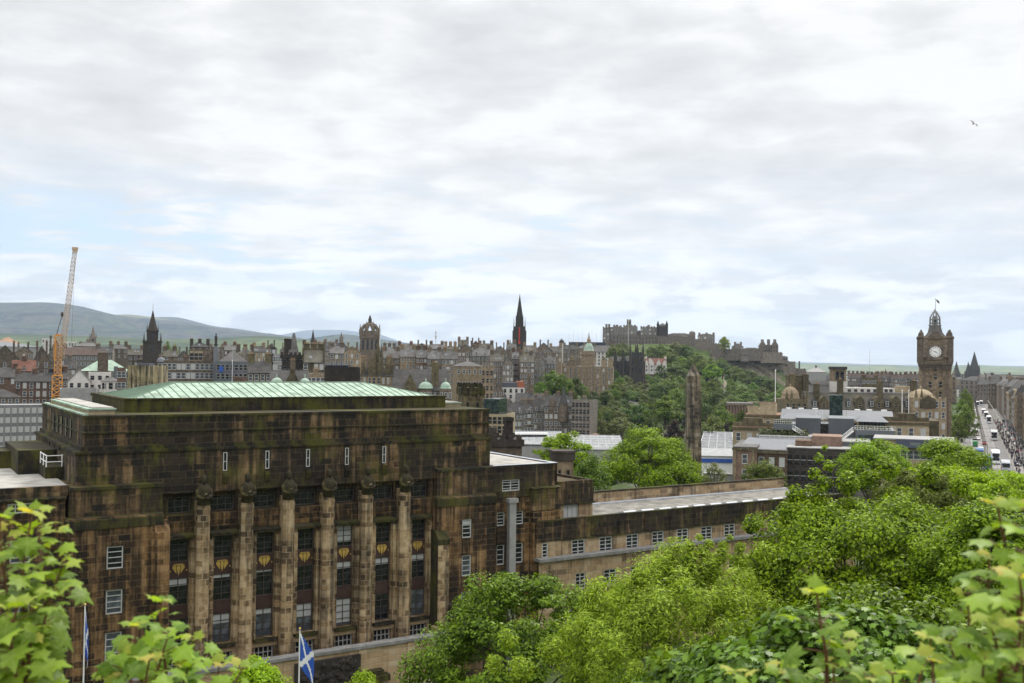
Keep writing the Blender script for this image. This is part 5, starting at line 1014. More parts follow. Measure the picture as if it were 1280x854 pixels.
def castle():
    px0 = 860; p = at(px0, 440, CY); base = 96.; rz = -math.atan2(p.x, CY)
    o = thing('castle', 'grey stone castle with ramparts and towers along the top of the rock', 'castle', (p.x, CY, base), rz)
    X = lambda q: (q-px0)*CY/F; hh = lambda q, py: zt(q, py, CY, base)
    def blk(nm, a, b, top, y0, y1, low=460, mat='castle', cren=0, wins=None, roof=None, label=None):
        m = MB(); h = hh((a+b)/2, top); l = hh((a+b)/2, low); m.box(X(a), X(b), y0, y1, l, h)
        if cren:
            for x in np.arange(X(a), X(b)-1, 3.0): m.box(x, x+1.8, y0, y0+1, h, h+cren)
        if roof: m.hip(X(a)+.3, X(b)-.3, y0+.6, y1-.6, h+.01, roof, None, 1)
        c = m.build(nm, [mat, 'slate'], o)
        if label: c['label'] = label
        if wins:
            fl, bn = wins; windows(c, X(b)-X(a), X(a), h-.8, fl, bn, 4.6, 1.5, 2.3, 'white' if nm in ('palace', 'new_barracks', 'governors_house', 'great_hall', 'barracks') else 'stone', y0)
        return c
    blk('palace', 753, 762, 409, 2, 22, cren=1.2, wins=(3, 2)); blk('palace', 762, 779, 408.5, 4, 24, wins=(3, 4), roof=2); blk('palace', 779, 796, 407, 3, 22, cren=1.3, wins=(3, 4))
    blk('flag_tower', 783, 788.3, 399.5, 8, 14, cren=1.2, wins=(1, 2))
    for q, t in ((757, 404), (760.5, 404), (767, 405), (770.5, 405), (775, 406), (793, 405.5)): m = MB(); m.box(X(q)-1.2, X(q)+1.2, 9, 12, hh(q, 412), hh(q, t)); m.build('chimney', 'castle', o)
    blk('lower_range', 766, 822, 419, 0, 12, wins=(2, 14), cren=.9); blk('link_range', 796, 801, 413.5, 8, 20, roof=1.5)
    blk('great_hall', 800.5, 821, 408.5, 6, 22, wins=(3, 6), cren=1.2); m = MB(); m.box(X(809), X(812), 8, 12, hh(810, 410), hh(810, 405.5)); m.build('chimney', 'castle', o)
    blk('memorial_hall', 821.5, 834.5, 407, 1, 18, mat='black', wins=None, roof=3.5, label='darker hall with pointed corner turrets')
    for q in (822.5, 833.5): m = MB(); m.lathe([(1.5, hh(q, 430)), (1.5, hh(q, 405)), (.1, hh(q, 400.5))], X(q), 1, 6); m.build('turret', 'black', o)
    for q in (825, 828, 831): m = MB(); m.box(X(q)-.8, X(q)+.8, .9, .98, hh(q, 417), hh(q, 410)); m.build('lancet', 'pane', o)
    blk('rampart', 822, 868, 421, -2, 8, mat='castle', cren=.9); m = MB(); m.lathe([(X(880)-X(868), hh(873, 460)), (X(880)-X(868)-.6, hh(873, 424)), (X(880)-X(868)-1.5, hh(873, 423.9))], X(874), 6, 24); m.build('half_moon_battery', 'castle', o)
    blk('barracks', 835, 862, 417.5, 10, 22, wins=(1, 10), roof=1.5); blk('chapel', 861, 869, 415.6, 12, 20); dome(o, X(865), 16, hh(865, 416), 3.4, 2.2, 'castle', fin=False)
    blk('barracks', 872, 893, 419, 10, 22, wins=(2, 8), roof=2); 
    for q in (874, 883, 891.5): m = MB(); m.box(X(q)-1.2, X(q)+1.2, 12, 16, hh(q, 420), hh(q, 415.5)); m.build('chimney', 'castle', o)
    blk('rampart', 880, 906, 430, -3, 6, cren=.9, low=450); blk('rampart', 906, 950, 437, -6, 4, cren=.9, low=451); blk('rampart', 948, 974, 441, -6, 4, cren=.8, low=454)
    blk('governors_house', 914, 928, 433, 6, 18, wins=(2, 5), roof=3.4)
    for q in (918, 925): m = MB(); m.box(X(q)-1.2, X(q)+1.2, 10, 14, hh(q, 433), hh(q, 427.5)); m.build('chimney', 'castle', o)
    blk('store_range', 928, 947, 436, 6, 14, wins=(1, 6), roof=1.2); blk('gate_house', 924, 933, 441, -9, -5.9, mat='grey2', wins=(1, 3), low=452)
    m = MB(); l = hh(958, 462)
    for a, b in ((947, 955), (962, 969.5)): m.extrude_y([(X(a), l), (X(b), l), (X(b), hh(b, 432)), (X((a+b)/2), hh(b, 426)), (X(a), hh(a, 432))], 0, 20)
    m.box(X(955), X(962), 1.5, 20, l, hh(958, 431.5)); b_ = m.build('new_barracks', 'castle', o)
    windows(b_, X(969)-X(948), X(948), hh(958, 432), 3, 7, 4.4, 1.4, 2.2, 'stone', 0)
    for q in (951, 958.5, 966): m = MB(); m.box(X(q)-1.6, X(q)+1.6, 8, 11, hh(q, 432), hh(q, 424.5)); m.build('chimney', 'castle', o)
    blk('guard_house', 972, 980.5, 446, -4, 6, mat='grey2', wins=(1, 3), low=455, roof=1); blk('rampart', 980, 990, 452, 0, 3, low=475); blk('rampart', 989, 1003, 461, 6, 9, low=480)
castle()
# ---- obelisk and the old castellated house
def obelisk():
    p, rz = site(866, 590, 205); o = thing('obelisk', 'tall weathered stone obelisk with black streaks rising above the round green tree', 'monument', p, rz+R(8)); h = zt(866, 454, 205, p.z)
    m = MB(); a, b = 1.78, 1.24; m.prism([(-a, -a), (a, -a), (a, a), (-a, a)], 2.2, h-2.6, top=[(-b, -b), (b, -b), (b, b), (-b, b)]); m.prism([(-b, -b), (b, -b), (b, b), (-b, b)], h-2.6, h, top=[(-.03, -.03), (.03, -.03), (.03, .03), (-.03, .03)])
    m.build('shaft', ashlar('obelisk_stone', (.30, .26, .2), (.06, .05, .04), (.2, .17, .13), soot=.46, moss=.04, bw=1.3, bh=.72, sootcol=(.03, .027, .025)), o); m = MB(); m.box(-2.6, 2.6, -2.6, 2.6, 0, 2.2); m.box(-2.2, 2.2, -2.2, 2.2, 2.2, 2.6); m.build('pedestal', 'grey1', o)
obelisk()
def turreth(label, px0, px1, ptop, pbot, Y, merl=True, stack=True, wall='mossy', corb=True):
    c = at((px0+px1)/2, ptop, Y); bz = terr(c.x, Y)-.5; o = thing('castellated_turret', label, 'turret', (c.x, Y, bz), -math.atan2(c.x, Y)+R(12)); a = (px1-px0)*Y/F/2; h = c.z-bz
    m = MB(); m.box(-a*.88, a*.88, a*.12, a*1.88, 0, h-1.6); m.build('wall', wall, o)
    m = MB(); m.box(-a, a, 0, 2*a, h-1.6, h-.5); n = max(3, int(2*a/1.1)); st = 2*a/n
    if merl:
        for k in range(n):
            for y0, y1 in ((0, .4), (2*a-.4, 2*a)): m.box(-a+st*k+.1, -a+st*k+st*.68, y0, y1, h-.5, h+.25)
    else: m.box(-a-.1, a+.1, -.1, 2*a+.1, h-.5, h-.2)
    m.build('battlement', 'black' if wall != 'mossy' else 'mossledge', o)
    if corb: m = MB(); [m.box(-a+st*k+.1, -a+st*k+.45, .0, a*.12, h-2.3, h-1.602) for k in range(n)]; m.build('corbels', wall, o)
    for x, z in ((-.4, h-4.2), (.4, h-4.2), (0, h-8)): m = MB(); m.box(a*x-.18, a*x+.18, a*.12-.05, a*.12-.01, z, z+1.3); m.build('slit', 'pane', o)
    return o, a, h
turreth('mossy stone castellated turret just right of the copper roof', 576, 607, 481, 512, 165)
o_, a_, h_ = turreth('low castellated stone house top between flat roof and white station roofs', 614, 656, 546, 570, 160, wall='grey1', corb=False)
m = MB(); m.box(-a_*.02, a_*.38, 1, 3, h_-.4, h_+3.0); m.box(-a_*.06, a_*.42, .8, 3.2, h_+2.4, h_+3.0); m.build('chimney', 'black', o_); m = MB(); m.box(-a_*.95, -a_*.6, 1, 3, h_-.4, h_+1.4); m.build('chimney', 'black', o_)
turreth('square stone chimney turret with flat black top beside the round green tree', 692, 719, 562, 600, 140, merl=False, wall='buff', corb=False)
# ---------------------------------------------------------------- valley: station, galleries
def slab(name, label, cat, px0, px1, ptop, Y, dp, h, roofmat, wallmat, extra=None, group=None, yaw=0, ridge=0, base=None):
    c = at((px0+px1)/2, ptop, Y); w = (px1-px0)*Y/F; bz = terr(c.x, Y)-.5 if base is None else base; H_ = c.z-bz
    o = thing(name, label, cat, (c.x, Y, bz), -math.atan2(c.x, Y)+R(yaw), group); a = w/2
    m = MB(); m.box(-a, a, 0, dp, 0, max(.5, H_-.3)); m.build('wall', wallmat, o)
    m = MB()
    if ridge: 
        n = max(1, int(dp/ridge))
        for k in range(n): y = dp*k/n; d = dp/n; m.extrude_x([(y, H_-.29), (y+d, H_-.29), (y+d/2, H_+d*.16)], -a-.2, a+.2); [m.box(x-.12, x+.12, y+d*.02, y+d*.5, H_-.2, H_+.05) for x in ()]; m.tube((-a-.2, y+d/2, H_+d*.16), (a+.2, y+d/2, H_+d*.16), .22, .22, 5, 1); m.box(-a-.2, a+.2, y-.35, y+.35, H_-.28, H_+.15, 2); [m.tube((x, y+.1, H_-.1), (x, y+d/2, H_+d*.16+.1), .12, .12, 4, 1) for x in np.arange(-a, a, 3.)]
    else: m.box(-a-.3, a+.3, -.3, dp+.3, H_-.298, H_)
    m.build('roof', [roofmat, 'metal', 'darkclad'], o)
    if extra: extra(o, a, dp, H_)
    return o
def scaff(o, a, dp, h):
    m = MB()
    for x in np.arange(-a, a+.1, 2.2): m.tube((x, -.8, 0), (x, -.8, h), .06, .06, 4)
    for z in np.arange(1, h, 2): m.tube((-a, -.8, z), (a, -.8, z), .05, .05, 4)
    m.build('scaffold', 'metal', o)
M['skylight'] = slate('station_glass_roof', (.27, .275, .27), .05); M['skylight2'] = slate('station_grey_roof', (.2, .205, .205), .05)
slab('station_roof', 'white ridged station roof behind the thin leaved tree', 'station roof', 640, 705, 556, 405, 60, 8, 'skylight', 'concrete', ridge=10)
slab('station_roof', 'broad white ridged station roof left of the round green tree', 'station roof', 690, 780, 563, 385, 60, 8, 'skylight', 'concrete', ridge=12)
slab('station_roof', 'grey scaffolded station roof end left of the round green tree', 'station roof', 726, 780, 562, 372, 10, 8, 'skylight2', 'concrete', extra=scaff)
def stripe(o, a, dp, h):
    m = MB(); m.box(-a, a, -.36, -.305, h-2.2, h-.9); m.build('stripe', 'blue', o)
slab('station_roof', 'white station roof with a bright blue stripe right of the obelisk', 'station roof', 872, 930, 570, 330, 30, 8, 'skylight', 'white', extra=stripe, yaw=6)
slab('station_roof', 'grey ridged station roof above the blue striped one', 'station roof', 876, 935, 562, 372, 70, 8, 'skylight2', 'concrete', ridge=12)
slab('station_wall', 'low pale screen wall under the blue striped station roof', 'wall', 880, 925, 592, 300, 3, 6, 'concrete', 'concrete')
slab('mound_pavilion', 'low buff stone station pavilion with small dark windows below the garden trees', 'pavilion', 728, 771, 552, 470, 16, 8, 'tanroof', 'buff', extra=lambda o, a, dp, h: windows(o, 2*a, -a, h-.6, 1, 10, 3.6, .9, 2.2, 'dark'), yaw=10)
slab('long_platform_roof', 'long pale platform roof with dark glazed edge, left of the round green tree', 'roof', 738, 778, 565, 440, 10, 8, 'white', 'greyclad', yaw=8)
slab('flat_roofed_shops', 'low flat roofed stone building at the foot of the square office block', 'building', 716, 748, 543, 480, 14, 8, 'tanroof', 'grey2', yaw=10, extra=lambda o, a, dp, h: windows(o, 2*a, -a, h-.6, 1, 7, 3.6, 1.1, 2.0, 'dark'))
def ex_gal(o, a, dp, h):
    for k in range(9): m = MB(); x = -a+2*a*(k+.5)/9; m.lathe([(.75, 0), (.6, h-1.5), (.8, h-1.2)], x, -.9, 8); m.build('column', 'pink', o)
    m = MB(); m.box(-a-.6, a+.6, -1.8, -.302, h-1.6, h-.2); m.build('cornice', 'grey1', o)
slab('gallery', 'pink stone columned gallery among the trees right of the obelisk', 'gallery', 909, 940, 504, 640, 20, 9, 'slate_l', 'pink', extra=ex_gal)
def coach_row():
    for i, (q, col, lab) in enumerate(((628, 'white', 'white coach parked leftmost by the station, beside the turret'), (648, 'white', 'white coach parked by the station behind the castellated house chimney'), (667, 'white', 'white coach parked furthest right by the station'))):
        c = at(q, 551.5, 424); o = thing('coach', lab, 'coach', (c.x, 424, c.z+.15), R(6), 'coaches parked by the station')
        m = MB(); m.extrude_x([(-1.2, .5), (1.2, .5), (1.25, 2.6), (1.05, 3.4), (-1.05, 3.4), (-1.25, 2.6)], -5.8, 5.8); m.build('body', col, o)
        m = MB(); m.box(-5.5, 5.5, -1.29, -1.24, 1.7, 2.7); m.build('window_band', 'pane', o)
        m = MB(); m.box(-5.7, -1, -1.285, -1.24, .8, 1.5); m.build('livery_stripe', ('red', 'blue', 'winframe')[i], o)
        for x in (-3.8, 3.6):
            for y in (-1.15, 1.0): m = MB(); m.tube((x, y, .5), (x, y+.25, .5), .5, .5, 12); m.build('wheel', 'winframe', o)
    c = at(650, 560, 425); slab('station_deck', 'long pale car park deck carrying the white coaches', 'deck', 612, 690, 551.5, 418, 16, 8, 'concrete', 'concrete', yaw=6)
coach_row()
# ---------------------------------------------------------------- post office building with roof modules (right of centre)
def gpo():
    Y0 = 262; c = at(1045, 560, Y0); base = 56.; rz = -math.atan2(c.x, Y0); o = thing('post_office_building', 'large cream stone building with grey metal roof modules, stairs and roof gardens', 'building', (c.x, Y0, base), rz)
    X = lambda q, d=0: (q-1045)*math.hypot(c.x, Y0+d)*math.cos(math.atan2(c.x, Y0))/F if False else (q-1045)*(Y0+d)/F
    h = lambda q, py, d=0: zat(q, py, Y0+d)-base
    def blk(nm, a, b, top, low, d0, d1, mat, roof=None, wins=None, st='white', label=None, cop=None):
        m = MB(); x0, x1 = X(a, d0), X(b, d0); z1 = h((a+b)/2, top, d0); z0 = h((a+b)/2, low, d0); m.box(x0, x1, d0, d1, z0, z1)
        pr = m.build(nm, mat, o)
        if roof: m = MB(); m.box(x0-.15, x1+.15, d0-.15, d1+.15, z1+.002, z1+.25); m.build('roof', roof, pr)
        if cop: m = MB(); m.box(x0-.3, x1+.3, d0-.35, d0-.002, z1-.7, z1-.1); m.build('cornice', cop, pr)
        if wins: windows(pr, x1-x0, x0, z1-1.0, wins[0], wins[1], 3.8, 1.1, 2.1, st, d0)
        if label: pr['label'] = label
        return pr
    # front brick range facing the viewer
    e = blk('end_pavilion', 919, 948, 563, 640, -16, 8, 'pink', 'slate_l', (2, 1), cop='mossy')
    for q in (921, 944): m = MB(); m.box(X(q-1.5, -16), X(q+1.5, -16), -16.35, -16.01, h(930, 640, -16), h(930, 566, -16)); m.build('quoin', 'buff', e)
    blk('curved_range', 948, 986, 566, 640, -14, 8, 'brown', 'slate_l', (2, 3), cop='mossy')
    g = blk('glazed_range', 986, 1062, 562, 640, -12, 10, 'black', 'concrete')
    for i in range(9):
        for j in range(3): put('window', winmesh(1.7, 2.6, 'dark'), g, (X(990+8*i, -12), -12.03, h(1000, 562, -12)-4.2-4.0*j))
    blk('plant_box', 996, 1016, 552, 566, -8, -2, 'brown'); blk('gable_wall', 1016, 1052, 546, 566, -6, 4, 'pink')
    blk('white_deck', 1052, 1085, 553, 562, -4, 6, 'greyclad', 'concrete')
    # sloping slate and glass roof at the left, garden
    m = MB(); za, zb = h(940, 562, -8), h(950, 545, 8)
    m.poly([(X(925, -12), -12, za), (X(998, -12), -12, za), (X(998, 4), 4, zb-.6), (X(938, 4), 4, zb-.6)]); m.poly([(X(925, -12), -12, za-.3), (X(938, 4), 4, zb-.9), (X(998, 4), 4, zb-.9), (X(998, -12), -12, za-.3)]); m.build('glazed_slope', 'zinc', o)
    m = MB(); m.box(X(948, 4), X(1016, 4), 4, 16, h(980, 552, 4), h(980, 546, 4)); m.build('garden_terrace', 'concrete', o)
    m = MB(); rr = random.Random(5)
    for k in range(2600):
        x = X(952+60*rr.random(), 10); y = 5+rr.random()*10; z = h(980, 546, 4)+rr.random()**2*(1.6 if rr.random() < .5 else .7); r = .25; a = rr.random()*6.3; t = rr.random()*1.4-.3
        u = Vector((math.cos(a), math.sin(a), 0))*r; v = Vector((-math.sin(a)*math.cos(t), math.cos(a)*math.cos(t), math.sin(t)))*r; q = Vector((x, y, z)); m.poly([q-u, q-v, q+u, q+v])
    gr = m.build('roof_planting', leafmat('roof_garden', (.05, .06, .015), (.13, .125, .035), trans=.2), o)
    def railing(pts, hh=1.1, n=10):
        m = MB()
        for a, b in zip(pts, pts[1:]):
            a, b = Vector(a), Vector(b)
            for z in (.55, hh): m.tube(a+Vector((0, 0, z)), b+Vector((0, 0, z)), .05, .05, 4)
            for k in range(n+1): p = a.lerp(b, k/n); m.tube(p, p+Vector((0, 0, hh)), .04, .04, 4)
        return m.build('railing', 'white', o)
    railing([(X(952, 3), 3.5, h(980, 552, 3)), (X(1014, 3), 3.5, h(980, 552, 3))])
    # metal clad boxes
    for a, b, t in ((996.5, 1026, 524), (1036, 1066, 524)):
        pb = blk('clad_box', a, b, t, 556, 14, 30, 'greyclad', 'zinc')
        m = MB(); [m.box(X(q, 14)-.05, X(q, 14)+.05, 13.93, 13.998, h(q, 554, 14), h(q, t+.6, 14)) for q in np.arange(a+1, b, 1.6)]; m.build('standing_seams', 'darkclad', pb)
    blk('recess_glazing', 1026, 1036, 530, 556, 18, 30, 'paneg'); blk('link', 970, 997, 536, 552, 10, 22, 'darkclad'); blk('terrace_front', 969, 996, 531, 539, 8.5, 22, 'greyclad')
    blk('terrace_front', 1068, 1114, 537, 556, 8, 24, 'greyclad'); blk('glazing', 1071, 1098, 543, 552, 7.8, 8, 'paneg')
    def stair(qa, pa, qb, pb, d):
        m = MB(); a = Vector((X(qa, d), d, h(qa, pa, d))); b = Vector((X(qb, d), d, h(qb, pb, d))); dv = b-a
        for y in (0, 1.6):
            m.tube(a+Vector((0, y, 0)), b+Vector((0, y, 0)), .14, .14, 4); m.tube(a+Vector((0, y, 1.1)), b+Vector((0, y, 1.1)), .06, .06, 4); m.tube(a+Vector((0, y, .55)), b+Vector((0, y, .55)), .04, .04, 4)
            for k in range(9): p = a+dv*(k/8)+Vector((0, y, 0)); m.tube(p, p+Vector((0, 0, 1.1)), .045, .045, 4)
        for k in range(14): p = a+dv*(k/14); m.box(p.x-.2, p.x+.2, p.y, p.y+1.6, p.z, p.z+.08)
        m.build('metal_stair', 'white', o)
    stair(993, 537.5, 1016, 553, 7); stair(1065, 539, 1049, 553, 7)
    railing([(X(970, 8), 8.6, h(980, 531, 8)), (X(996, 8), 8.6, h(985, 531, 8))]); railing([(X(1067, 8), 8.2, h(1080, 537, 8)), (X(1114, 8), 8.2, h(1090, 537, 8))], n=14); railing([(X(1053, -4), -3.8, h(1060, 553, -4)), (X(1085, -4), -3.8, h(1070, 553, -4))])
    for a, b in ((970, 992), (1068, 1108)):
        m = MB()
        for k in range(420):
            x = X(a+(b-a)*rr.random(), 12); y = 9.5+rr.random()*4; z = h((a+b)/2, 531 if a < 1000 else 537, 8)+rr.random()*1.0; r = .22; q = Vector((x, y, z)); u = Vector((rr.random()-.5, rr.random()-.5, rr.random()-.5)).normalized()*r; v = u.orthogonal().normalized()*r; m.poly([q-u, q-v, q+u, q+v])
        m.build('roof_planting', gr.data.materials[0], o)
    # pavilion roofs and dark sloped main roof, green glass tower
    for a, b, t, e in ((978, 1020, 517, 524), (1068, 1106, 519, 526)):
        m = MB(); z = h((a+b)/2, e, 30); m.hip(X(a, 30), X(b, 30), 28, 40, z, h((a+b)/2, t, 32)-z, X(1052, 30)-X(1044, 30)); m.build('pavilion_roof', 'zinc', o)
        m = MB(); m.box(X(a+4, 30), X(b-4, 30), 30, 38, h((a+b)/2, 540, 30), z); m.build('glazed_pavilion', 'paneg', o)
        m = MB(); [m.box(X(q, 30)-.12, X(q, 30)+.12, 29.9, 29.998, h(q, 540, 30), z) for q in np.arange(a+5, b-4, 4)]; m.build('mullions', 'winframe', o)
    m = MB(); z0, z1 = h(1040, 524, 42), h(1040, 513, 50); x0, x1 = X(978, 42), X(1112, 42)
    m.extrude_x([(42, z0), (56, z0), (56, z1), (50, z1)], x0, x1); m.build('main_roof', 'darkclad', o)
    for q in (988, 1003, 1020, 1070, 1084, 1101): m = MB(); m.box(X(q, 50)-.8, X(q, 50)+.8, 51, 53, z1, z1+.5); m.build('roof_vent', 'white', o)
    for q in (1026, 1062):
        for s in (-4, 4): m = MB(); m.tube((X(q+s, 41), 41.5, h(q, 525, 41)), (X(q+s, 41), 41.5, h(q, 513, 41)), .2, .2, 6); m.tube((X(q-4, 41), 41.5, h(q, 523+s*.3, 41)), (X(q+4, 41), 41.5, h(q, 523+s*.3, 41)), .12, .12, 5); m.build('roof_frame', 'white', o)
    blk('green_glass_tower', 1037, 1052.5, 494, 530, 40, 47, 'paneg')
    # cream stone wings with balustrades
    w1 = blk('stone_wing', 919, 975, 536, 600, 22, 36, 'cream', 'tanroof', (1, 4), cop='mossy')
    m = MB(); m.box(X(919, 22), X(975, 22), 22.3, 23, h(945, 536, 22)+.26, h(945, 530, 22)); m.box(X(932, 22), X(956, 22), 22.1, 24, h(945, 536, 22)+.26, h(945, 524, 22)); m.build('balustrade', 'mossy', w1)
    w2 = blk('stone_wing', 936, 990, 520, 560, 46, 60, 'cream', 'tanroof', (1, 5), cop='mossy'); m = MB(); m.box(X(953, 46), X(972, 46), 46, 56, h(960, 520, 46)+.26, h(960, 506.5, 46)); m.build('upper_storey', 'cream', w2)
    m = MB(); [m.box(X(q, 46)-.35, X(q, 46)+.35, 46.2, 46.9, h(960, 506.5 if q > 952 else 512, 46), h(960, 503 if q > 952 else 509, 46)) for q in range(938, 974, 3)]; m.box(X(938, 46), X(972, 46), 46.15, 46.95, h(960, 504, 46), h(960, 503, 46)) ; m.box(X(938, 46), X(953, 46), 46.1, 54, h(960, 520, 46)+.26, h(960, 512, 46)); m.build('balustrade', 'cream', w2)
    w3 = blk('stone_wing', 1098, 1152, 526, 570, 34, 50, 'cream', 'tanroof', (1, 4), cop='mossy')
    m = MB(); m.box(X(1099, 34), X(1152, 34), 34.3, 35, h(1125, 526, 34)+.26, h(1125, 520, 34)); m.box(X(1117, 34), X(1137, 34), 34.1, 38, h(1125, 526, 34)+.26, h(1125, 515.5, 34)); m.build('balustrade', 'mossy', w3)
    blk('side_wall', 1150, 1163, 524, 570, 36, 50, 'mossy')
gpo()
slab('covered_footbridge', 'long white roofed building with dark glazed roof edge among the right hand trees', 'building', 1096, 1188, 549, 236, 12, 10, 'concrete', 'cream', extra=lambda o, a, dp, h: (MB().extrude_x([(-1.6, h-2.0), (-.32, h-2.0), (-.32, h-.1), (-.6, h-.1)][::-1], -a*.45, a).build('dark_glazing', 'navy', o), MB().box(-a*.1, a*.16, -1.3, -.9, h-1.6, h-.8).build('skylight', 'zinc', o), windows(o, 2*a, -a, h-2.2, 1, 12, 3.2, 1.2, 1.8, 'white')))
# ---------------------------------------------------------------- hotel with clock tower
def hotel():
    Y0 = 400; c = at(1080, 500, Y0); base = 60.; rz = 0.; o = thing('grand_hotel', 'long stone hotel with grey dormered roof, domes and chimneys left of the clock tower', 'hotel', (c.x, Y0, base), rz)
    X = lambda q, d=0: (q-640)/F*(Y0+d)-c.x; h = lambda q, py, d=0: zat(q, py, Y0+d)-base
    m = MB(); m.box(X(1010), X(1155), 0, 24, 0, h(1080, 512)); m.build('wall', 'buff', o)
    windows(o, X(1150)-X(1012), X(1012), h(1080, 514), 3, 18, 4, 1.2, 2.2, 'stone')
    m = MB(); z0, z1 = h(1080, 512), h(1080, 491.5, 6); m.extrude_x([(-.4, z0), (24.4, z0), (18, z1), (6, z1)], X(1010), X(1155)); m.box(X(1010), X(1155), 5.8, 6.4, z1, z1+.4, 1); m.build('mansard_roof', ['slate_m', 'concrete'], o)
    sl = 6.4/(z1-z0)
    for q in (1017.5, 1059.5, 1088.5, 1107.5, 1132.5):
        m = MB(); x = X(q, 2); z = h(q, 509, 2); ht = h(q, 499.5, 2)-z; m.extrude_y([(x-.9, z), (x+.9, z), (x+.9, z+ht*.75), (x, z+ht*1.15), (x-.9, z+ht*.75)], .3, 6); d = m.build('dormer', 'slate', o); put('window', winmesh(.95, 1.9, 'white'), d, (x, .27, z+.4))
    for q in (1029, 1074, 1098, 1119):
        m = MB(); x = X(q, 1); z = h(q, 514, 1); ht = h(q, 495, 1)-z; m.extrude_y([(x-1.9, z), (x+1.9, z), (x+1.9, z+ht*.62), (x+1.2, z+ht*.85), (x, z+ht), (x-1.2, z+ht*.85), (x-1.9, z+ht*.62)], -.3, 6); d = m.build('round_gable', 'mossy', o)
        put('window', winmesh(1.1, 1.6, 'stone'), d, (x, -.33, z+ht*.25))
    for q, t in ((1050.5, 474), (1100, 476), (1142, 476), (1021, 480)):
        chimney(o, X(q, 4), 4, h(q, 505, 4), 1.7, 3, h(q, t, 4)-h(q, 505, 4), 4, 'mossy')
    # campanile
    m = MB(); a, b = X(1042, 10), X(1058, 10); m.box(a, b, 10, 15, h(1050, 500, 10), h(1050, 477, 10)); m.build('white_block', 'whitewall', o)
    m = MB(); m.box(a, b, 10, 15, h(1050, 477, 10), h(1050, 461, 10)); m.box(a-.3, b+.3, 9.6, 15.4, h(1050, 462, 10), h(1050, 458.5, 10), 1); tw = m.build('campanile', ['buff', 'slate'], o)
    for q in (1047, 1053): m = MB(); x = X(q, 10); m.box(x-.75, x+.75, 9.93, 9.99, h(q, 475, 10), h(q, 466, 10)); m.lathe([(.75, 0), (.75, .06)], 0, 0, 12); m.v[-24:] = [(x+vx, 9.93+vz, h(q, 466, 10)+vy) for vx, vy, vz in m.v[-24:]]; m.build('arched_opening', 'pane', tw)
    m = MB(); m.box(X(1057, 14), X(1100, 14), 14, 22, h(1080, 495, 14), h(1080, 485, 14)); m.box(X(1104, 14), X(1119, 14), 14, 22, h(1110, 495, 14), h(1110, 485.5, 14)); m.box(X(1127, 14), X(1140, 14), 14.2, 22, h(1130, 493, 14), h(1130, 483, 14), 1); wb = m.build('white_penthouse', ['whitewall', 'cream'], o)
    for q in (1062, 1070, 1078, 1086, 1094, 1108, 1114): put('window', winmesh(1.1, 1.3, 'dark'), wb, (X(q, 14), 13.98, h(q, 491, 14)))
    m = MB(); m.box(X(1015, 16), X(1042, 16), 16, 22, h(1030, 495, 16), h(1030, 481, 16)); m.extrude_x([(15.6, h(1030, 481, 16)), (22, h(1030, 481, 16)), (19, h(1030, 476, 16))], X(1014, 16), X(1042, 16), 1); m.build('rear_block', ['concrete', 'slate'], o)
    # left domed corner
    cx = X(996, -2); m = MB(); r = X(1010)-X(996); m.box(cx-r, cx+r, -2, 16, 0, h(996, 500, -2)); m.build('corner_block', 'mossy', o); windows(o, 2*r, cx-r, h(996, 502, -2), 3, 4, 4, 1.1, 2, 'stone', -2)
    dome(o, cx-.5, 5, h(996, 499, 0), r*.82, h(996, 481, 3)-h(996, 499, 0)-1, 'buff', fin=True, n=14)
    for q in (984, 990, 1003, 1009): spire(o, X(q, -1), -1, h(q, 500, -1), .8, 4, 'mossy', 6, 'pinnacle')
    m = MB(); m.box(X(988, 8), X(1013, 8), 10, 15, h(1000, 500, 8), h(1000, 469.5, 8)); m.box(X(987.5, 8), X(1013.5, 8), 9.7, 15.3, h(1000, 471, 8), h(1000, 469.3, 8)); m.build('stack_block', 'mossy', o)
    for q in (992, 1008): chimney(o, X(q, 8), 9.2, h(q, 490, 8), 2.0, 1.5, h(q, 468, 8)-h(q, 490, 8), 3, 'mossy')
    # right domed bay in front of the tower
    cx = X(1160, -4); r = X(1178)-X(1160); m = MB(); m.box(cx-r, cx+r*1.3, -4, 14, 0, h(1160, 497, -4)); m.build('corner_block', 'buff', o); windows(o, 2.3*r, cx-r, h(1160, 499, -4), 4, 5, 4.3, 1.1, 2.2, 'white', -4)
    dome(o, cx, 3, h(1160, 498, -2), r*.84, h(1160, 487, 3)-h(1160, 498, -2), 'cream', fin=True, n=16)
    m = MB(); m.extrude_y([(cx-3, h(1160, 510, -4)), (cx+3, h(1160, 510, -4)), (cx+3, h(1160, 500, -4)), (cx, h(1160, 494, -4)), (cx-3, h(1160, 500, -4))], -4.6, 0); m.build('gable', 'mossy', o)
    for q in (1145, 1152, 1171, 1178): spire(o, X(q, -3), -3.4, h(q, 498, -4), .75, 4, 'mossy', 6, 'pinnacle')
hotel()
M['greystone'] = plain('grey_lantern_stone', (.2, .2, .19), .8)
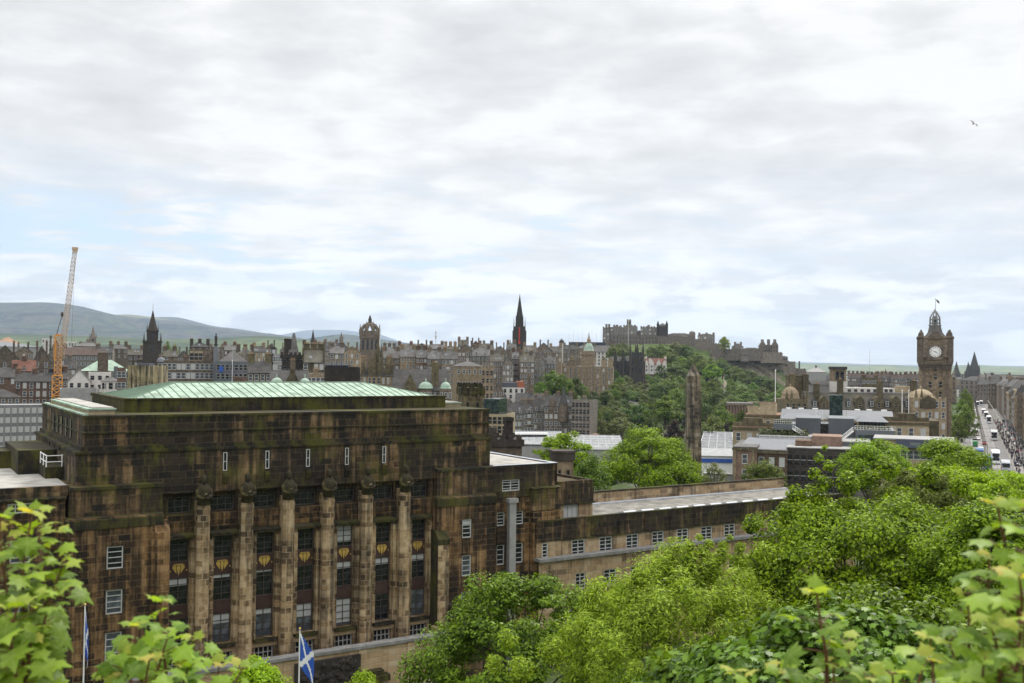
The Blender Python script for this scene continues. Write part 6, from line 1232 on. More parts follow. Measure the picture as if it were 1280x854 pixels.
def clock():
    Y = 424; px = 1169; c = at(px, 545, Y); base = 58.; o = thing('clock_tower', 'tall square stone clock tower with a white clock face and open crown', 'clock tower', (c.x, Y, base), R(-21)); h = lambda py: zt(px, py, Y, base); w = lambda q: q*Y/F
    r = w(18.4); d = 2*r
    m = MB(); m.box(-r, r, 0, d, 0, h(455)); m.build('shaft', 'buff', o)
    for s in (-1, 1): m = MB(); m.box(s*r-s*1.6-.5, s*r-s*1.6+.5, -.3, -.002, 0, h(462)); m.build('pilaster', 'grey1', o)
    m = MB(); [m.box(-r*1.02, r*1.02, -.22, -.003, h(py), h(py-1)) for py in (530, 516, 502, 488, 470)]; [m.box(x-.12, x+.12, -.18, -.003, h(545), h(471)) for x in (-r*.55, r*.55)]; m.build('string_course', 'grey1', o)
    for py in (538, 524, 510, 496, 484, 474, 464):
        for q in (-.2, .2) if py > 480 else (0,): put('window', winmesh(1.2, 2.2, 'stone'), o, (r*q*1.6, -.03, h(py)))
    m = MB(); m.box(-r*1.09, r*1.09, -.9, d+.9, h(456), h(453)); m.box(-r*1.04, r*1.04, -.5, d+.5, h(459), h(456)); [m.box(x, x+.45, -1.0, -.5, h(463), h(459)) for x in np.arange(-r, r-.2, 1.1)]; m.build('cornice', 'grey1', o)
    q = r*.97; m = MB(); m.box(-q, q, .2, d-.2, h(453), h(420)); m.build('clock_stage', 'buff', o)
    for sx in (-1, 1):
        for y in (.7, d-.7):
            m = MB(); m.lathe([(1.45, h(453)), (1.45, h(424)), (1.7, h(423)), (1.7, h(421)), (1.2, h(420)), (.9, h(416)), (.4, h(414)), (.25, h(412))], sx*q*.93, y, 10); m.build('corner_turret', 'grey1', o)
    for sx in (-1, 1): m = MB(); m.lathe([(1.15, h(447)), (1.15, h(424)), (1.35, h(422.5)), (.9, h(420))], sx*q*.66, .3, 12); m.build('bartizan', 'grey1', o)
    m = MB(); m.extrude_y([(-q*.36, h(424)), (q*.36, h(424)), (q*.36, h(419)), (q*.2, h(415.5)), (0, h(414)), (-q*.2, h(415.5)), (-q*.36, h(419))], -.3, 3); m.build('clock_gable', 'grey1', o)
    R_ = w(6.8); zc = h(440)
    def disc(mm, r0, y0, y1, n=32, mi=0):
        i = len(mm.v); mm.lathe([(r0, y0), (r0, y1)], 0, 0, n, mi); mm.v[i:] = [(vx, vz, zc+vy) for vx, vy, vz in mm.v[i:]]
    m = MB(); m.box(-R_*1.4, R_*1.4, -.25, .19, zc-R_*1.45, zc+R_*1.4); st = m.build('clock_surround', 'grey1', o)
    m = MB(); disc(m, R_, -.32, -.255); cf = m.build('clock_face', 'white', o); m = MB(); disc(m, R_*1.1, -.3, -.253); m.build('clock_rim', 'winframe', cf)
    m = MB()
    for k in range(12):
        a = 2*math.pi*k/12
        for s, wd in ((-.09, .05), (.0, .06), (.09, .05)) if k % 3 else ((-.14, .06), (-.03, .06), (.08, .06), (.15, .04)):
            t = a+s; rr = (R_*.68, R_*.93); n = Vector((math.sin(t), 0, math.cos(t))); p = Vector((math.cos(t), 0, -math.sin(t)))
            c0, c1 = Vector((0, -.335, zc))+n*rr[0], Vector((0, -.335, zc))+n*rr[1]; b = p*(wd*R_*.4); m.poly([c0-b, c0+b, c1+b, c1-b])
    m.build('numerals', 'winframe', cf)
    m = MB()
    for t, ln, wd in ((R(122), .86, .05), (R(296), .58, .075)):
        n = Vector((math.sin(t), 0, math.cos(t))); p = Vector((math.cos(t), 0, -math.sin(t))); c0 = Vector((0, -.36, zc)); m.poly([c0-p*wd*R_-n*.3, c0+p*wd*R_-n*.3, c0+n*R_*ln+p*.03, c0+n*R_*ln-p*.03])
    m.build('clock_hands', 'winframe', cf)
    m = MB(); b0, b1 = h(420), h(407); m.prism([(-q*.66, r-q*.66), (q*.66, r-q*.66), (q*.66, r+q*.66), (-q*.66, r+q*.66)], b0, h(415), top=[(-q*.47, r-q*.47), (q*.47, r-q*.47), (q*.47, r+q*.47), (-q*.47, r+q*.47)]); m.prism([(-q*.47, r-q*.47), (q*.47, r-q*.47), (q*.47, r+q*.47), (-q*.47, r+q*.47)], h(415), b1, top=[(-q*.37, r-q*.37), (q*.37, r-q*.37), (q*.37, r+q*.37), (-q*.37, r+q*.37)]); m.build('roof', 'slate_l', o)
    m = MB(); ro = q*.37
    for zz, k_ in ((h(407), 1.12), (h(404), .95), (h(399.5), .92)): m.lathe([(ro*k_, zz), (ro*k_*1.06, zz+.25), (ro*k_, zz+.5)], 0, r, 8)
    for k in range(8):
        a = math.pi*2*(k+.5)/8; P = [(ro*.95*math.cos(a)*f, r+ro*.95*math.sin(a)*f, z) for f, z in ((1, h(407)), (.97, h(399)), (.9, h(396)), (.62, h(392)), (.22, h(388.5)))]; m.path(P, [.34, .36, .32, .26, .2], 5)
    m.lathe([(.7, h(390)), (.75, h(388.5)), (.35, h(387)), (.1, h(385))], 0, r, 8); m.lathe([(ro*.42, h(407)), (ro*.42, h(399)), (ro*.3, h(397.5)), (.15, h(394))], 0, r, 8); m.build('open_crown', 'greystone', o)
    m = MB(); m.tube((.2, r, h(387)), (.2, r, h(372)), .1, .07, 5); fp = m.build('flagstaff', 'winframe', o); m = MB(); m.poly([(.2, r, h(372.5)), (1.6, r-.3, h(375.5)), (1.8, r-.3, h(379)), (.9, r, h(377))]); m.poly([(.2, r+.03, h(372.5)), (.9, r+.03, h(377)), (1.8, r-.27, h(379)), (1.6, r-.27, h(375.5))]); m.build('flag', 'winframe', fp)
clock()
# cathedral with three spires
def cath():
    Y = 2050; px = 1207; c = at(px, 478, Y); base = terr(c.x, Y)-1; o = thing('cathedral', 'far dark cathedral with three spires at the end of the long street', 'cathedral', (c.x, Y, base), -math.atan2(c.x, Y)); h = lambda py: zt(px, py, Y, base); X = lambda q: (q-px)*Y/F
    for q, t, m1, ww in ((1196.5, 451.5, 470, 5.2), (1210, 452, 468, 4.6), (1217, 439, 462, 6.4)):
        r = ww*Y/F; m = MB(); m.box(X(q)-r, X(q)+r, 0, 2*r, 0, h(m1)); m.build('tower', 'black', o); spire(o, X(q), r, h(m1), r*1.0, h(t)-h(m1), 'black')
        for s in (-1, 1): spire(o, X(q)+s*r*.85, .5, h(m1), r*.22, (h(t)-h(m1))*.3, 'black', 4, 'pinnacle')
    m = MB(); m.box(X(1193), X(1222), 6, 40, 0, h(476)); m.build('nave', 'black', o)
cath()
# dark brick terraces far behind the hotel roof
for i, (a, b, pe, Y, lab) in enumerate(((1060, 1078, 473, 900, 'left end'), (1078, 1096, 474, 890, 'second'), (1096, 1114, 473.5, 895, 'third'), (1114, 1132, 474.5, 885, 'fourth'), (1132, 1150, 474, 890, 'by the clock tower'))):
    H('brick_terrace', 'dark brown terrace with white dormers behind the hotel roof, '+lab, a, b, pe, Y, 'brown', 'gable', 'brownroof', 4.5, fl=3, bays=7, ch=4, dp=12, dorm=6, group='brown terraces behind the hotel')
H('brewery_block', 'pale grey stepped block on the horizon right of the castle rock', 1008, 1032, 465, 1000, 'concrete', 'hip', 'concrete', 5, fl=0, ch=1, dp=20)
H('brown_tower_block', 'squat mossy stone block behind the hotel chimneys', 1078, 1097, 474, 560, 'mossy', 'flat', 'slate', fl=1, bays=4, ch=2, dp=14)
o = H('factory_chimney', 'thin dark factory chimney on the skyline right of castle rock', 998.3, 1000, 452.5, 1500, 'black', 'flat', 'black', fl=0, ch=0, dp=2, parapet=0, cat='chimney', extra=lambda o, a, dp, h: MB().box(-a*1.3, a*1.3, -.3, dp+.3, h, h+1).build('rim', 'black', o))
# ---------------------------------------------------------------- the long street
S0 = Vector((159.7, 330, 0)); SU = Vector((.4146, .910, 0)); SV = Vector((.910, -.4146, 0)); SZ = 62.2; SR = -math.atan2(SU.x, SU.y)
def st(t, v, z=0.): p = S0+SU*t+SV*v; return Vector((p.x, p.y, SZ+z))
def strip(name, v0, v1, z, mat, t0=-60, t1=760, side=0):
    m = MB(); n = 40
    for i in range(n):
        a = t0+(t1-t0)*i/n; b = t0+(t1-t0)*(i+1)/n; m.poly([st(a, v0, z), st(a, v1, z), st(b, v1, z), st(b, v0, z)])
    if side: 
        for v in (v0, v1): m.poly([st(t0, v, z), st(t1, v, z), st(t1, v, z-side), st(t0, v, z-side)])
    return structure(m.build(name, mat))
M['asphalt'] = plain('asphalt', (.17, .165, .16), .85, var=.15, scale=.3); M['paving'] = plain('pavement_slabs', (.22, .205, .19), .9, var=.14, scale=.5); M['paint'] = plain('road_paint', (.7, .7, .68), .7); M['tramsett'] = plain('tram_setts', (.22, .21, .2), .8, var=.2, scale=.6)
strip('road', -10, 5.2, 0, 'asphalt'); strip('tram_bed', -6.6, 1.6, .004, 'tramsett'); strip('pavement', 5.2, 13.2, .13, 'paving', side=.3); strip('pavement', -14.5, -10, .13, 'paving', side=.3)
m = MB()
for v in (-5.6, -4.2, -.8, .6): m.poly([st(-60, v, .008), st(-60, v+.12, .008), st(760, v+.12, .008), st(760, v, .008)])
structure(m.build('tram_rails', 'winframe'))
m = MB()
for t in range(-60, 740, 9):
    for v in (1.7, -6.9): m.poly([st(t, v, .010), st(t, v+.15, .010), st(t+4, v+.15, .010), st(t+4, v, .010)])
structure(m.build('lane_markings', 'paint'))
# buildings on the right side of the street, then the far left end
SB = [(6, 22, 17, 'buff', 'nearest, cut off by the right edge'), (28, 24, 19, 'grey1', 'second from the front, dark bay windows'), (52, 26, 22, 'buff', 'third, buff with tall bays'), (78, 22, 18, 'grey2', 'fourth, grey flat fronted'), (100, 30, 21, 'grey1', 'fifth, dark with corner turret'), (130, 26, 19, 'buff', 'sixth, pale gabled'), (156, 34, 23, 'cream', 'seventh, big pale department store'), (190, 30, 18, 'grey1', 'eighth, low dark'), (220, 34, 21, 'grey2', 'ninth, narrow grey'), (254, 40, 19, 'buff', 'tenth'), (294, 44, 22, 'grey1', 'eleventh, dark'), (338, 50, 20, 'grey2', 'twelfth'), (388, 60, 21, 'brown', 'thirteenth, brown'), (448, 70, 20, 'grey1', 'fourteenth'), (520, 90, 21, 'grey2', 'last one far away')]
for i, (t, ln, hh, wl, lab) in enumerate(SB):
    p = st(t, 12.6, -.2); o = thing('street_building', 'stone shop building right of the long street, '+lab, 'building', p, SR, 'shop buildings along the street'); dp = 22
    m = MB(); m.box(0, dp, 0, ln-.3, 0, hh); m.box(-.5, -.002, 0, ln-.3, hh-.9, hh-.3); m.box(-.25, -.002, 0, ln-.3, 4.3, 4.8); m.build('wall', wl, o)
    m = MB(); m.hip(-.1, dp, .1, ln-.4, hh+.002, 3.5+(i % 3), 4); m.build('roof', ('slate', 'slate_l')[i % 2], o)
    nb = max(3, int(ln/4)); fl = int((hh-5)/3.8)
    if i < 11:
        for f in range(fl):
            for b in range(nb): put('window', winmesh(1.3, 2.2, 'white' if i % 2 else 'stone'), o, (-.03, (b+.5)*(ln-.3)/nb, 5.2+f*3.8), -math.pi/2)
        for b in range(nb): m = MB(); y = (b+.5)*(ln-.3)/nb; m.box(-.06, -.003, y-1.5, y+1.5, .5, 3.9); m.build('shop_window', 'pane', o)
    if i in (1, 2, 4, 5): 
        for b in range(2): m = MB(); y = (b*.5+.25)*ln; m.prism([(-1.3, y-1), (-1.3, y+1), (-.003, y+2), (-.003, y-2)][::-1], 5, hh+1.5); m.build('bay', wl, o); spire(o, .4, y, hh+1.5, 1.8, 3.5, 'slate', 6)
    for y in (.8, ln-1.4): chimney(o, 8, y, hh, 2.6, 1, 5.2, 4, wl if wl not in ('cream',) else 'buff')
    windows(o, dp, 0, hh, fl, 4, 3.8, 1.2, 2.1, 'stone') if i == 0 or hh > SB[i-1][2]+2 else None
for i, (t, v, w_, hh, wl, lab) in enumerate(((640, -70, 26, 20, 'grey1', 'left one'), (655, -42, 24, 24, 'buff', 'middle one'), (650, -15, 24, 21, 'grey2', 'right one, beside the road end'))):
    p = st(t, v, -.2); o = thing('street_building', 'stone block closing the far end of the long street, '+lab, 'building', p, SR, 'blocks at the far street end'); m = MB(); m.box(0, w_, 0, 20, 0, hh); m.build('wall', wl, o); m = MB(); m.hip(-.2, w_+.2, -.2, 20.2, hh, 4); m.build('roof', 'slate', o); windows(o, w_, 0, hh, 4, 6, 4.2, 1.3, 2.3, 'stone'); chimney(o, 2, 10, hh, 1.2, 3, 6, 4, wl); chimney(o, w_-2, 10, hh, 1.2, 3, 6, 4, wl)
# more roofs behind the street
for i, (a, b, pe, Y, wl, lab) in enumerate(((1264, 1279, 487, 690, 'buff', 'pale flat topped block above the street shops'), (1262, 1296, 483, 600, 'buff', 'broad buff block at the right edge above the shops'), (1236, 1252, 480, 800, 'grey1', 'dark roofed block behind the far shops'), (1222, 1240, 481, 900, 'grey2', 'grey block right of the cathedral'), (1262, 1290, 474, 1000, 'grey1', 'long skyline block at the right edge'), (1240, 1262, 473, 1100, 'black', 'dark skyline block right of the cathedral'))):
    H('town_block', lab, a, b, pe, Y, wl, 'flat' if i == 0 else 'gable', 'slate', 4, fl=3, bays=5, ch=2, dp=14, group='roofs behind the street shops', st='stone')
# ---- vehicles (length along +y, built at origin facing -y)
def wheels(o, xs, ys, r, wdt=.25):
    for y in ys:
        for s in (-1, 1): m = MB(); m.tube((s*xs-s*wdt, y, r), (s*xs, y, r), r, r, 12); wv = m.build('wheel', 'tyre', o); g = MB(); g.tube((s*xs, y, r), (s*(xs+.02), y, r), r*.55, r*.5, 10); g.build('rim', 'metal', wv)
M['tyre'] = plain('tyre', (.02, .02, .02), .9); M['lamp'] = plain('headlamp', (.75, .75, .7), .2); M['maroon'] = plain('maroon_paint', (.16, .03, .035), .3); M['silver'] = plain('silver_paint', (.42, .43, .45), .3, .3); M['carblack'] = plain('black_paint', (.025, .025, .028), .25); M['orange'] = plain('orange_paint', (.5, .16, .03), .4); M['green'] = plain('green_paint', (.05, .25, .1), .4); M['skyblue'] = plain('light_blue_paint', (.06, .12, .25), .4)
VEH = {}
def children(o): return [(c, list(c.children)) for c in o.children]
def bus(key, lower, upper, decks=2, L_=10.5):
    o = thing('bus', '-', 'bus'); hh = 4.3 if decks == 2 else 3.1; zz = 2.25
    m = MB(); y = L_/2
    prof = [(-y, .35), (y, .35), (y, hh-.4), (y-.35, hh), (-y+.6, hh), (-y+.12, hh-.6), (-y, 1.2)]
    m.extrude_x(prof, -1.25, 1.25); 
    if lower != upper: m.box(-1.262, 1.262, -y+.1, y-.02, .5, 1.25, 1)
    m.build('body', [upper, lower], o)
    for z0, z1 in (((1.35, 2.15), (2.75, 3.65)) if decks == 2 else ((1.4, 2.5),)):
        m = MB(); m.box(-1.275, 1.275, -y+.5, y-.5, z0, z1); m.build('side_windows', 'pane', o)
        m = MB(); m.box(-1.1, 1.1, -y-.03 if z0 < 2 else -y+.02, -y+.4, z0-.1, z1+.1); m.build('windscreen', 'pane', o)
        m = MB(); m.box(-1.0, 1.0, y-.2, y+.02, z0+.1, z1); m.build('rear_window', 'pane', o)
    m = MB(); m.box(-.8, .8, -y-.04, -y+.3, 2.3, 2.62); m.build('destination_blind', 'carblack', o)
    for s in (-1, 1): m = MB(); m.box(s*.95-.16, s*.95+.16, -y-.03, -y+.1, .7, .92); m.build('headlight', 'lamp', o); m = MB(); m.box(s*1.1-.1, s*1.1+.1, y-.05, y+.02, .8, 1.3); m.build('tail_light', 'red', o)
    wheels(o, 1.24, (-y+2.2, y-2.6), .5); VEH[key] = [o, children(o), 0]
def car(key, paint, van=False, L_=4.4):
    o = thing('van' if van else 'car', '-', 'van' if van else 'car'); y = L_/2; m = MB()
    if van: m.extrude_x([(-y, .3), (y, .3), (y, 2.1), (y-.15, 2.25), (-y+1.0, 2.25), (-y+.45, 1.35), (-y, 1.1)], -.95, .95)
    else:
        m.extrude_x([(-y, .3), (y, .3), (y, .85), (y-.2, .95), (-y+.2, .9), (-y, .7)], -.88, .88)
        i = len(m.v); m.v += [(-.8, -y+1.1, .93), (.8, -y+1.1, .93), (.8, y-.4, .93), (-.8, y-.4, .93), (-.62, -y+1.9, 1.45), (.62, -y+1.9, 1.45), (.62, y-1.1, 1.45), (-.62, y-1.1, 1.45)]
        for q in ((4, 5, 6, 7), (0, 1, 5, 4), (1, 2, 6, 5), (2, 3, 7, 6), (3, 0, 4, 7)): m.f.append(tuple(i+k for k in q)); m.mi.append(0)
    m.build('body', paint, o); g = MB()
    if van: g.box(-.962, .962, -y+.75, -y+1.7, 1.35, 1.95); g.poly([(-.8, -y+.47, 1.42), (.8, -y+.47, 1.42), (.8, -y+.93, 2.18), (-.8, -y+.93, 2.18)])
    else:
        for s in (-1, 1): g.poly([(s*.785, -y+1.35, 1.0), (s*.785, y-.65, 1.0), (s*.652, y-1.15, 1.4), (s*.652, -y+1.9, 1.4)])
        g.poly([(-.72, -y+1.18, .99), (.72, -y+1.18, .99), (.6, -y+1.82, 1.41), (-.6, -y+1.82, 1.41)]); g.poly([(-.7, y-.46, .99), (.7, y-.46, .99), (.6, y-1.06, 1.41), (-.6, y-1.06, 1.41)])
    g.build('windows', 'pane', o)
    for s in (-1, 1): m = MB(); m.box(s*.65-.15, s*.65+.15, -y-.02, -y+.08, .6, .76); m.build('headlight', 'lamp', o); m = MB(); m.box(s*.68-.12, s*.68+.12, y-.05, y+.02, .65, .82); m.build('tail_light', 'red', o)
    wheels(o, .9, (-y+.85, y-.85), .33, .2); VEH[key] = [o, children(o), 0]
bus('white', 'carblack', 'white'); bus('maroon', 'maroon', 'white'); bus('blue', 'blue', 'skyblue'); bus('orange', 'orange', 'maroon'); bus('single', 'white', 'white', 1, 9); bus('redbus', 'red', 'silver', 1, 9)
car('black', 'carblack'); car('silver', 'silver'); car('redc', 'red'); car('whitev', 'white', True, 5.2); car('greenv', 'green', True, 5.); car('bluec', 'blue')
def place(key, t, v, label, group, flip=0):
    o, ch, n = VEH[key]; VEH[key][2] = 1; p = st(t, v, .012); rz = SR+(math.pi if flip else 0)
    if n == 0: o.location = p; o.rotation_euler = (0, 0, rz); o['label'] = label; o['group'] = group
    else: dup(o, ch, p, rz, label, group)
def tv(px, py):   # street coordinates of a road point seen at a pixel
    r = ray(px, py); r = r*((SZ-CZ)/r.z); q = Vector((r.x, r.y, 0))-S0; return q.dot(SU), q.dot(SV)
GB, GC = 'buses on the long street', 'cars and vans on the long street'
for k, px, py, lab in (('white', 1244.5, 579, 'white topped double decker bus with dark front, nearest in the right hand lane'), ('maroon', 1242.5, 550, 'white and dark double decker bus, second in the right hand lane'), ('white', 1236, 529, 'double decker bus third in the right hand lane, tail of a queue'), ('maroon', 1232.5, 523, 'double decker bus fourth in the right hand lane'), ('white', 1229.5, 519, 'double decker bus at the head of the four bus queue'), ('blue', 1234.5, 587, 'blue double decker bus at the bottom of the street above the bushes'), ('redbus', 1257, 588, 'pale roofed red single decker bus at the bottom by the crowd'), ('blue', 1224.5, 576, 'blue and white double decker bus half hidden by the tree'),
        ('orange', 1209.5, 544, 'orange open topped tour bus by the trees on the left'), ('single', 1220, 544, 'white single decker bus in the left lane beside the orange tour bus'), ('white', 1222, 508, 'small far double decker bus near the end of the street'), ('maroon', 1226.5, 507, 'small far maroon bus near the end of the street')):
    t, v = tv(px, py); place(k, t, v, lab, GB, flip=0 if v > -2 else 1)
for k, px, py, lab in (('black', 1218.5, 550, 'black car in the left lane below the white single decker'), ('silver', 1222.5, 550, 'silver car beside the black car in the left lane'), ('redc', 1230.5, 556, 'red car in the middle lane of the street'), ('greenv', 1219, 558, 'green and white van below the silver car'), ('whitev', 1226, 566, 'white van in the left lane above the blue buses'), ('silver', 1220.5, 531, 'silver car in the left lane far up the street'), ('black', 1215, 505, 'far black car near the left kerb'), ('black', 1224, 536, 'black car ahead of the white single decker'), ('bluec', 1217, 571, 'blue car near the tree in the left lane'), ('redc', 1203, 546, 'red car beside the orange tour bus'), ('whitev', 1229, 500, 'far white van at the end of the street'), ('black', 1272, 583, 'black car at the kerb beside the crowd at bottom right'), ('silver', 1218, 514, 'far silver car in the left lane')):
    t, v = tv(px, py); place(k, t, v, lab, GC, flip=0 if v > -2 else 1)
# tram poles
tp = thing('tram_pole', 'slim dark tram pole with bracket arms along the middle of the street', 'tram pole', st(0, -2.5, 0), SR, 'tram poles along the street'); m = MB(); m.tube((0, 0, 0), (0, 0, 7.5), .11, .08, 6); m.build('pole', 'winframe', tp); m = MB(); m.tube((-3, 0, 6.6), (3, 0, 6.6), .05, .05, 4); m.build('arm', 'winframe', tp)
tc_ = children(tp)
for t in range(28, 620, 28): dup(tp, tc_, st(t, -2.5, 0), SR)
lp = thing('street_lamp', 'dark street lamp on the crowded right pavement', 'street lamp', st(10, 6, .13), SR, 'street lamps on the right pavement'); m = MB(); m.tube((0, 0, 0), (0, 0, 7), .1, .06, 6); m.build('post', 'winframe', lp); m = MB(); m.lathe([(.1, 6.9), (.3, 7.1), (.25, 7.5), (.05, 7.7)], 0, 0, 8); m.build('lantern', 'lamp', lp); lc = children(lp)
for t in range(38, 500, 28): dup(lp, lc, st(t, 6, .13), SR)
# ---- people
def body(pose, colors):
    hip, kn = .92, .5; a = {'walk': .32, 'stand': .08, 'stride': .42, 'turn': .2}[pose]
    V = [(0, 0, hip), (0, 0, 1.18), (0, -.02, 1.42), (0, -.02, 1.52), (0, -.04, 1.62), (0, -.04, 1.74)]; rd = [.155, .14, .155, .06, .095, .085]; E = [(0, 1), (1, 2), (2, 3), (3, 4), (4, 5)]
    def add(pts, rs, root):
        k = root
        for p, r in zip(pts, rs): V.append(p); rd.append(r); E.append((k, len(V)-1)); k = len(V)-1
    add([(-.1, -.03, .86), (-.1, -a*.55, kn), (-.1, -a*.75, .08), (-.1, -a*.75-.14, .04)], [.095, .065, .05, .045], 0); add([(.1, .03, .86), (.1, a*.35, kn), (.1, a, .1), (.1, a-.13, .04)], [.095, .065, .05, .045], 0)
    add([(-.2, 0, 1.42), (-.25, a*.4, 1.16), (-.24, a*.2-.08, .9), (-.24, a*.2-.1, .8)], [.065, .05, .04, .035], 2); add([(.2, 0, 1.42), (.25, -a*.3, 1.16), (.24, -a*.6-.05, .92), (.24, -a*.65-.08, .82)], [.065, .05, .04, .035], 2)
    me = bpy.data.meshes.new('person'); me.from_pydata(V, E, []); o = bpy.data.objects.new('person_tmp', me); C.objects.link(o); md = o.modifiers.new('skin', 'SKIN'); o.modifiers.new('sub', 'SUBSURF').levels = 1
    for i, r in enumerate(rd): me.skin_vertices[0].data[i].radius = (r, r)
    me.skin_vertices[0].data[0].use_root = True
    dg = bpy.context.evaluated_depsgraph_get(); dg.update(); nm = bpy.data.meshes.new_from_object(o.evaluated_get(dg)); nm.name = 'person'; bpy.data.objects.remove(o); return nm
M['skin'] = plain('skin', (.5, .3, .22), .6); M['hair'] = plain('hair', (.05, .035, .025), .7)
cl = {'black': (.02, .02, .023), 'navy': (.03, .04, .09), 'grey': (.16, .16, .17), 'red': (.4, .04, .04), 'white': (.65, .64, .62), 'blue': (.07, .16, .38), 'beige': (.42, .34, .24), 'green': (.06, .14, .06), 'jeans': (.06, .09, .16)}
for k, v in cl.items(): M['c_'+k] = plain('cloth_'+k, v, .9)
def dressed(base, top, leg, nm):
    me = base.copy(); me.materials.clear()
    for q in ('skin', 'c_'+top, 'c_'+leg, 'hair'): me.materials.append(M[q])
    for p in me.polygons:
        z = p.center.z; x = abs(p.center.x); y = p.center.y
        p.material_index = 2 if (z < .93 and x < .19) else (0 if (z > 1.52 or (z < .88 and x > .19)) else 1)
        if z > 1.69 or (z > 1.55 and y > -.01): p.material_index = 3
        p.use_smooth = True
    return me
poses = {p: body(p, None) for p in ('walk', 'stand', 'stride', 'turn')}
kinds = [('black', 'jeans', 'black coat and jeans'), ('navy', 'black', 'navy jacket and black trousers'), ('grey', 'black', 'grey top and black trousers'), ('red', 'jeans', 'red jacket and jeans'), ('white', 'jeans', 'white shirt and jeans'), ('blue', 'black', 'blue jacket and black trousers'), ('beige', 'navy', 'beige coat and navy trousers'), ('black', 'black', 'all black clothes'), ('green', 'grey', 'green jacket and grey trousers')]
PM = {}
rp = random.Random(21)
def person(t, v, where):
    pose = rp.choice(list(poses)); kd = kinds[min(8, int(abs(rp.gauss(0, 4))))] if rp.random() < .6 else rp.choice(kinds[:3]+kinds[7:8]); key = (pose, kd[2])
    if key not in PM: PM[key] = dressed(poses[pose], kd[0], kd[1], pose)
    o = put('person', PM[key], None, st(t, v, .135), SR+rp.choice((0, math.pi))+rp.uniform(-.5, .5)); s = rp.uniform(.93, 1.06); o.scale = (s, s, s)
    tag(o, 'person in %s %s' % (kd[2], where), 'person', 'people on the pavement, %s' % kd[2])
for i in range(240):
    t = -22+330*rp.random()**1.35; v = 5.6+6.6*rp.random()
    person(t, v, 'on the crowded right pavement')
# ---------------------------------------------------------------- trees
def leafmesh(name, P, Nn, size, rs, kind='quad', droop=0., mat=None, tint=None, roll=True, axis=None):
    """P: n x 3 positions, Nn: n x 3 normals, size: n; builds small leaf faces"""
    fan = kind == 'maple_fan'; kind = 'maple' if fan else kind
    n = len(P); nn = Nn/np.maximum(np.linalg.norm(Nn, axis=1, keepdims=True), 1e-6)
    if axis is None: ax = rs.normal(size=(n, 3))
    else: ax = axis
    a = ax-(ax*nn).sum(1, keepdims=True)*nn; a /= np.maximum(np.linalg.norm(a, axis=1, keepdims=True), 1e-6); b = np.cross(nn, a)
    T = {'quad': [(-.5, 0, 0), (0, -.36, .0), (.5, 0, -.06), (0, .36, 0)],
         'leaf': [(-.5, 0, 0), (-.15, -.3, .05), (.22, -.24, .03), (.55, 0, -.1), (.22, .24, .03), (-.15, .3, .05)],
         'narrow': [(-.5, 0, 0), (-.1, -.13, .02), (.55, 0, -.1), (-.1, .13, .02)],
         'maple': [(-.42, 0, 0), (-.34, -.2, .02), (-.46, -.42, -.03), (-.14, -.34, .03), (-.02, -.58, -.05), (.12, -.3, .03), (.22, -.36, 0), (.22, -.17, .03), (.58, 0, -.1), (.22, .17, .03), (.22, .36, 0), (.12, .3, .03), (-.02, .58, -.05), (-.14, .34, .03), (-.46, .42, -.03), (-.34, .2, .02)]}[kind]
    if fan: T = T+[(.02, 0, .09)]
    T = np.array(T); k = len(T); s = np.asarray(size)[:, None, None]
    V = P[:, None, :]+s*(T[None, :, 0:1]*a[:, None, :]+T[None, :, 1:2]*b[:, None, :]+T[None, :, 2:3]*nn[:, None, :])
    me = bpy.data.meshes.new(name); me.vertices.add(n*k); me.vertices.foreach_set('co', V.reshape(-1))
    if fan:
        e = k-1; tri = np.array([(e, i, (i+1) % e) for i in range(e)]); idx = (np.arange(n)[:, None, None]*k+tri[None]).reshape(-1); nf = n*e
        me.loops.add(nf*3); me.loops.foreach_set('vertex_index', idx.astype(np.int32)); me.polygons.add(nf); me.polygons.foreach_set('loop_start', np.arange(0, nf*3, 3, dtype=np.int32)); me.polygons.foreach_set('loop_total', np.full(nf, 3, dtype=np.int32)); tint = np.clip(np.repeat(rs.rand(n), e)+rs.normal(size=nf)*.05, 0, 1)
    else:
        me.loops.add(n*k); me.loops.foreach_set('vertex_index', np.arange(n*k, dtype=np.int32)); nf = n
        me.polygons.add(n); me.polygons.foreach_set('loop_start', np.arange(0, n*k, k, dtype=np.int32)); me.polygons.foreach_set('loop_total', np.full(n, k, dtype=np.int32))
    at_ = me.attributes.new('tint', 'FLOAT', 'FACE'); at_.data.foreach_set('value', (rs.rand(nf) if tint is None else tint).astype(np.float32))
    if mat: me.materials.append(M[mat] if isinstance(mat, str) else mat)
    if fan: va = me.attributes.new('vein', 'FLOAT', 'POINT'); va.data.foreach_set('value', np.tile(np.array([1, .2, 1, 0, 1, 0, .8, 0, 1, 0, .8, 0, 1, 0, 1, .2, 1], np.float32), n))
    me.update(calc_edges=True); me.validate(); return me
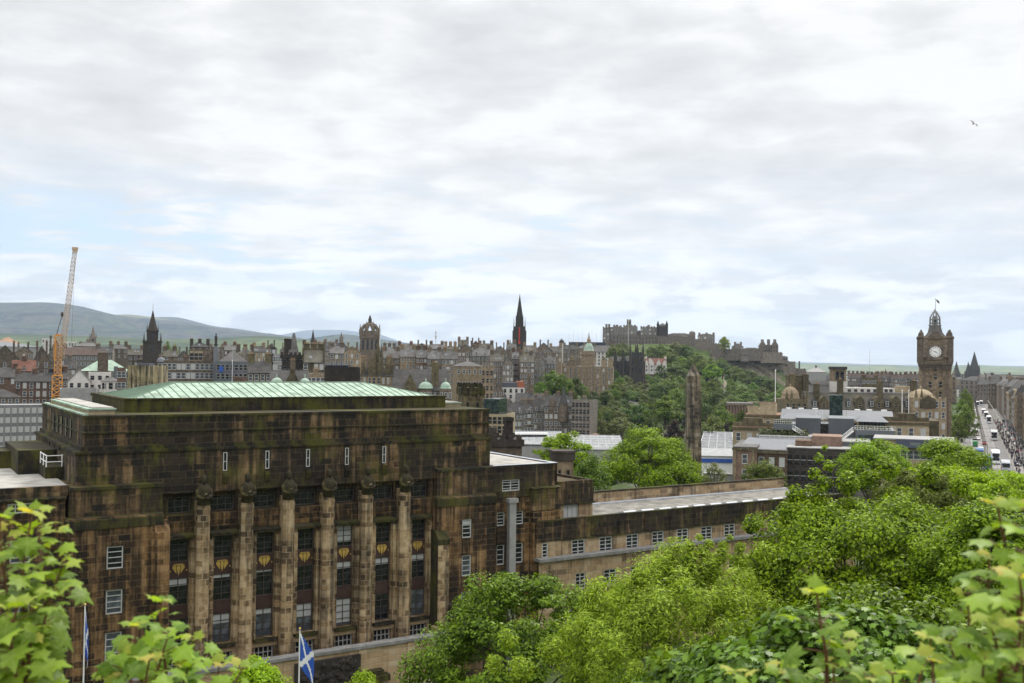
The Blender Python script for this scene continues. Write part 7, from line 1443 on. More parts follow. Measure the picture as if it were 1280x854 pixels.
def crown_pts(rs, H_, rx, rz, base, nc, per, cr, shape=1.0, top=.0, squash=.8, inner=.45):
    """leaf positions in clumps spread through a crown; returns points, normals, clump centres"""
    cen = []
    lob = rs.normal(size=(7, 3)); lob /= np.linalg.norm(lob, axis=1, keepdims=True); la = rs.uniform(-.22, .3, 7)
    while len(cen) < nc:
        d = rs.normal(size=3); d /= np.linalg.norm(d)
        if d[2] < -.55 and rs.rand() < .75: continue
        bump_ = 1+sum(a*max(0, d@l)**4 for a, l in zip(la, lob))
        r = (inner+(1-inner)*rs.rand()**.45)*bump_*rs.uniform(.86, 1.05); wz = 1-shape*.35*max(0, d[2])+.0
        cen.append((d[0]*rx*r*wz, d[1]*rx*r*wz, base+rz+d[2]*rz*r))
    cen = np.array(cen); n = nc*per; rad = cr*rs.uniform(.6, 1.35, nc)
    off = rs.normal(size=(nc, per, 3)); off /= np.linalg.norm(off, axis=2, keepdims=True); off *= (rs.rand(nc, per, 1)**.4)*rad[:, None, None]; off[:, :, 2] *= squash
    P = cen[:, None, :]+off; ctr = np.array([0, 0, base+rz*.8])
    out = P-ctr; out /= np.linalg.norm(out, axis=2, keepdims=True); Nn = off/rad[:, None, None]*.8+out*.5+np.array([0, 0, .65])+rs.normal(size=P.shape)*.45
    return P.reshape(-1, 3), Nn.reshape(-1, 3), cen
def trunk_mesh(name, rs, cen, base, top, r0, nl=26, mat='bark'):
    m = MB(); fork = base*.7; P = [Vector((0, 0, -.5)), Vector((.1*r0, .2*r0, fork*.5)), Vector((-.2*r0, .3*r0, fork)), Vector((.2*r0, 0, base+(top-base)*.35)), Vector((0, .1, base+(top-base)*.8))]
    m.path(P, [r0*1.25, r0, r0*.85, r0*.5, r0*.12], 8)
    idx = rs.permutation(len(cen))[:nl]
    for i in idx:
        c = Vector(cen[i]); t = rs.uniform(.0, .6); s = P[2].lerp(P[3], t); mid = s.lerp(c, .5)+Vector((0, 0, (c-s).length*.1)); m.path([s, mid, c], [r0*.38, r0*.2, r0*.05], 5)
    return m.mesh(name, mat)
def tree_proto(name, label, H_, rx, rz, base, nc, per, cr, lsize, mat, seed, kind='quad', cat='tree', r0=.35, shape=1., squash=.8, inner=.45, nl=26, link=True):
    rs = np.random.RandomState(seed); P, Nn, cen = crown_pts(rs, H_, rx, rz, base, nc, per, cr, shape, squash=squash, inner=inner)
    me = leafmesh('crown', P, Nn, lsize*rs.uniform(.6, 1.3, len(P)), rs, kind, mat=mat); tm = trunk_mesh('trunk', rs, cen, base, base+2*rz, r0, nl)
    o = thing(name, label, cat); put('trunk', tm, o); put('crown', me, o); return o, children(o)
M['leaf_mid'] = leafmat('leaf_mid_green', (.032, .058, .008), (.145, .215, .022)); M['leaf_dark'] = leafmat('leaf_dark_green', (.016, .033, .007), (.08, .13, .017)); M['leaf_olive'] = leafmat('leaf_olive', (.042, .054, .013), (.14, .165, .04)); M['leaf_pale'] = leafmat('leaf_pale', (.06, .08, .022), (.18, .215, .07)); M['leaf_copper'] = leafmat('leaf_copper', (.018, .012, .012), (.05, .028, .026)); M['leaf_fresh'] = leafmat('leaf_fresh', (.07, .115, .01), (.22, .31, .022))
# garden trees below the castle: one prototype of each kind, copied
KP = {}
for i, (k, mat, H_, rx, rz, base, nc, per, cr, sh) in enumerate((('mid', 'leaf_mid', 14, 5.2, 6.4, .8, 70, 55, 1.5, 1.), ('dark', 'leaf_dark', 14, 5.0, 6.6, .6, 70, 55, 1.4, 1.2), ('olive', 'leaf_olive', 13, 5.6, 5.8, .8, 70, 50, 1.5, .8), ('pale', 'leaf_pale', 12, 5.4, 5.6, .6, 80, 50, 1.5, .8), ('copper', 'leaf_copper', 11, 4.4, 4.6, 2, 60, 50, 1.4, 1.), ('fresh', 'leaf_fresh', 13, 5., 5.8, 1, 70, 55, 1.4, 1.))):
    KP[k] = [tree_proto('tree', '-', H_, rx, rz, base, nc, per, cr, .62, mat, 50+i, r0=.4), False, H_]
KD = {'mid': 'mid green round tree', 'dark': 'dark green tree', 'olive': 'olive green spreading tree', 'pale': 'pale grey green willow like tree', 'copper': 'dark copper leaved tree', 'fresh': 'bright fresh green tree'}
def gtree(kind, px, ptop, pbot, Y, where, wpx=None, rs_=random.Random(4), sink=0.):
    (o, ch), used, _h = KP[kind]; c = at(px, pbot, Y); z = terr(c.x, Y); zt_ = zat(px, ptop, Y); top = o.children[1].bound_box[6][2] if False else TOP[kind]
    zb = min(z, c.z) if abs(z-c.z) < 25 else c.z
    if kind and hill_base: zb = max(z-.3, zt_-17)
    hgt = max(5, zt_-zb); sz = hgt/top; wd = (wpx*Y/F/2/RXK[kind]) if wpx else sz
    lab = KD[kind]+' '+where; loc = (c.x, Y, zb); rz = rs_.uniform(0, 6.28)
    if not used: o.location = loc; o.rotation_euler = (0, 0, rz); o.scale = (wd, wd, sz); tag(o, lab, 'tree', 'trees in the town gardens'); KP[kind][1] = True
    else: dup(o, ch, loc, rz, lab, 'trees in the town gardens', (wd, wd, sz))
hill_base = True
TOP = {}; RXK = {}
for k, v in KP.items():
    me = [c for c in v[0][0].children if c.name.startswith('crown')][0].data; co = np.empty(len(me.vertices)*3); me.vertices.foreach_get('co', co); co = co.reshape(-1, 3); TOP[k] = np.percentile(co[:, 2], 99.7); RXK[k] = np.percentile(np.abs(co[:, 0]), 98)
GT = [ # kind, px, top, bottom, Y, width, where
 ('mid', 690, 463, 490, 600, 34, 'left one of the group before the domed bank'), ('mid', 677, 478, 492, 590, 26, 'small, far left before the domed bank'), ('dark', 718, 471, 492, 605, 24, 'right one of the group before the domed bank'), ('mid', 704, 468, 492, 598, 28, 'middle one of the group before the domed bank'), ('olive', 716, 484, 494, 590, 14, 'low, before the domed bank'),
 ('dark', 740, 500, 528, 520, 18, 'by the right end of the square office block'), ('dark', 733, 505, 530, 515, 14, 'small, by the square office block'),
 ('mid', 766, 431, 453, 930, 18, 'left of the twin college towers, darker half'), ('olive', 778, 428, 450, 940, 24, 'left of the twin college towers, beneath the castle palace'),
 ('dark', 768, 462, 488, 800, 16, 'between the bank and the twin college towers'), ('mid', 774, 470, 492, 780, 16, 'right of the bank at its foot'), ('olive', 800, 478, 500, 760, 34, 'below the twin college towers'), ('dark', 796, 492, 508, 720, 30, 'dark, under the college tree'), ('mid', 822, 470, 484, 850, 22, 'at the foot of the red roofed white houses'),
 ('mid', 826, 430, 446, 1050, 24, 'right above the red roofed white houses'), ('pale', 845, 428, 446, 1060, 22, 'high under the castle hall'), ('mid', 838, 440, 458, 1010, 26, 'right of the red roofed white houses, upper'), ('dark', 858, 432, 455, 1050, 20, 'under the half moon rampart'), ('mid', 872, 441, 462, 1010, 26, 'below the half moon rampart'), ('olive', 815, 433, 447, 1040, 22, 'above the red roofed houses on the left'), ('fresh', 905, 421, 437, 1128, 15, 'growing alone inside the castle wall'),
 ('mid', 844, 452, 474, 960, 30, 'on the middle slope left of the obelisk'), ('dark', 854, 462, 482, 930, 26, 'mid slope left behind the obelisk top'), ('mid', 836, 466, 486, 900, 22, 'behind the white houses, lower'), ('mid', 880, 450, 474, 980, 26, 'right of the obelisk top'), ('fresh', 890, 455, 482, 950, 24, 'right of the obelisk top, brighter'), ('dark', 903, 452, 480, 1000, 24, 'under the long rampart'), ('mid', 902, 448, 470, 1020, 18, 'under the long rampart, smaller'), ('mid', 918, 458, 486, 990, 24, 'in the middle under the rampart'), ('olive', 936, 462, 488, 970, 28, 'under the gate house'), ('dark', 950, 470, 494, 960, 22, 'dark, at the foot of the bare rock'), ('dark', 963, 474, 498, 950, 22, 'dark, right at the foot of the bare rock'), ('mid', 915, 474, 496, 900, 16, 'standing on the lawn right of the obelisk'), ('mid', 928, 482, 502, 860, 16, 'small, on the lawn under the rock'),
 ('mid', 833, 474, 512, 720, 36, 'large round, left of the obelisk'), ('dark', 822, 480, 515, 690, 30, 'large dark, left of the obelisk'), ('mid', 848, 486, 520, 650, 32, 'between large round tree and obelisk'), ('olive', 856, 478, 500, 760, 22, 'behind the obelisk shaft on the left'), ('mid', 880, 488, 512, 700, 30, 'right of the obelisk shaft'), ('dark', 897, 490, 516, 690, 24, 'dark, right of the obelisk'), ('mid', 912, 494, 512, 740, 26, 'before the lawn'), ('mid', 932, 490, 510, 770, 30, 'above the pink gallery'), ('olive', 952, 484, 508, 800, 26, 'above the pink gallery, right'), ('mid', 966, 490, 508, 780, 22, 'left of the white flagpole'), ('pale', 905, 500, 520, 660, 24, 'left of the pink gallery, pale'),
 ('olive', 770, 508, 535, 560, 36, 'olive crown beneath the bank'), ('pale', 775, 522, 548, 500, 40, 'willow like in the lower garden left of the obelisk'), ('olive', 752, 522, 545, 495, 24, 'low, left in the lower garden'), ('dark', 758, 514, 536, 530, 18, 'dark, in the lower garden'), ('dark', 800, 505, 540, 540, 34, 'dark, in the lower garden middle'), ('mid', 831, 495, 545, 520, 44, 'tall, left of the obelisk in the lower garden'), ('dark', 812, 520, 550, 480, 30, 'low dark, beside the tall garden tree'), ('dark', 855, 500, 545, 540, 26, 'dark, touching the obelisk on its left'), ('copper', 842, 525, 548, 470, 24, 'left of the obelisk'), ('dark', 884, 505, 545, 560, 30, 'dark, touching the obelisk on its right'), ('mid', 902, 508, 540, 590, 30, 'right of the obelisk by the gallery'), ('pale', 890, 520, 548, 440, 36, 'pale round, right of the obelisk'), ('copper', 873, 527, 550, 450, 20, 'right of the obelisk'), ('copper', 908, 528, 548, 445, 16, 'small, beneath the gallery'), ('mid', 915, 518, 532, 500, 20, 'small, under the gallery'), ('dark', 926, 512, 530, 400, 18, 'small dark, in front of the gallery columns'), ('mid', 790, 530, 552, 470, 24, 'low, in front of the willow like tree'), ('mid', 748, 512, 530, 545, 14, 'slender, at the bank foot'), ('mid', 785, 488, 508, 700, 24, 'under the bank terrace'), ('dark', 820, 497, 520, 600, 28, 'dark, central garden'), ('mid', 870, 470, 492, 830, 24, 'behind the obelisk upper shaft'),
 ('mid', 1207, 486, 512, 560, 18, 'upper, right of the clock tower'), ('mid', 1203, 500, 535, 500, 24, 'second, right of the clock tower'), ('mid', 1207, 508, 545, 470, 28, 'large, right of the clock tower along the street'), ('mid', 1198, 520, 555, 440, 20, 'lowest, right of the clock tower'), ('mid', 1212, 496, 522, 540, 14, 'right one beside the street, upper'),
 ('mid', 209, 427, 440, 640, 12, 'right of the dark church spire'), ('fresh', 218, 431, 443, 630, 10, 'bright, right of the dark church spire'), ('mid', 155, 432, 440, 900, 14, 'left of the dark church spire'), ('mid', 240, 433, 442, 700, 10, 'above the hotel, far'), ('olive', 103, 428, 436, 1100, 16, 'near the small far spire'),
 ('mid', 785, 448, 470, 880, 14, 'left in front of the twin college towers'), ('mid', 862, 446, 466, 1000, 20, 'below the half moon rampart on left'), ('dark', 826, 456, 478, 900, 16, 'right of the red roofed white houses'), ('mid', 850, 470, 496, 820, 24, 'middle slope left of obelisk'), ('olive', 838, 458, 478, 960, 18, 'right behind the white houses'), ('mid', 890, 474, 498, 860, 20, 'beside the lawn'), ('mid', 942, 478, 502, 900, 18, 'on the lawn edge under the rock'), ('mid', 980, 488, 508, 820, 18, 'behind the domed hotel corner')]
GT += [('mid', 835, 436, 452, 1075, 22, 'left end of the belt under the castle rampart'), ('dark', 848, 438, 455, 1075, 22, 'second in the belt under the castle rampart'), ('mid', 862, 440, 458, 1070, 24, 'third in the belt under the castle rampart'), ('olive', 876, 444, 462, 1065, 22, 'fourth in the belt under the castle rampart'), ('mid', 888, 448, 466, 1060, 22, 'fifth in the belt under the castle rampart'), ('dark', 897, 453, 470, 1055, 18, 'right end of the belt under the castle rampart'), ('fresh', 853, 447, 466, 1040, 24, 'lower belt under the rampart, bright'), ('mid', 869, 452, 472, 1035, 24, 'lower belt under the rampart, middle'), ('dark', 884, 458, 478, 1030, 24, 'lower belt under the rampart, right')]
for g in GT: gtree(g[0], g[1], g[2], g[3], g[4], g[6], g[5])
rg = random.Random(77); sp_ = []
for i in range(4000):
    if len(sp_) >= 95: break
    px, py = rg.uniform(745, 1000), rg.uniform(452, 540)
    if py < 452+max(0, (px-850)*.33) or (px > 915 and py > 505) or (905 < px < 945 and py > 480 and py < 500): continue
    g_ = ground_hit(px, py, 400, 1120)
    if g_.y > 1100 or any((g_.x-q.x)**2+((g_.y-q.y)*.6)**2 < 120 for q in sp_): continue
    sp_.append(g_); kd = rg.choice(('mid', 'mid', 'dark', 'dark', 'olive', 'pale')); hgt = rg.uniform(8, 13)
    (o_t, ch_t), _u, _h = KP[kd]; s_ = hgt/TOP[kd]; dup(o_t, ch_t, (g_.x, g_.y, g_.z-.4), rg.uniform(0, 6.28), KD[kd]+' in the massed garden woodland on the castle slope', KD[kd]+'s massed on the castle slope', (s_*1.15, s_*1.15, s_))
for px, py, Y in ((700, 500, 690), (712, 506, 660), (728, 505, 650), (742, 508, 640), (756, 505, 650), (768, 500, 680), (780, 506, 640)):
    g_ = at(px, py, Y); s_ = rg.uniform(.7, .95); kd = 'dark' if px % 8 else 'mid'; (o_t, ch_t), _u, _h = KP[kd]; dup(o_t, ch_t, (g_.x, Y, terr(g_.x, Y)-.3), px, KD[kd]+' on the bank below the domed bank terrace', KD[kd]+'s under the bank terrace', s_)
# ---- woods far away, one mass
def woods():
    rs = np.random.RandomState(8); n = 5200; px = rs.uniform(-80, 1360, n); Y = 1500*np.exp(rs.rand(n)*1.2)
    left = (px < 640); Y = np.where(left, Y, Y*1.15); keep = np.sin(px*.07+Y*.003)+np.sin(px*.023-Y*.0017)*1.2+rs.normal(size=n)*.5 > .4; px, Y = px[keep], Y[keep]
    X = (px-640)/F*Y; Z = terr_arr(X, Y); k = 14; n = len(X); s = rs.uniform(4, 9, n)
    off = rs.normal(size=(n, k, 3))*np.array([.5, .5, .42]); P = np.stack([X, Y, Z], 1)[:, None, :]+(off+np.array([0, 0, .9]))*s[:, None, None]; P = P.reshape(-1, 3)
    Nn = rs.normal(size=P.shape)+np.array([0, -.3, .8]); stuff(put('far_woods', leafmesh('far_woods', P, Nn, np.repeat(s, k)*.9, rs, 'quad', mat='leaf_dark')))
woods()
# ---- small far houses
def farhouses():
    pr = []
    for i, (w_, d_, h_, rh, wl, rm) in enumerate(((14, 10, 9, 4, 'grey1', 'slate'), (22, 11, 12, 4, 'buff', 'slate_l'), (10, 9, 7, 4, 'whitewall', 'slate'), (30, 12, 10, 3, 'grey2', 'slate_l'), (16, 12, 11, 5, 'brown', 'brownroof'), (26, 16, 12, .6, 'whitewall', 'concrete'))):
        o = thing('far_house', '-', 'house'); m = MB(); m.box(-w_/2, w_/2, 0, d_, 0, h_); m.build('wall', wl, o); m = MB(); m.hip(-w_/2-.3, w_/2+.3, -.3, d_+.3, h_, rh, 1.2 if rh > 1 else .5); m.build('roof', rm, o); m = MB(); m.box(-w_/2+1, -w_/2+2.5, d_/2-1.5, d_/2+1.5, h_, h_+rh+1.6); m.box(w_/2-2.5, w_/2-1, d_/2-1.5, d_/2+1.5, h_, h_+rh+1.6); m.build('chimney', wl, o)
        nw = int(w_/3.2)
        for f in range(2):
            for b in range(nw): put('window', winmesh(1.3, 2.0, 'white'), o, (-w_/2+(b+.5)*w_/nw, -.03, h_-3.2-f*3.4))
        pr.append([o, children(o), False])
    rr = random.Random(9)
    for i in range(235):
        L = i < 150
        px = rr.uniform(-30, 640) if L else rr.uniform(990, 1330); Y = (820+1900*rr.random()**1.4) if L else (1050+2200*rr.random()); x = (px-640)/F*Y; z = terr(x, Y); q = rr.choice(pr); lab = ('small far-off town house below the hills on the left' if L else 'small far-off town house under the flat horizon on the right'); g = 'far-off town houses on the '+('left' if L else 'right'); rz = -math.atan2(x, Y)+rr.uniform(-.5, .5); hgt = rr.uniform(.85, 1.25)
        if not q[2]: o = q[0]; o.location = (x, Y, z-.5); o.rotation_euler = (0, 0, rz); o['label'] = lab; o['group'] = g; q[2] = True
        else: dup(q[0], q[1], (x, Y, z-.5), rz, lab, g, hgt)
farhouses()
# ---------------------------------------------------------------- nearer trees
M['leaf_round'] = leafmat('leaf_round_tree', (.042, .08, .005), (.235, .36, .010), trans=.4, clump=.25, var=.1)
M['leaf_thin'] = leafmat('leaf_thin_tree', (.07, .125, .006), (.265, .39, .012), trans=.45, clump=.3, var=.1)
M['leaf_syc'] = leafmat('leaf_sycamore', (.02, .046, .005), (.165, .26, .015), trans=.3, clump=.5, var=.1, rough=.4)
M['leaf_ash'] = leafmat('leaf_feathery', (.065, .105, .008), (.35, .47, .04), trans=.36, clump=.6, var=.1)
M['leaf_right'] = leafmat('leaf_right_tree', (.028, .06, .004), (.235, .36, .012), trans=.34, clump=.5, var=.1)
M['leaf_yellowish'] = leafmat('leaf_yellow_green', (.11, .17, .008), (.32, .47, .012), trans=.4, clump=.4, var=.1)
M['leaf_oliv2'] = leafmat('leaf_olive_bush', (.05, .07, .012), (.13, .17, .025), trans=.35, clump=.4, var=.1)
M['leaf_ivy'] = leafmat('leaf_dark_shrub', (.024, .054, .007), (.13, .23, .02), trans=.25, clump=1.2, var=.1, rough=.38)
M['leaf_maple'] = leafmat('leaf_near_maple', (.09, .17, .016), (.29, .43, .05), trans=.45, clump=4., var=.1, rough=.42)
M['leaf_young'] = leafmat('leaf_young_maple', (.25, .36, .06), (.42, .48, .09), tip=(.52, .44, .10), trans=.5, clump=9., var=.1)
M['stem'] = plain('red_brown_stem', (.13, .06, .03), .6, var=.3, scale=8)
def big_tree(name, label, px, ptop, pbot, wpx, Y, mat, nc, per, cr, ls, seed, kind='leaf', base_frac=.12, shape=1., squash=.8, inner=.5, trunk=.3, cat='tree', extra_cen=None, zbase=None, spread=None, jit=.45, limbs=22):
    c = at(px, pbot, Y); ct = zat(px, ptop, Y); z0 = terr(c.x, Y) if zbase is None else zbase; rs = np.random.RandomState(seed)
    rx = wpx*Y/F/2*.88; zb = max(c.z, z0+.2); rz = (ct-zb)/2*.93; base = zb-z0
    P, Nn, cen = crown_pts(rs, 0, rx, rz, base, nc, per, cr, shape, squash=squash, inner=inner)
    if extra_cen is not None:
        eP, eN = [], []
        for (qx, qy, dY, r_, n_) in extra_cen:
            e = at(qx, qy, Y+dY); l = np.array([e.x-c.x, dY, e.z-z0]); off = rs.normal(size=(n_, 3)); off /= np.linalg.norm(off, axis=1, keepdims=True); off *= (rs.rand(n_, 1)**.45)*r_; eP.append(l+off); eN.append(off/r_+np.array([0, 0, .7])+rs.normal(size=off.shape)*.4); cen = np.vstack([cen, l[None]])
        P = np.vstack([P]+eP); Nn = np.vstack([Nn]+eN)
    me = leafmesh('crown', P, Nn, ls*rs.uniform(.65, 1.3, len(P)), rs, kind, mat=mat); o = thing(name, label, cat, (c.x, Y, z0))
    put('trunk', trunk_mesh('trunk', rs, cen, base, base+2*rz, trunk, limbs), o); put('crown', me, o); return o
big_tree('broadleaf_tree', 'large round bright green tree in front of the obelisk behind the long wing', 814, 537, 628, 146, 196, 'leaf_round', 190, 230, 2.1, .40, 1, 'quad', shape=.7, trunk=.5, squash=.5)
big_tree('broadleaf_tree', 'thin airy green tree with gaps behind the square stone chimney turret', 702, 529, 610, 84, 188, 'leaf_thin', 84, 130, 1.3, .42, 2, 'quad', inner=.3, trunk=.25, squash=.55, shape=.3)
big_tree('broadleaf_tree', 'low darker green tree between thin airy tree and round tree', 738, 566, 625, 54, 180, 'leaf_mid', 60, 120, 1.2, .36, 3, 'quad')
big_tree('broadleaf_tree', 'small olive green tree in front of the pink end pavilion', 955, 574, 625, 62, 200, 'leaf_oliv2', 70, 110, 1.1, .36, 4, 'quad', shape=.4)
big_tree('broadleaf_tree', 'small pale sparse bush right of the round green tree', 893, 572, 625, 34, 190, 'leaf_pale', 26, 80, .9, .34, 5, 'quad')
big_tree('broadleaf_tree', 'dense dome shaped green tree before the covered footbridge', 1092, 546, 612, 92, 150, 'leaf_round', 75, 220, 1.5, .32, 6, 'quad', shape=.5, squash=.55)
big_tree('broadleaf_tree', 'dense green tree at the foot of the clock tower street', 1190, 545, 612, 96, 160, 'leaf_round', 75, 220, 1.6, .33, 7, 'quad', shape=.5, squash=.55)
big_tree('broadleaf_tree', 'flat topped yellow green tree below the clock tower', 1186, 574, 640, 130, 112, 'leaf_yellowish', 110, 120, .95, .27, 8, 'leaf', shape=.2, squash=.4)
big_tree('broadleaf_tree', 'flat topped yellow green tree at the right edge under the buses', 1262, 584, 640, 120, 105, 'leaf_yellowish', 100, 120, .9, .26, 9, 'leaf', shape=.2, squash=.4)
big_tree('broadleaf_tree', 'brownish olive tree between the two dense green domes', 1152, 582, 650, 110, 92, 'leaf_oliv2', 90, 120, .8, .24, 10, 'leaf')
big_tree('sycamore_tree', 'dark glossy green sycamore in front of the terrace and right pavilion', 655, 702, 900, 236, 60, 'leaf_syc', 120, 330, 1.1, .20, 11, 'leaf', shape=.4, trunk=.28, squash=.5, inner=.62,
  extra_cen=[(545, 812, -1, 1.5, 900), (520, 838, -1.5, 1.3, 800), (585, 780, -1, 1.4, 800), (560, 850, -2, 1.5, 900), (600, 735, -1, 1.1, 500), (735, 765, -.5, 1.4, 800)])
big_tree('ash_tree', 'tall feathery yellow green tree in the middle of the foreground', 835, 672, 1010, 320, 41, 'leaf_ash', 300, 260, .58, .2, 12, 'narrow', shape=.6, trunk=.16, squash=1.15, inner=.5, limbs=16,
  extra_cen=[(874, 672, 0, .16, 60), (886, 680, .2, .24, 120), (878, 690, 0, .34, 260), (890, 704, 0, .5, 450), (912, 672, .3, .14, 50), (904, 682, .3, .25, 130), (903, 694, .2, .4, 330), (862, 682, -.3, .25, 160), (860, 696, -.3, .4, 380), (836, 710, 0, .36, 280), (925, 684, .3, .25, 160), (924, 700, .3, .45, 400), (895, 720, 0, .6, 500), (865, 725, 0, .6, 500), (930, 725, .2, .6, 500), (800, 722, -.3, .45, 500), (690, 812, -1, .6, 700), (650, 838, -1, .6, 700), (635, 800, -.5, .45, 400), (955, 690, .4, .5, 500), (720, 792, -.8, .5, 500), (770, 752, -.3, .5, 500), (618, 830, -.6, .4, 300)])
big_tree('broadleaf_tree', 'large mid green tree with fine leaves filling the right foreground', 1075, 590, 830, 340, 47, 'leaf_right', 210, 400, 1.0, .16, 13, 'leaf', shape=.35, trunk=.18, inner=.5, squash=.6, limbs=16,
  extra_cen=[(1031, 560, 0, .18, 30), (1024, 572, .1, .26, 60), (1036, 583, -.1, .3, 80), (1018, 592, .2, .34, 100), (1030, 604, 0, .45, 190), (1020, 618, 0, .6, 330), (995, 618, .3, .5, 400), (985, 640, 0, .6, 480), (940, 655, .5, .5, 330), (1110, 585, .4, .6, 500), (1160, 592, .4, .6, 500), (1060, 604, 0, .6, 480), (1200, 606, .4, .6, 420), (1020, 660, -1, .8, 700)])
big_tree('broadleaf_tree', 'mid green tree rising behind the near maple at the right edge', 1240, 612, 830, 190, 40, 'leaf_right', 150, 200, .7, .15, 14, 'leaf', trunk=.2, inner=.6)
big_tree('shrub', 'bright yellow green shrub at the bottom left below the carved terrace wall', 318, 822, 900, 92, 52, 'leaf_yellowish', 60, 160, .5, .15, 15, 'leaf', trunk=.08, cat='shrub')
big_tree('shrub', 'small bright shrub beneath the carved panel at the bottom edge', 452, 838, 900, 56, 50, 'leaf_thin', 30, 140, .45, .16, 16, 'leaf', trunk=.06, cat='shrub')
big_tree('shrub', 'dark glossy shrub across the bottom right below the large trees', 1040, 772, 1000, 430, 14.5, 'leaf_ivy', 170, 130, .42, .125, 17, 'maple', shape=.25, trunk=.05, inner=.62, cat='shrub', squash=.7)
big_tree('shrub', 'dark glossy shrub at the bottom edge right of the feathery tree', 890, 818, 1000, 190, 17, 'leaf_ivy', 70, 120, .4, .13, 18, 'maple', shape=.25, trunk=.05, inner=.6, cat='shrub', squash=.7)
big_tree('shrub', 'dark green undergrowth between the large right tree and the dark shrub', 1120, 735, 900, 420, 27, 'leaf_syc', 110, 150, .65, .16, 19, 'leaf', shape=.25, trunk=.05, cat='shrub', inner=.6)
# ---- near maple saplings
def sapling(name, label, shoots, Y, ls, seed, gx=None):
    rs = np.random.RandomState(seed); tips = [at(s[0], s[1], Y+s[5] if len(s) > 5 else Y) for s in shoots]
    b0 = at(shoots[0][2], 950, Y); zg = terr(b0.x, Y)-.03; o = thing(name, label, 'sapling', (b0.x, Y, zg)); org = Vector((b0.x, Y, zg))
    m = MB(); P, Nn, A, S = [], [], [], []; yP, yN, yA, yS = [], [], [], []
    m.path([Vector((0, 0, -.1)), Vector((.01, 0, .25))], [.03, .025], 7)
    for si, s in enumerate(shoots):
        dY = s[5] if len(s) > 5 else 0.; nl = s[4]; tip = at(s[0], s[1], Y+dY)-org; low = at(s[2], s[3], Y+dY*.6)-org; root = Vector((0, 0, .2))
        pts = [root, root.lerp(low, .6)+Vector((0, 0, -.08*abs(low.x))), low]; n = nl
        seg = [low.lerp(tip, t)+Vector((.02*math.sin(t*5+si), .02*math.cos(t*4+si), .02*math.sin(t*3.1))) for t in np.linspace(0, 1, n+1)]
        allp = pts+seg[1:]; rr = [.014]*len(pts)+list(np.linspace(.009, .0035, n)); m.path(allp, rr, 5)
        for k, q in enumerate(seg):
            f = k/n; ang = k*math.pi/2+si*1.1+rs.uniform(-.3, .3); nn = 3 if f < .97 else 5
            for j in range(nn):
                a = ang+j*(2*math.pi/nn)+rs.uniform(-.25, .25); h = Vector((math.cos(a), math.sin(a), 0)); L = ls*(1.05-.45*f)*rs.uniform(.7, 1.2); young = f > .9 and (rs.rand() < .6)
                if f >= .97: L = ls*.5*rs.uniform(.7, 1.1)
                pet = L*rs.uniform(.55, .85)*(.6 if f > .9 else 1); e = q+h*pet*.9+Vector((0, 0, pet*rs.uniform(.1, .5))); m.tube(q, e, .0028, .0022, 4)
                dr = rs.uniform(-.75, .05) if f < .9 else rs.uniform(-.3, .9); ax = (h+Vector((0, 0, dr))).normalized(); nv = Vector((0, 0, 1))-ax*ax.z; nv = (nv.normalized()+Vector((rs.normal()*.3, rs.normal()*.3-.25, 0))).normalized(); c = e+ax*L*.42
                (yP if young else P).append(tuple(c)); (yN if young else Nn).append(tuple(nv)); (yA if young else A).append(tuple(ax)); (yS if young else S).append(L)
    m.build('stems', 'stem', o); put('leaves', leafmesh('leaves', np.array(P), np.array(Nn), np.array(S), rs, 'maple_fan', mat='leaf_maple', axis=np.array(A)), o)
    if yP: put('young_leaves', leafmesh('young_leaves', np.array(yP), np.array(yN), np.array(yS), rs, 'maple_fan', mat='leaf_young', axis=np.array(yA)), o)
    return o
sapling('maple_sapling', 'near maple sapling with yellow tipped shoots at the left edge', [(8, 648, 14, 900, 12), (42, 642, 25, 880, 11, .1), (66, 668, 15, 860, 9, .2), (72, 705, 5, 900, 8, .1), (62, 742, 5, 900, 7, -.1), (45, 795, 0, 930, 5, -.2), (-10, 690, -10, 900, 10, -.2), (25, 760, 15, 900, 7, -.3), (60, 785, 15, 920, 5, .3), (30, 830, 5, 950, 4, 0)], 4.3, .15, 31)
sapling('maple_sapling', 'near maple sapling with bright yellow top leaves left of the columns at the bottom', [(208, 752, 200, 920, 9), (172, 785, 185, 910, 7, .1), (205, 795, 195, 940, 6, -.2), (236, 802, 215, 920, 6, .1), (272, 832, 245, 930, 4, .2), (152, 818, 168, 930, 5, -.1), (140, 846, 155, 940, 4, 0), (190, 825, 185, 950, 4, -.3), (300, 838, 270, 940, 4, .3), (228, 835, 215, 950, 4, -.1)], 4.6, .14, 32)
sapling('maple_sapling', 'near maple sapling with large soft leaves filling the right edge', [(1252, 632, 1275, 860, 7), (1290, 640, 1290, 880, 8, -.1), (1235, 700, 1255, 900, 6, .1), (1205, 745, 1230, 920, 5, .1), (1270, 720, 1280, 920, 6, -.3), (1240, 780, 1250, 950, 5, -.2), (1190, 800, 1215, 950, 4, .2), (1285, 780, 1290, 960, 5, -.4), (1165, 830, 1190, 960, 3, .1), (1225, 830, 1240, 980, 4, -.3), (1275, 830, 1280, 990, 4, -.5)], 3.4, .135, 33)
sapling('maple_sapling', 'near maple shoots with a lone upright yellow bud in the bottom right', [(1026, 742, 1030, 900, 4), (1062, 806, 1080, 930, 3, .1), (1040, 835, 1060, 950, 3, 0), (1160, 800, 1140, 940, 4, .1), (1112, 842, 1120, 950, 3, -.1), (925, 846, 960, 960, 2, .2), (985, 838, 1010, 960, 2, .1), (1090, 848, 1100, 960, 2, -.2)], 4.0, .15, 34)
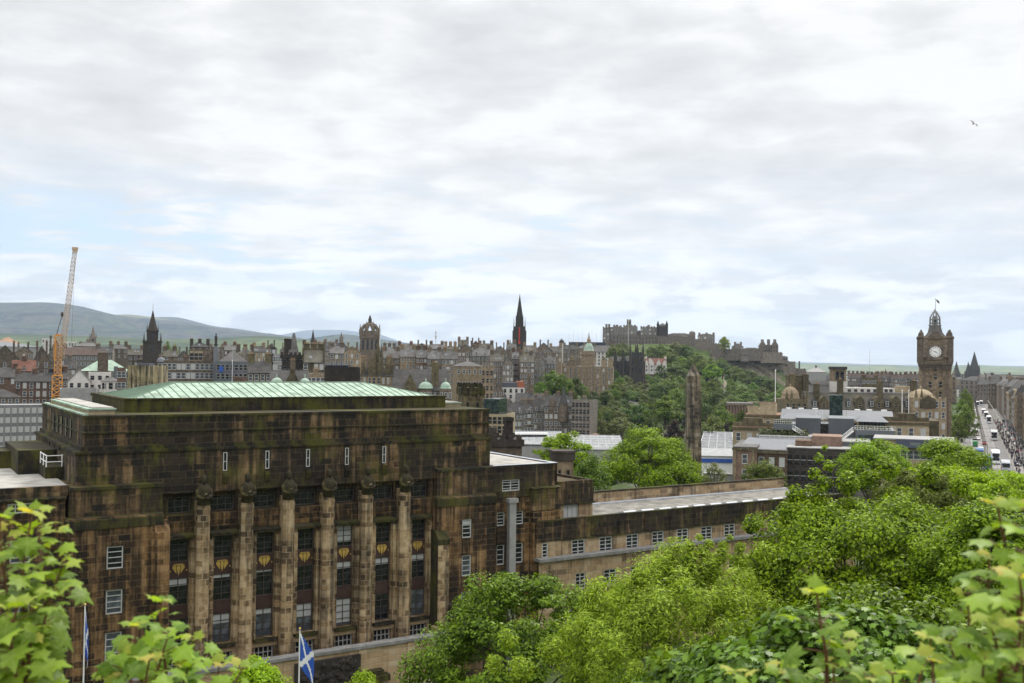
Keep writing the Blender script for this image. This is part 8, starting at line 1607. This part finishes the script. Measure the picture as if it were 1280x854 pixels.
# ---- flags, bird
def flagpole(label, px, ptop, Y, flag):
    c = at(px, ptop, Y); z = terr(c.x, Y); h = c.z-z; o = thing('flagpole', label, 'flagpole', (c.x, Y, z-.2)); h += .2
    m = MB(); m.tube((0, 0, 0), (.02, 0, h), .075, .045, 8); m.build('pole', 'white', o); m = MB(); m.lathe([(.03, h), (.09, h+.04), (.09, h+.12), (.02, h+.17)], .02, 0, 8); m.build('finial', 'gold', o)
    M.setdefault('flagblue', plain('flag_blue', (.035, .10, .42), .8, var=.08)); M.setdefault('flagwhite', plain('flag_white', (.75, .75, .76), .8, var=.05))
    ft = thing('flag', flag[0], 'flag', (c.x, Y, z-.2)); nu, nv = 18, 22; W_, L_ = flag[1], flag[2]; mb = MB()
    def pt(u, v):   # u along the fly, v down the hoist; hangs limp in folds
        dr = u*W_; fold = math.sin(u*9+v*1.5)*.09*u; x = .06+dr*flag[3]+.05*math.sin(v*4+u*6)*u; zz = h-.25-v*L_-u*W_*flag[4]; return (x, fold-.05*u, zz)
    for i in range(nu):
        for j in range(nv):
            u0, u1, v0, v1 = i/nu, (i+1)/nu, j/nv, (j+1)/nv; uc, vc = (u0+u1)/2, (v0+v1)/2; w_ = min(abs(uc-vc), abs(uc-(1-vc))) < .10
            mb.poly([pt(u0, v0), pt(u0, v1), pt(u1, v1), pt(u1, v0)], 1 if w_ else 0)
    mb.build('cloth', ['flagblue', 'flagwhite'], ft, True)
flagpole('white flagpole carrying the open blue and white flag before the columns', 374.5, 787, 80, ('blue flag with a white diagonal cross hanging from the pole before the columns', 2.2, 2.6, .50, .72))
flagpole('white flagpole with furled flag in front of the left pavilion', 106, 757, 78, ('furled blue and white flag hanging limp at the left pavilion', 1.9, 3.0, .14, .85))
def gull():
    c = at(1217, 155, 210); o = thing('seagull', 'single dark seagull flying in the sky on the right', 'bird', c, R(30)); m = MB(); m.lathe([(.01, -.28), (.05, -.22), (.09, -.05), (.08, .1), (.05, .2), (.055, .26), (.03, .32), (.008, .38)], 0, 0, 8)
    m.v = [(z, y, x*.9) for x, y, z in m.v]; i = len(m.v)
    for s in (-1, 1):
        A = [(.12, s*.06, .03), (-.1, s*.06, .03), (-.08, s*.34, .2), (.14, s*.32, .22)]; B = [(.14, s*.32, .22), (-.08, s*.34, .2), (-.12, s*.74, .12), (-.02, s*.76, .13)]
        for q in (A, B): m.poly(q); m.poly([(x, y, z-.02) for x, y, z in q][::-1])
    m.poly([(-.22, -.04, 0), (-.22, .04, 0), (-.42, .1, .01), (-.42, -.1, .01)]); me = m.mesh('seagull', 'winframe'); b = put('body', me, o); b.rotation_euler = (R(48), R(-20), 0); b.scale = (1.4, 1.4, 1.4)
gull()
# ---------------------------------------------------------------- haze
k = bpy.data.materials.new('haze'); k.use_nodes = True; k.node_tree.nodes.clear(); vo = k.node_tree.nodes.new('ShaderNodeVolumePrincipled'); ou = k.node_tree.nodes.new('ShaderNodeOutputMaterial'); k.node_tree.links.new(vo.outputs[0], ou.inputs['Volume'])
vo.inputs['Color'].default_value = (.64, .80, 1, 1); vo.inputs['Density'].default_value = 4.0e-5; vo.inputs['Anisotropy'].default_value = .2
m = MB(); m.box(-27500, 27500, -27500, 27500, -40, 1300); hz = m.build('haze', k); stuff(hz)
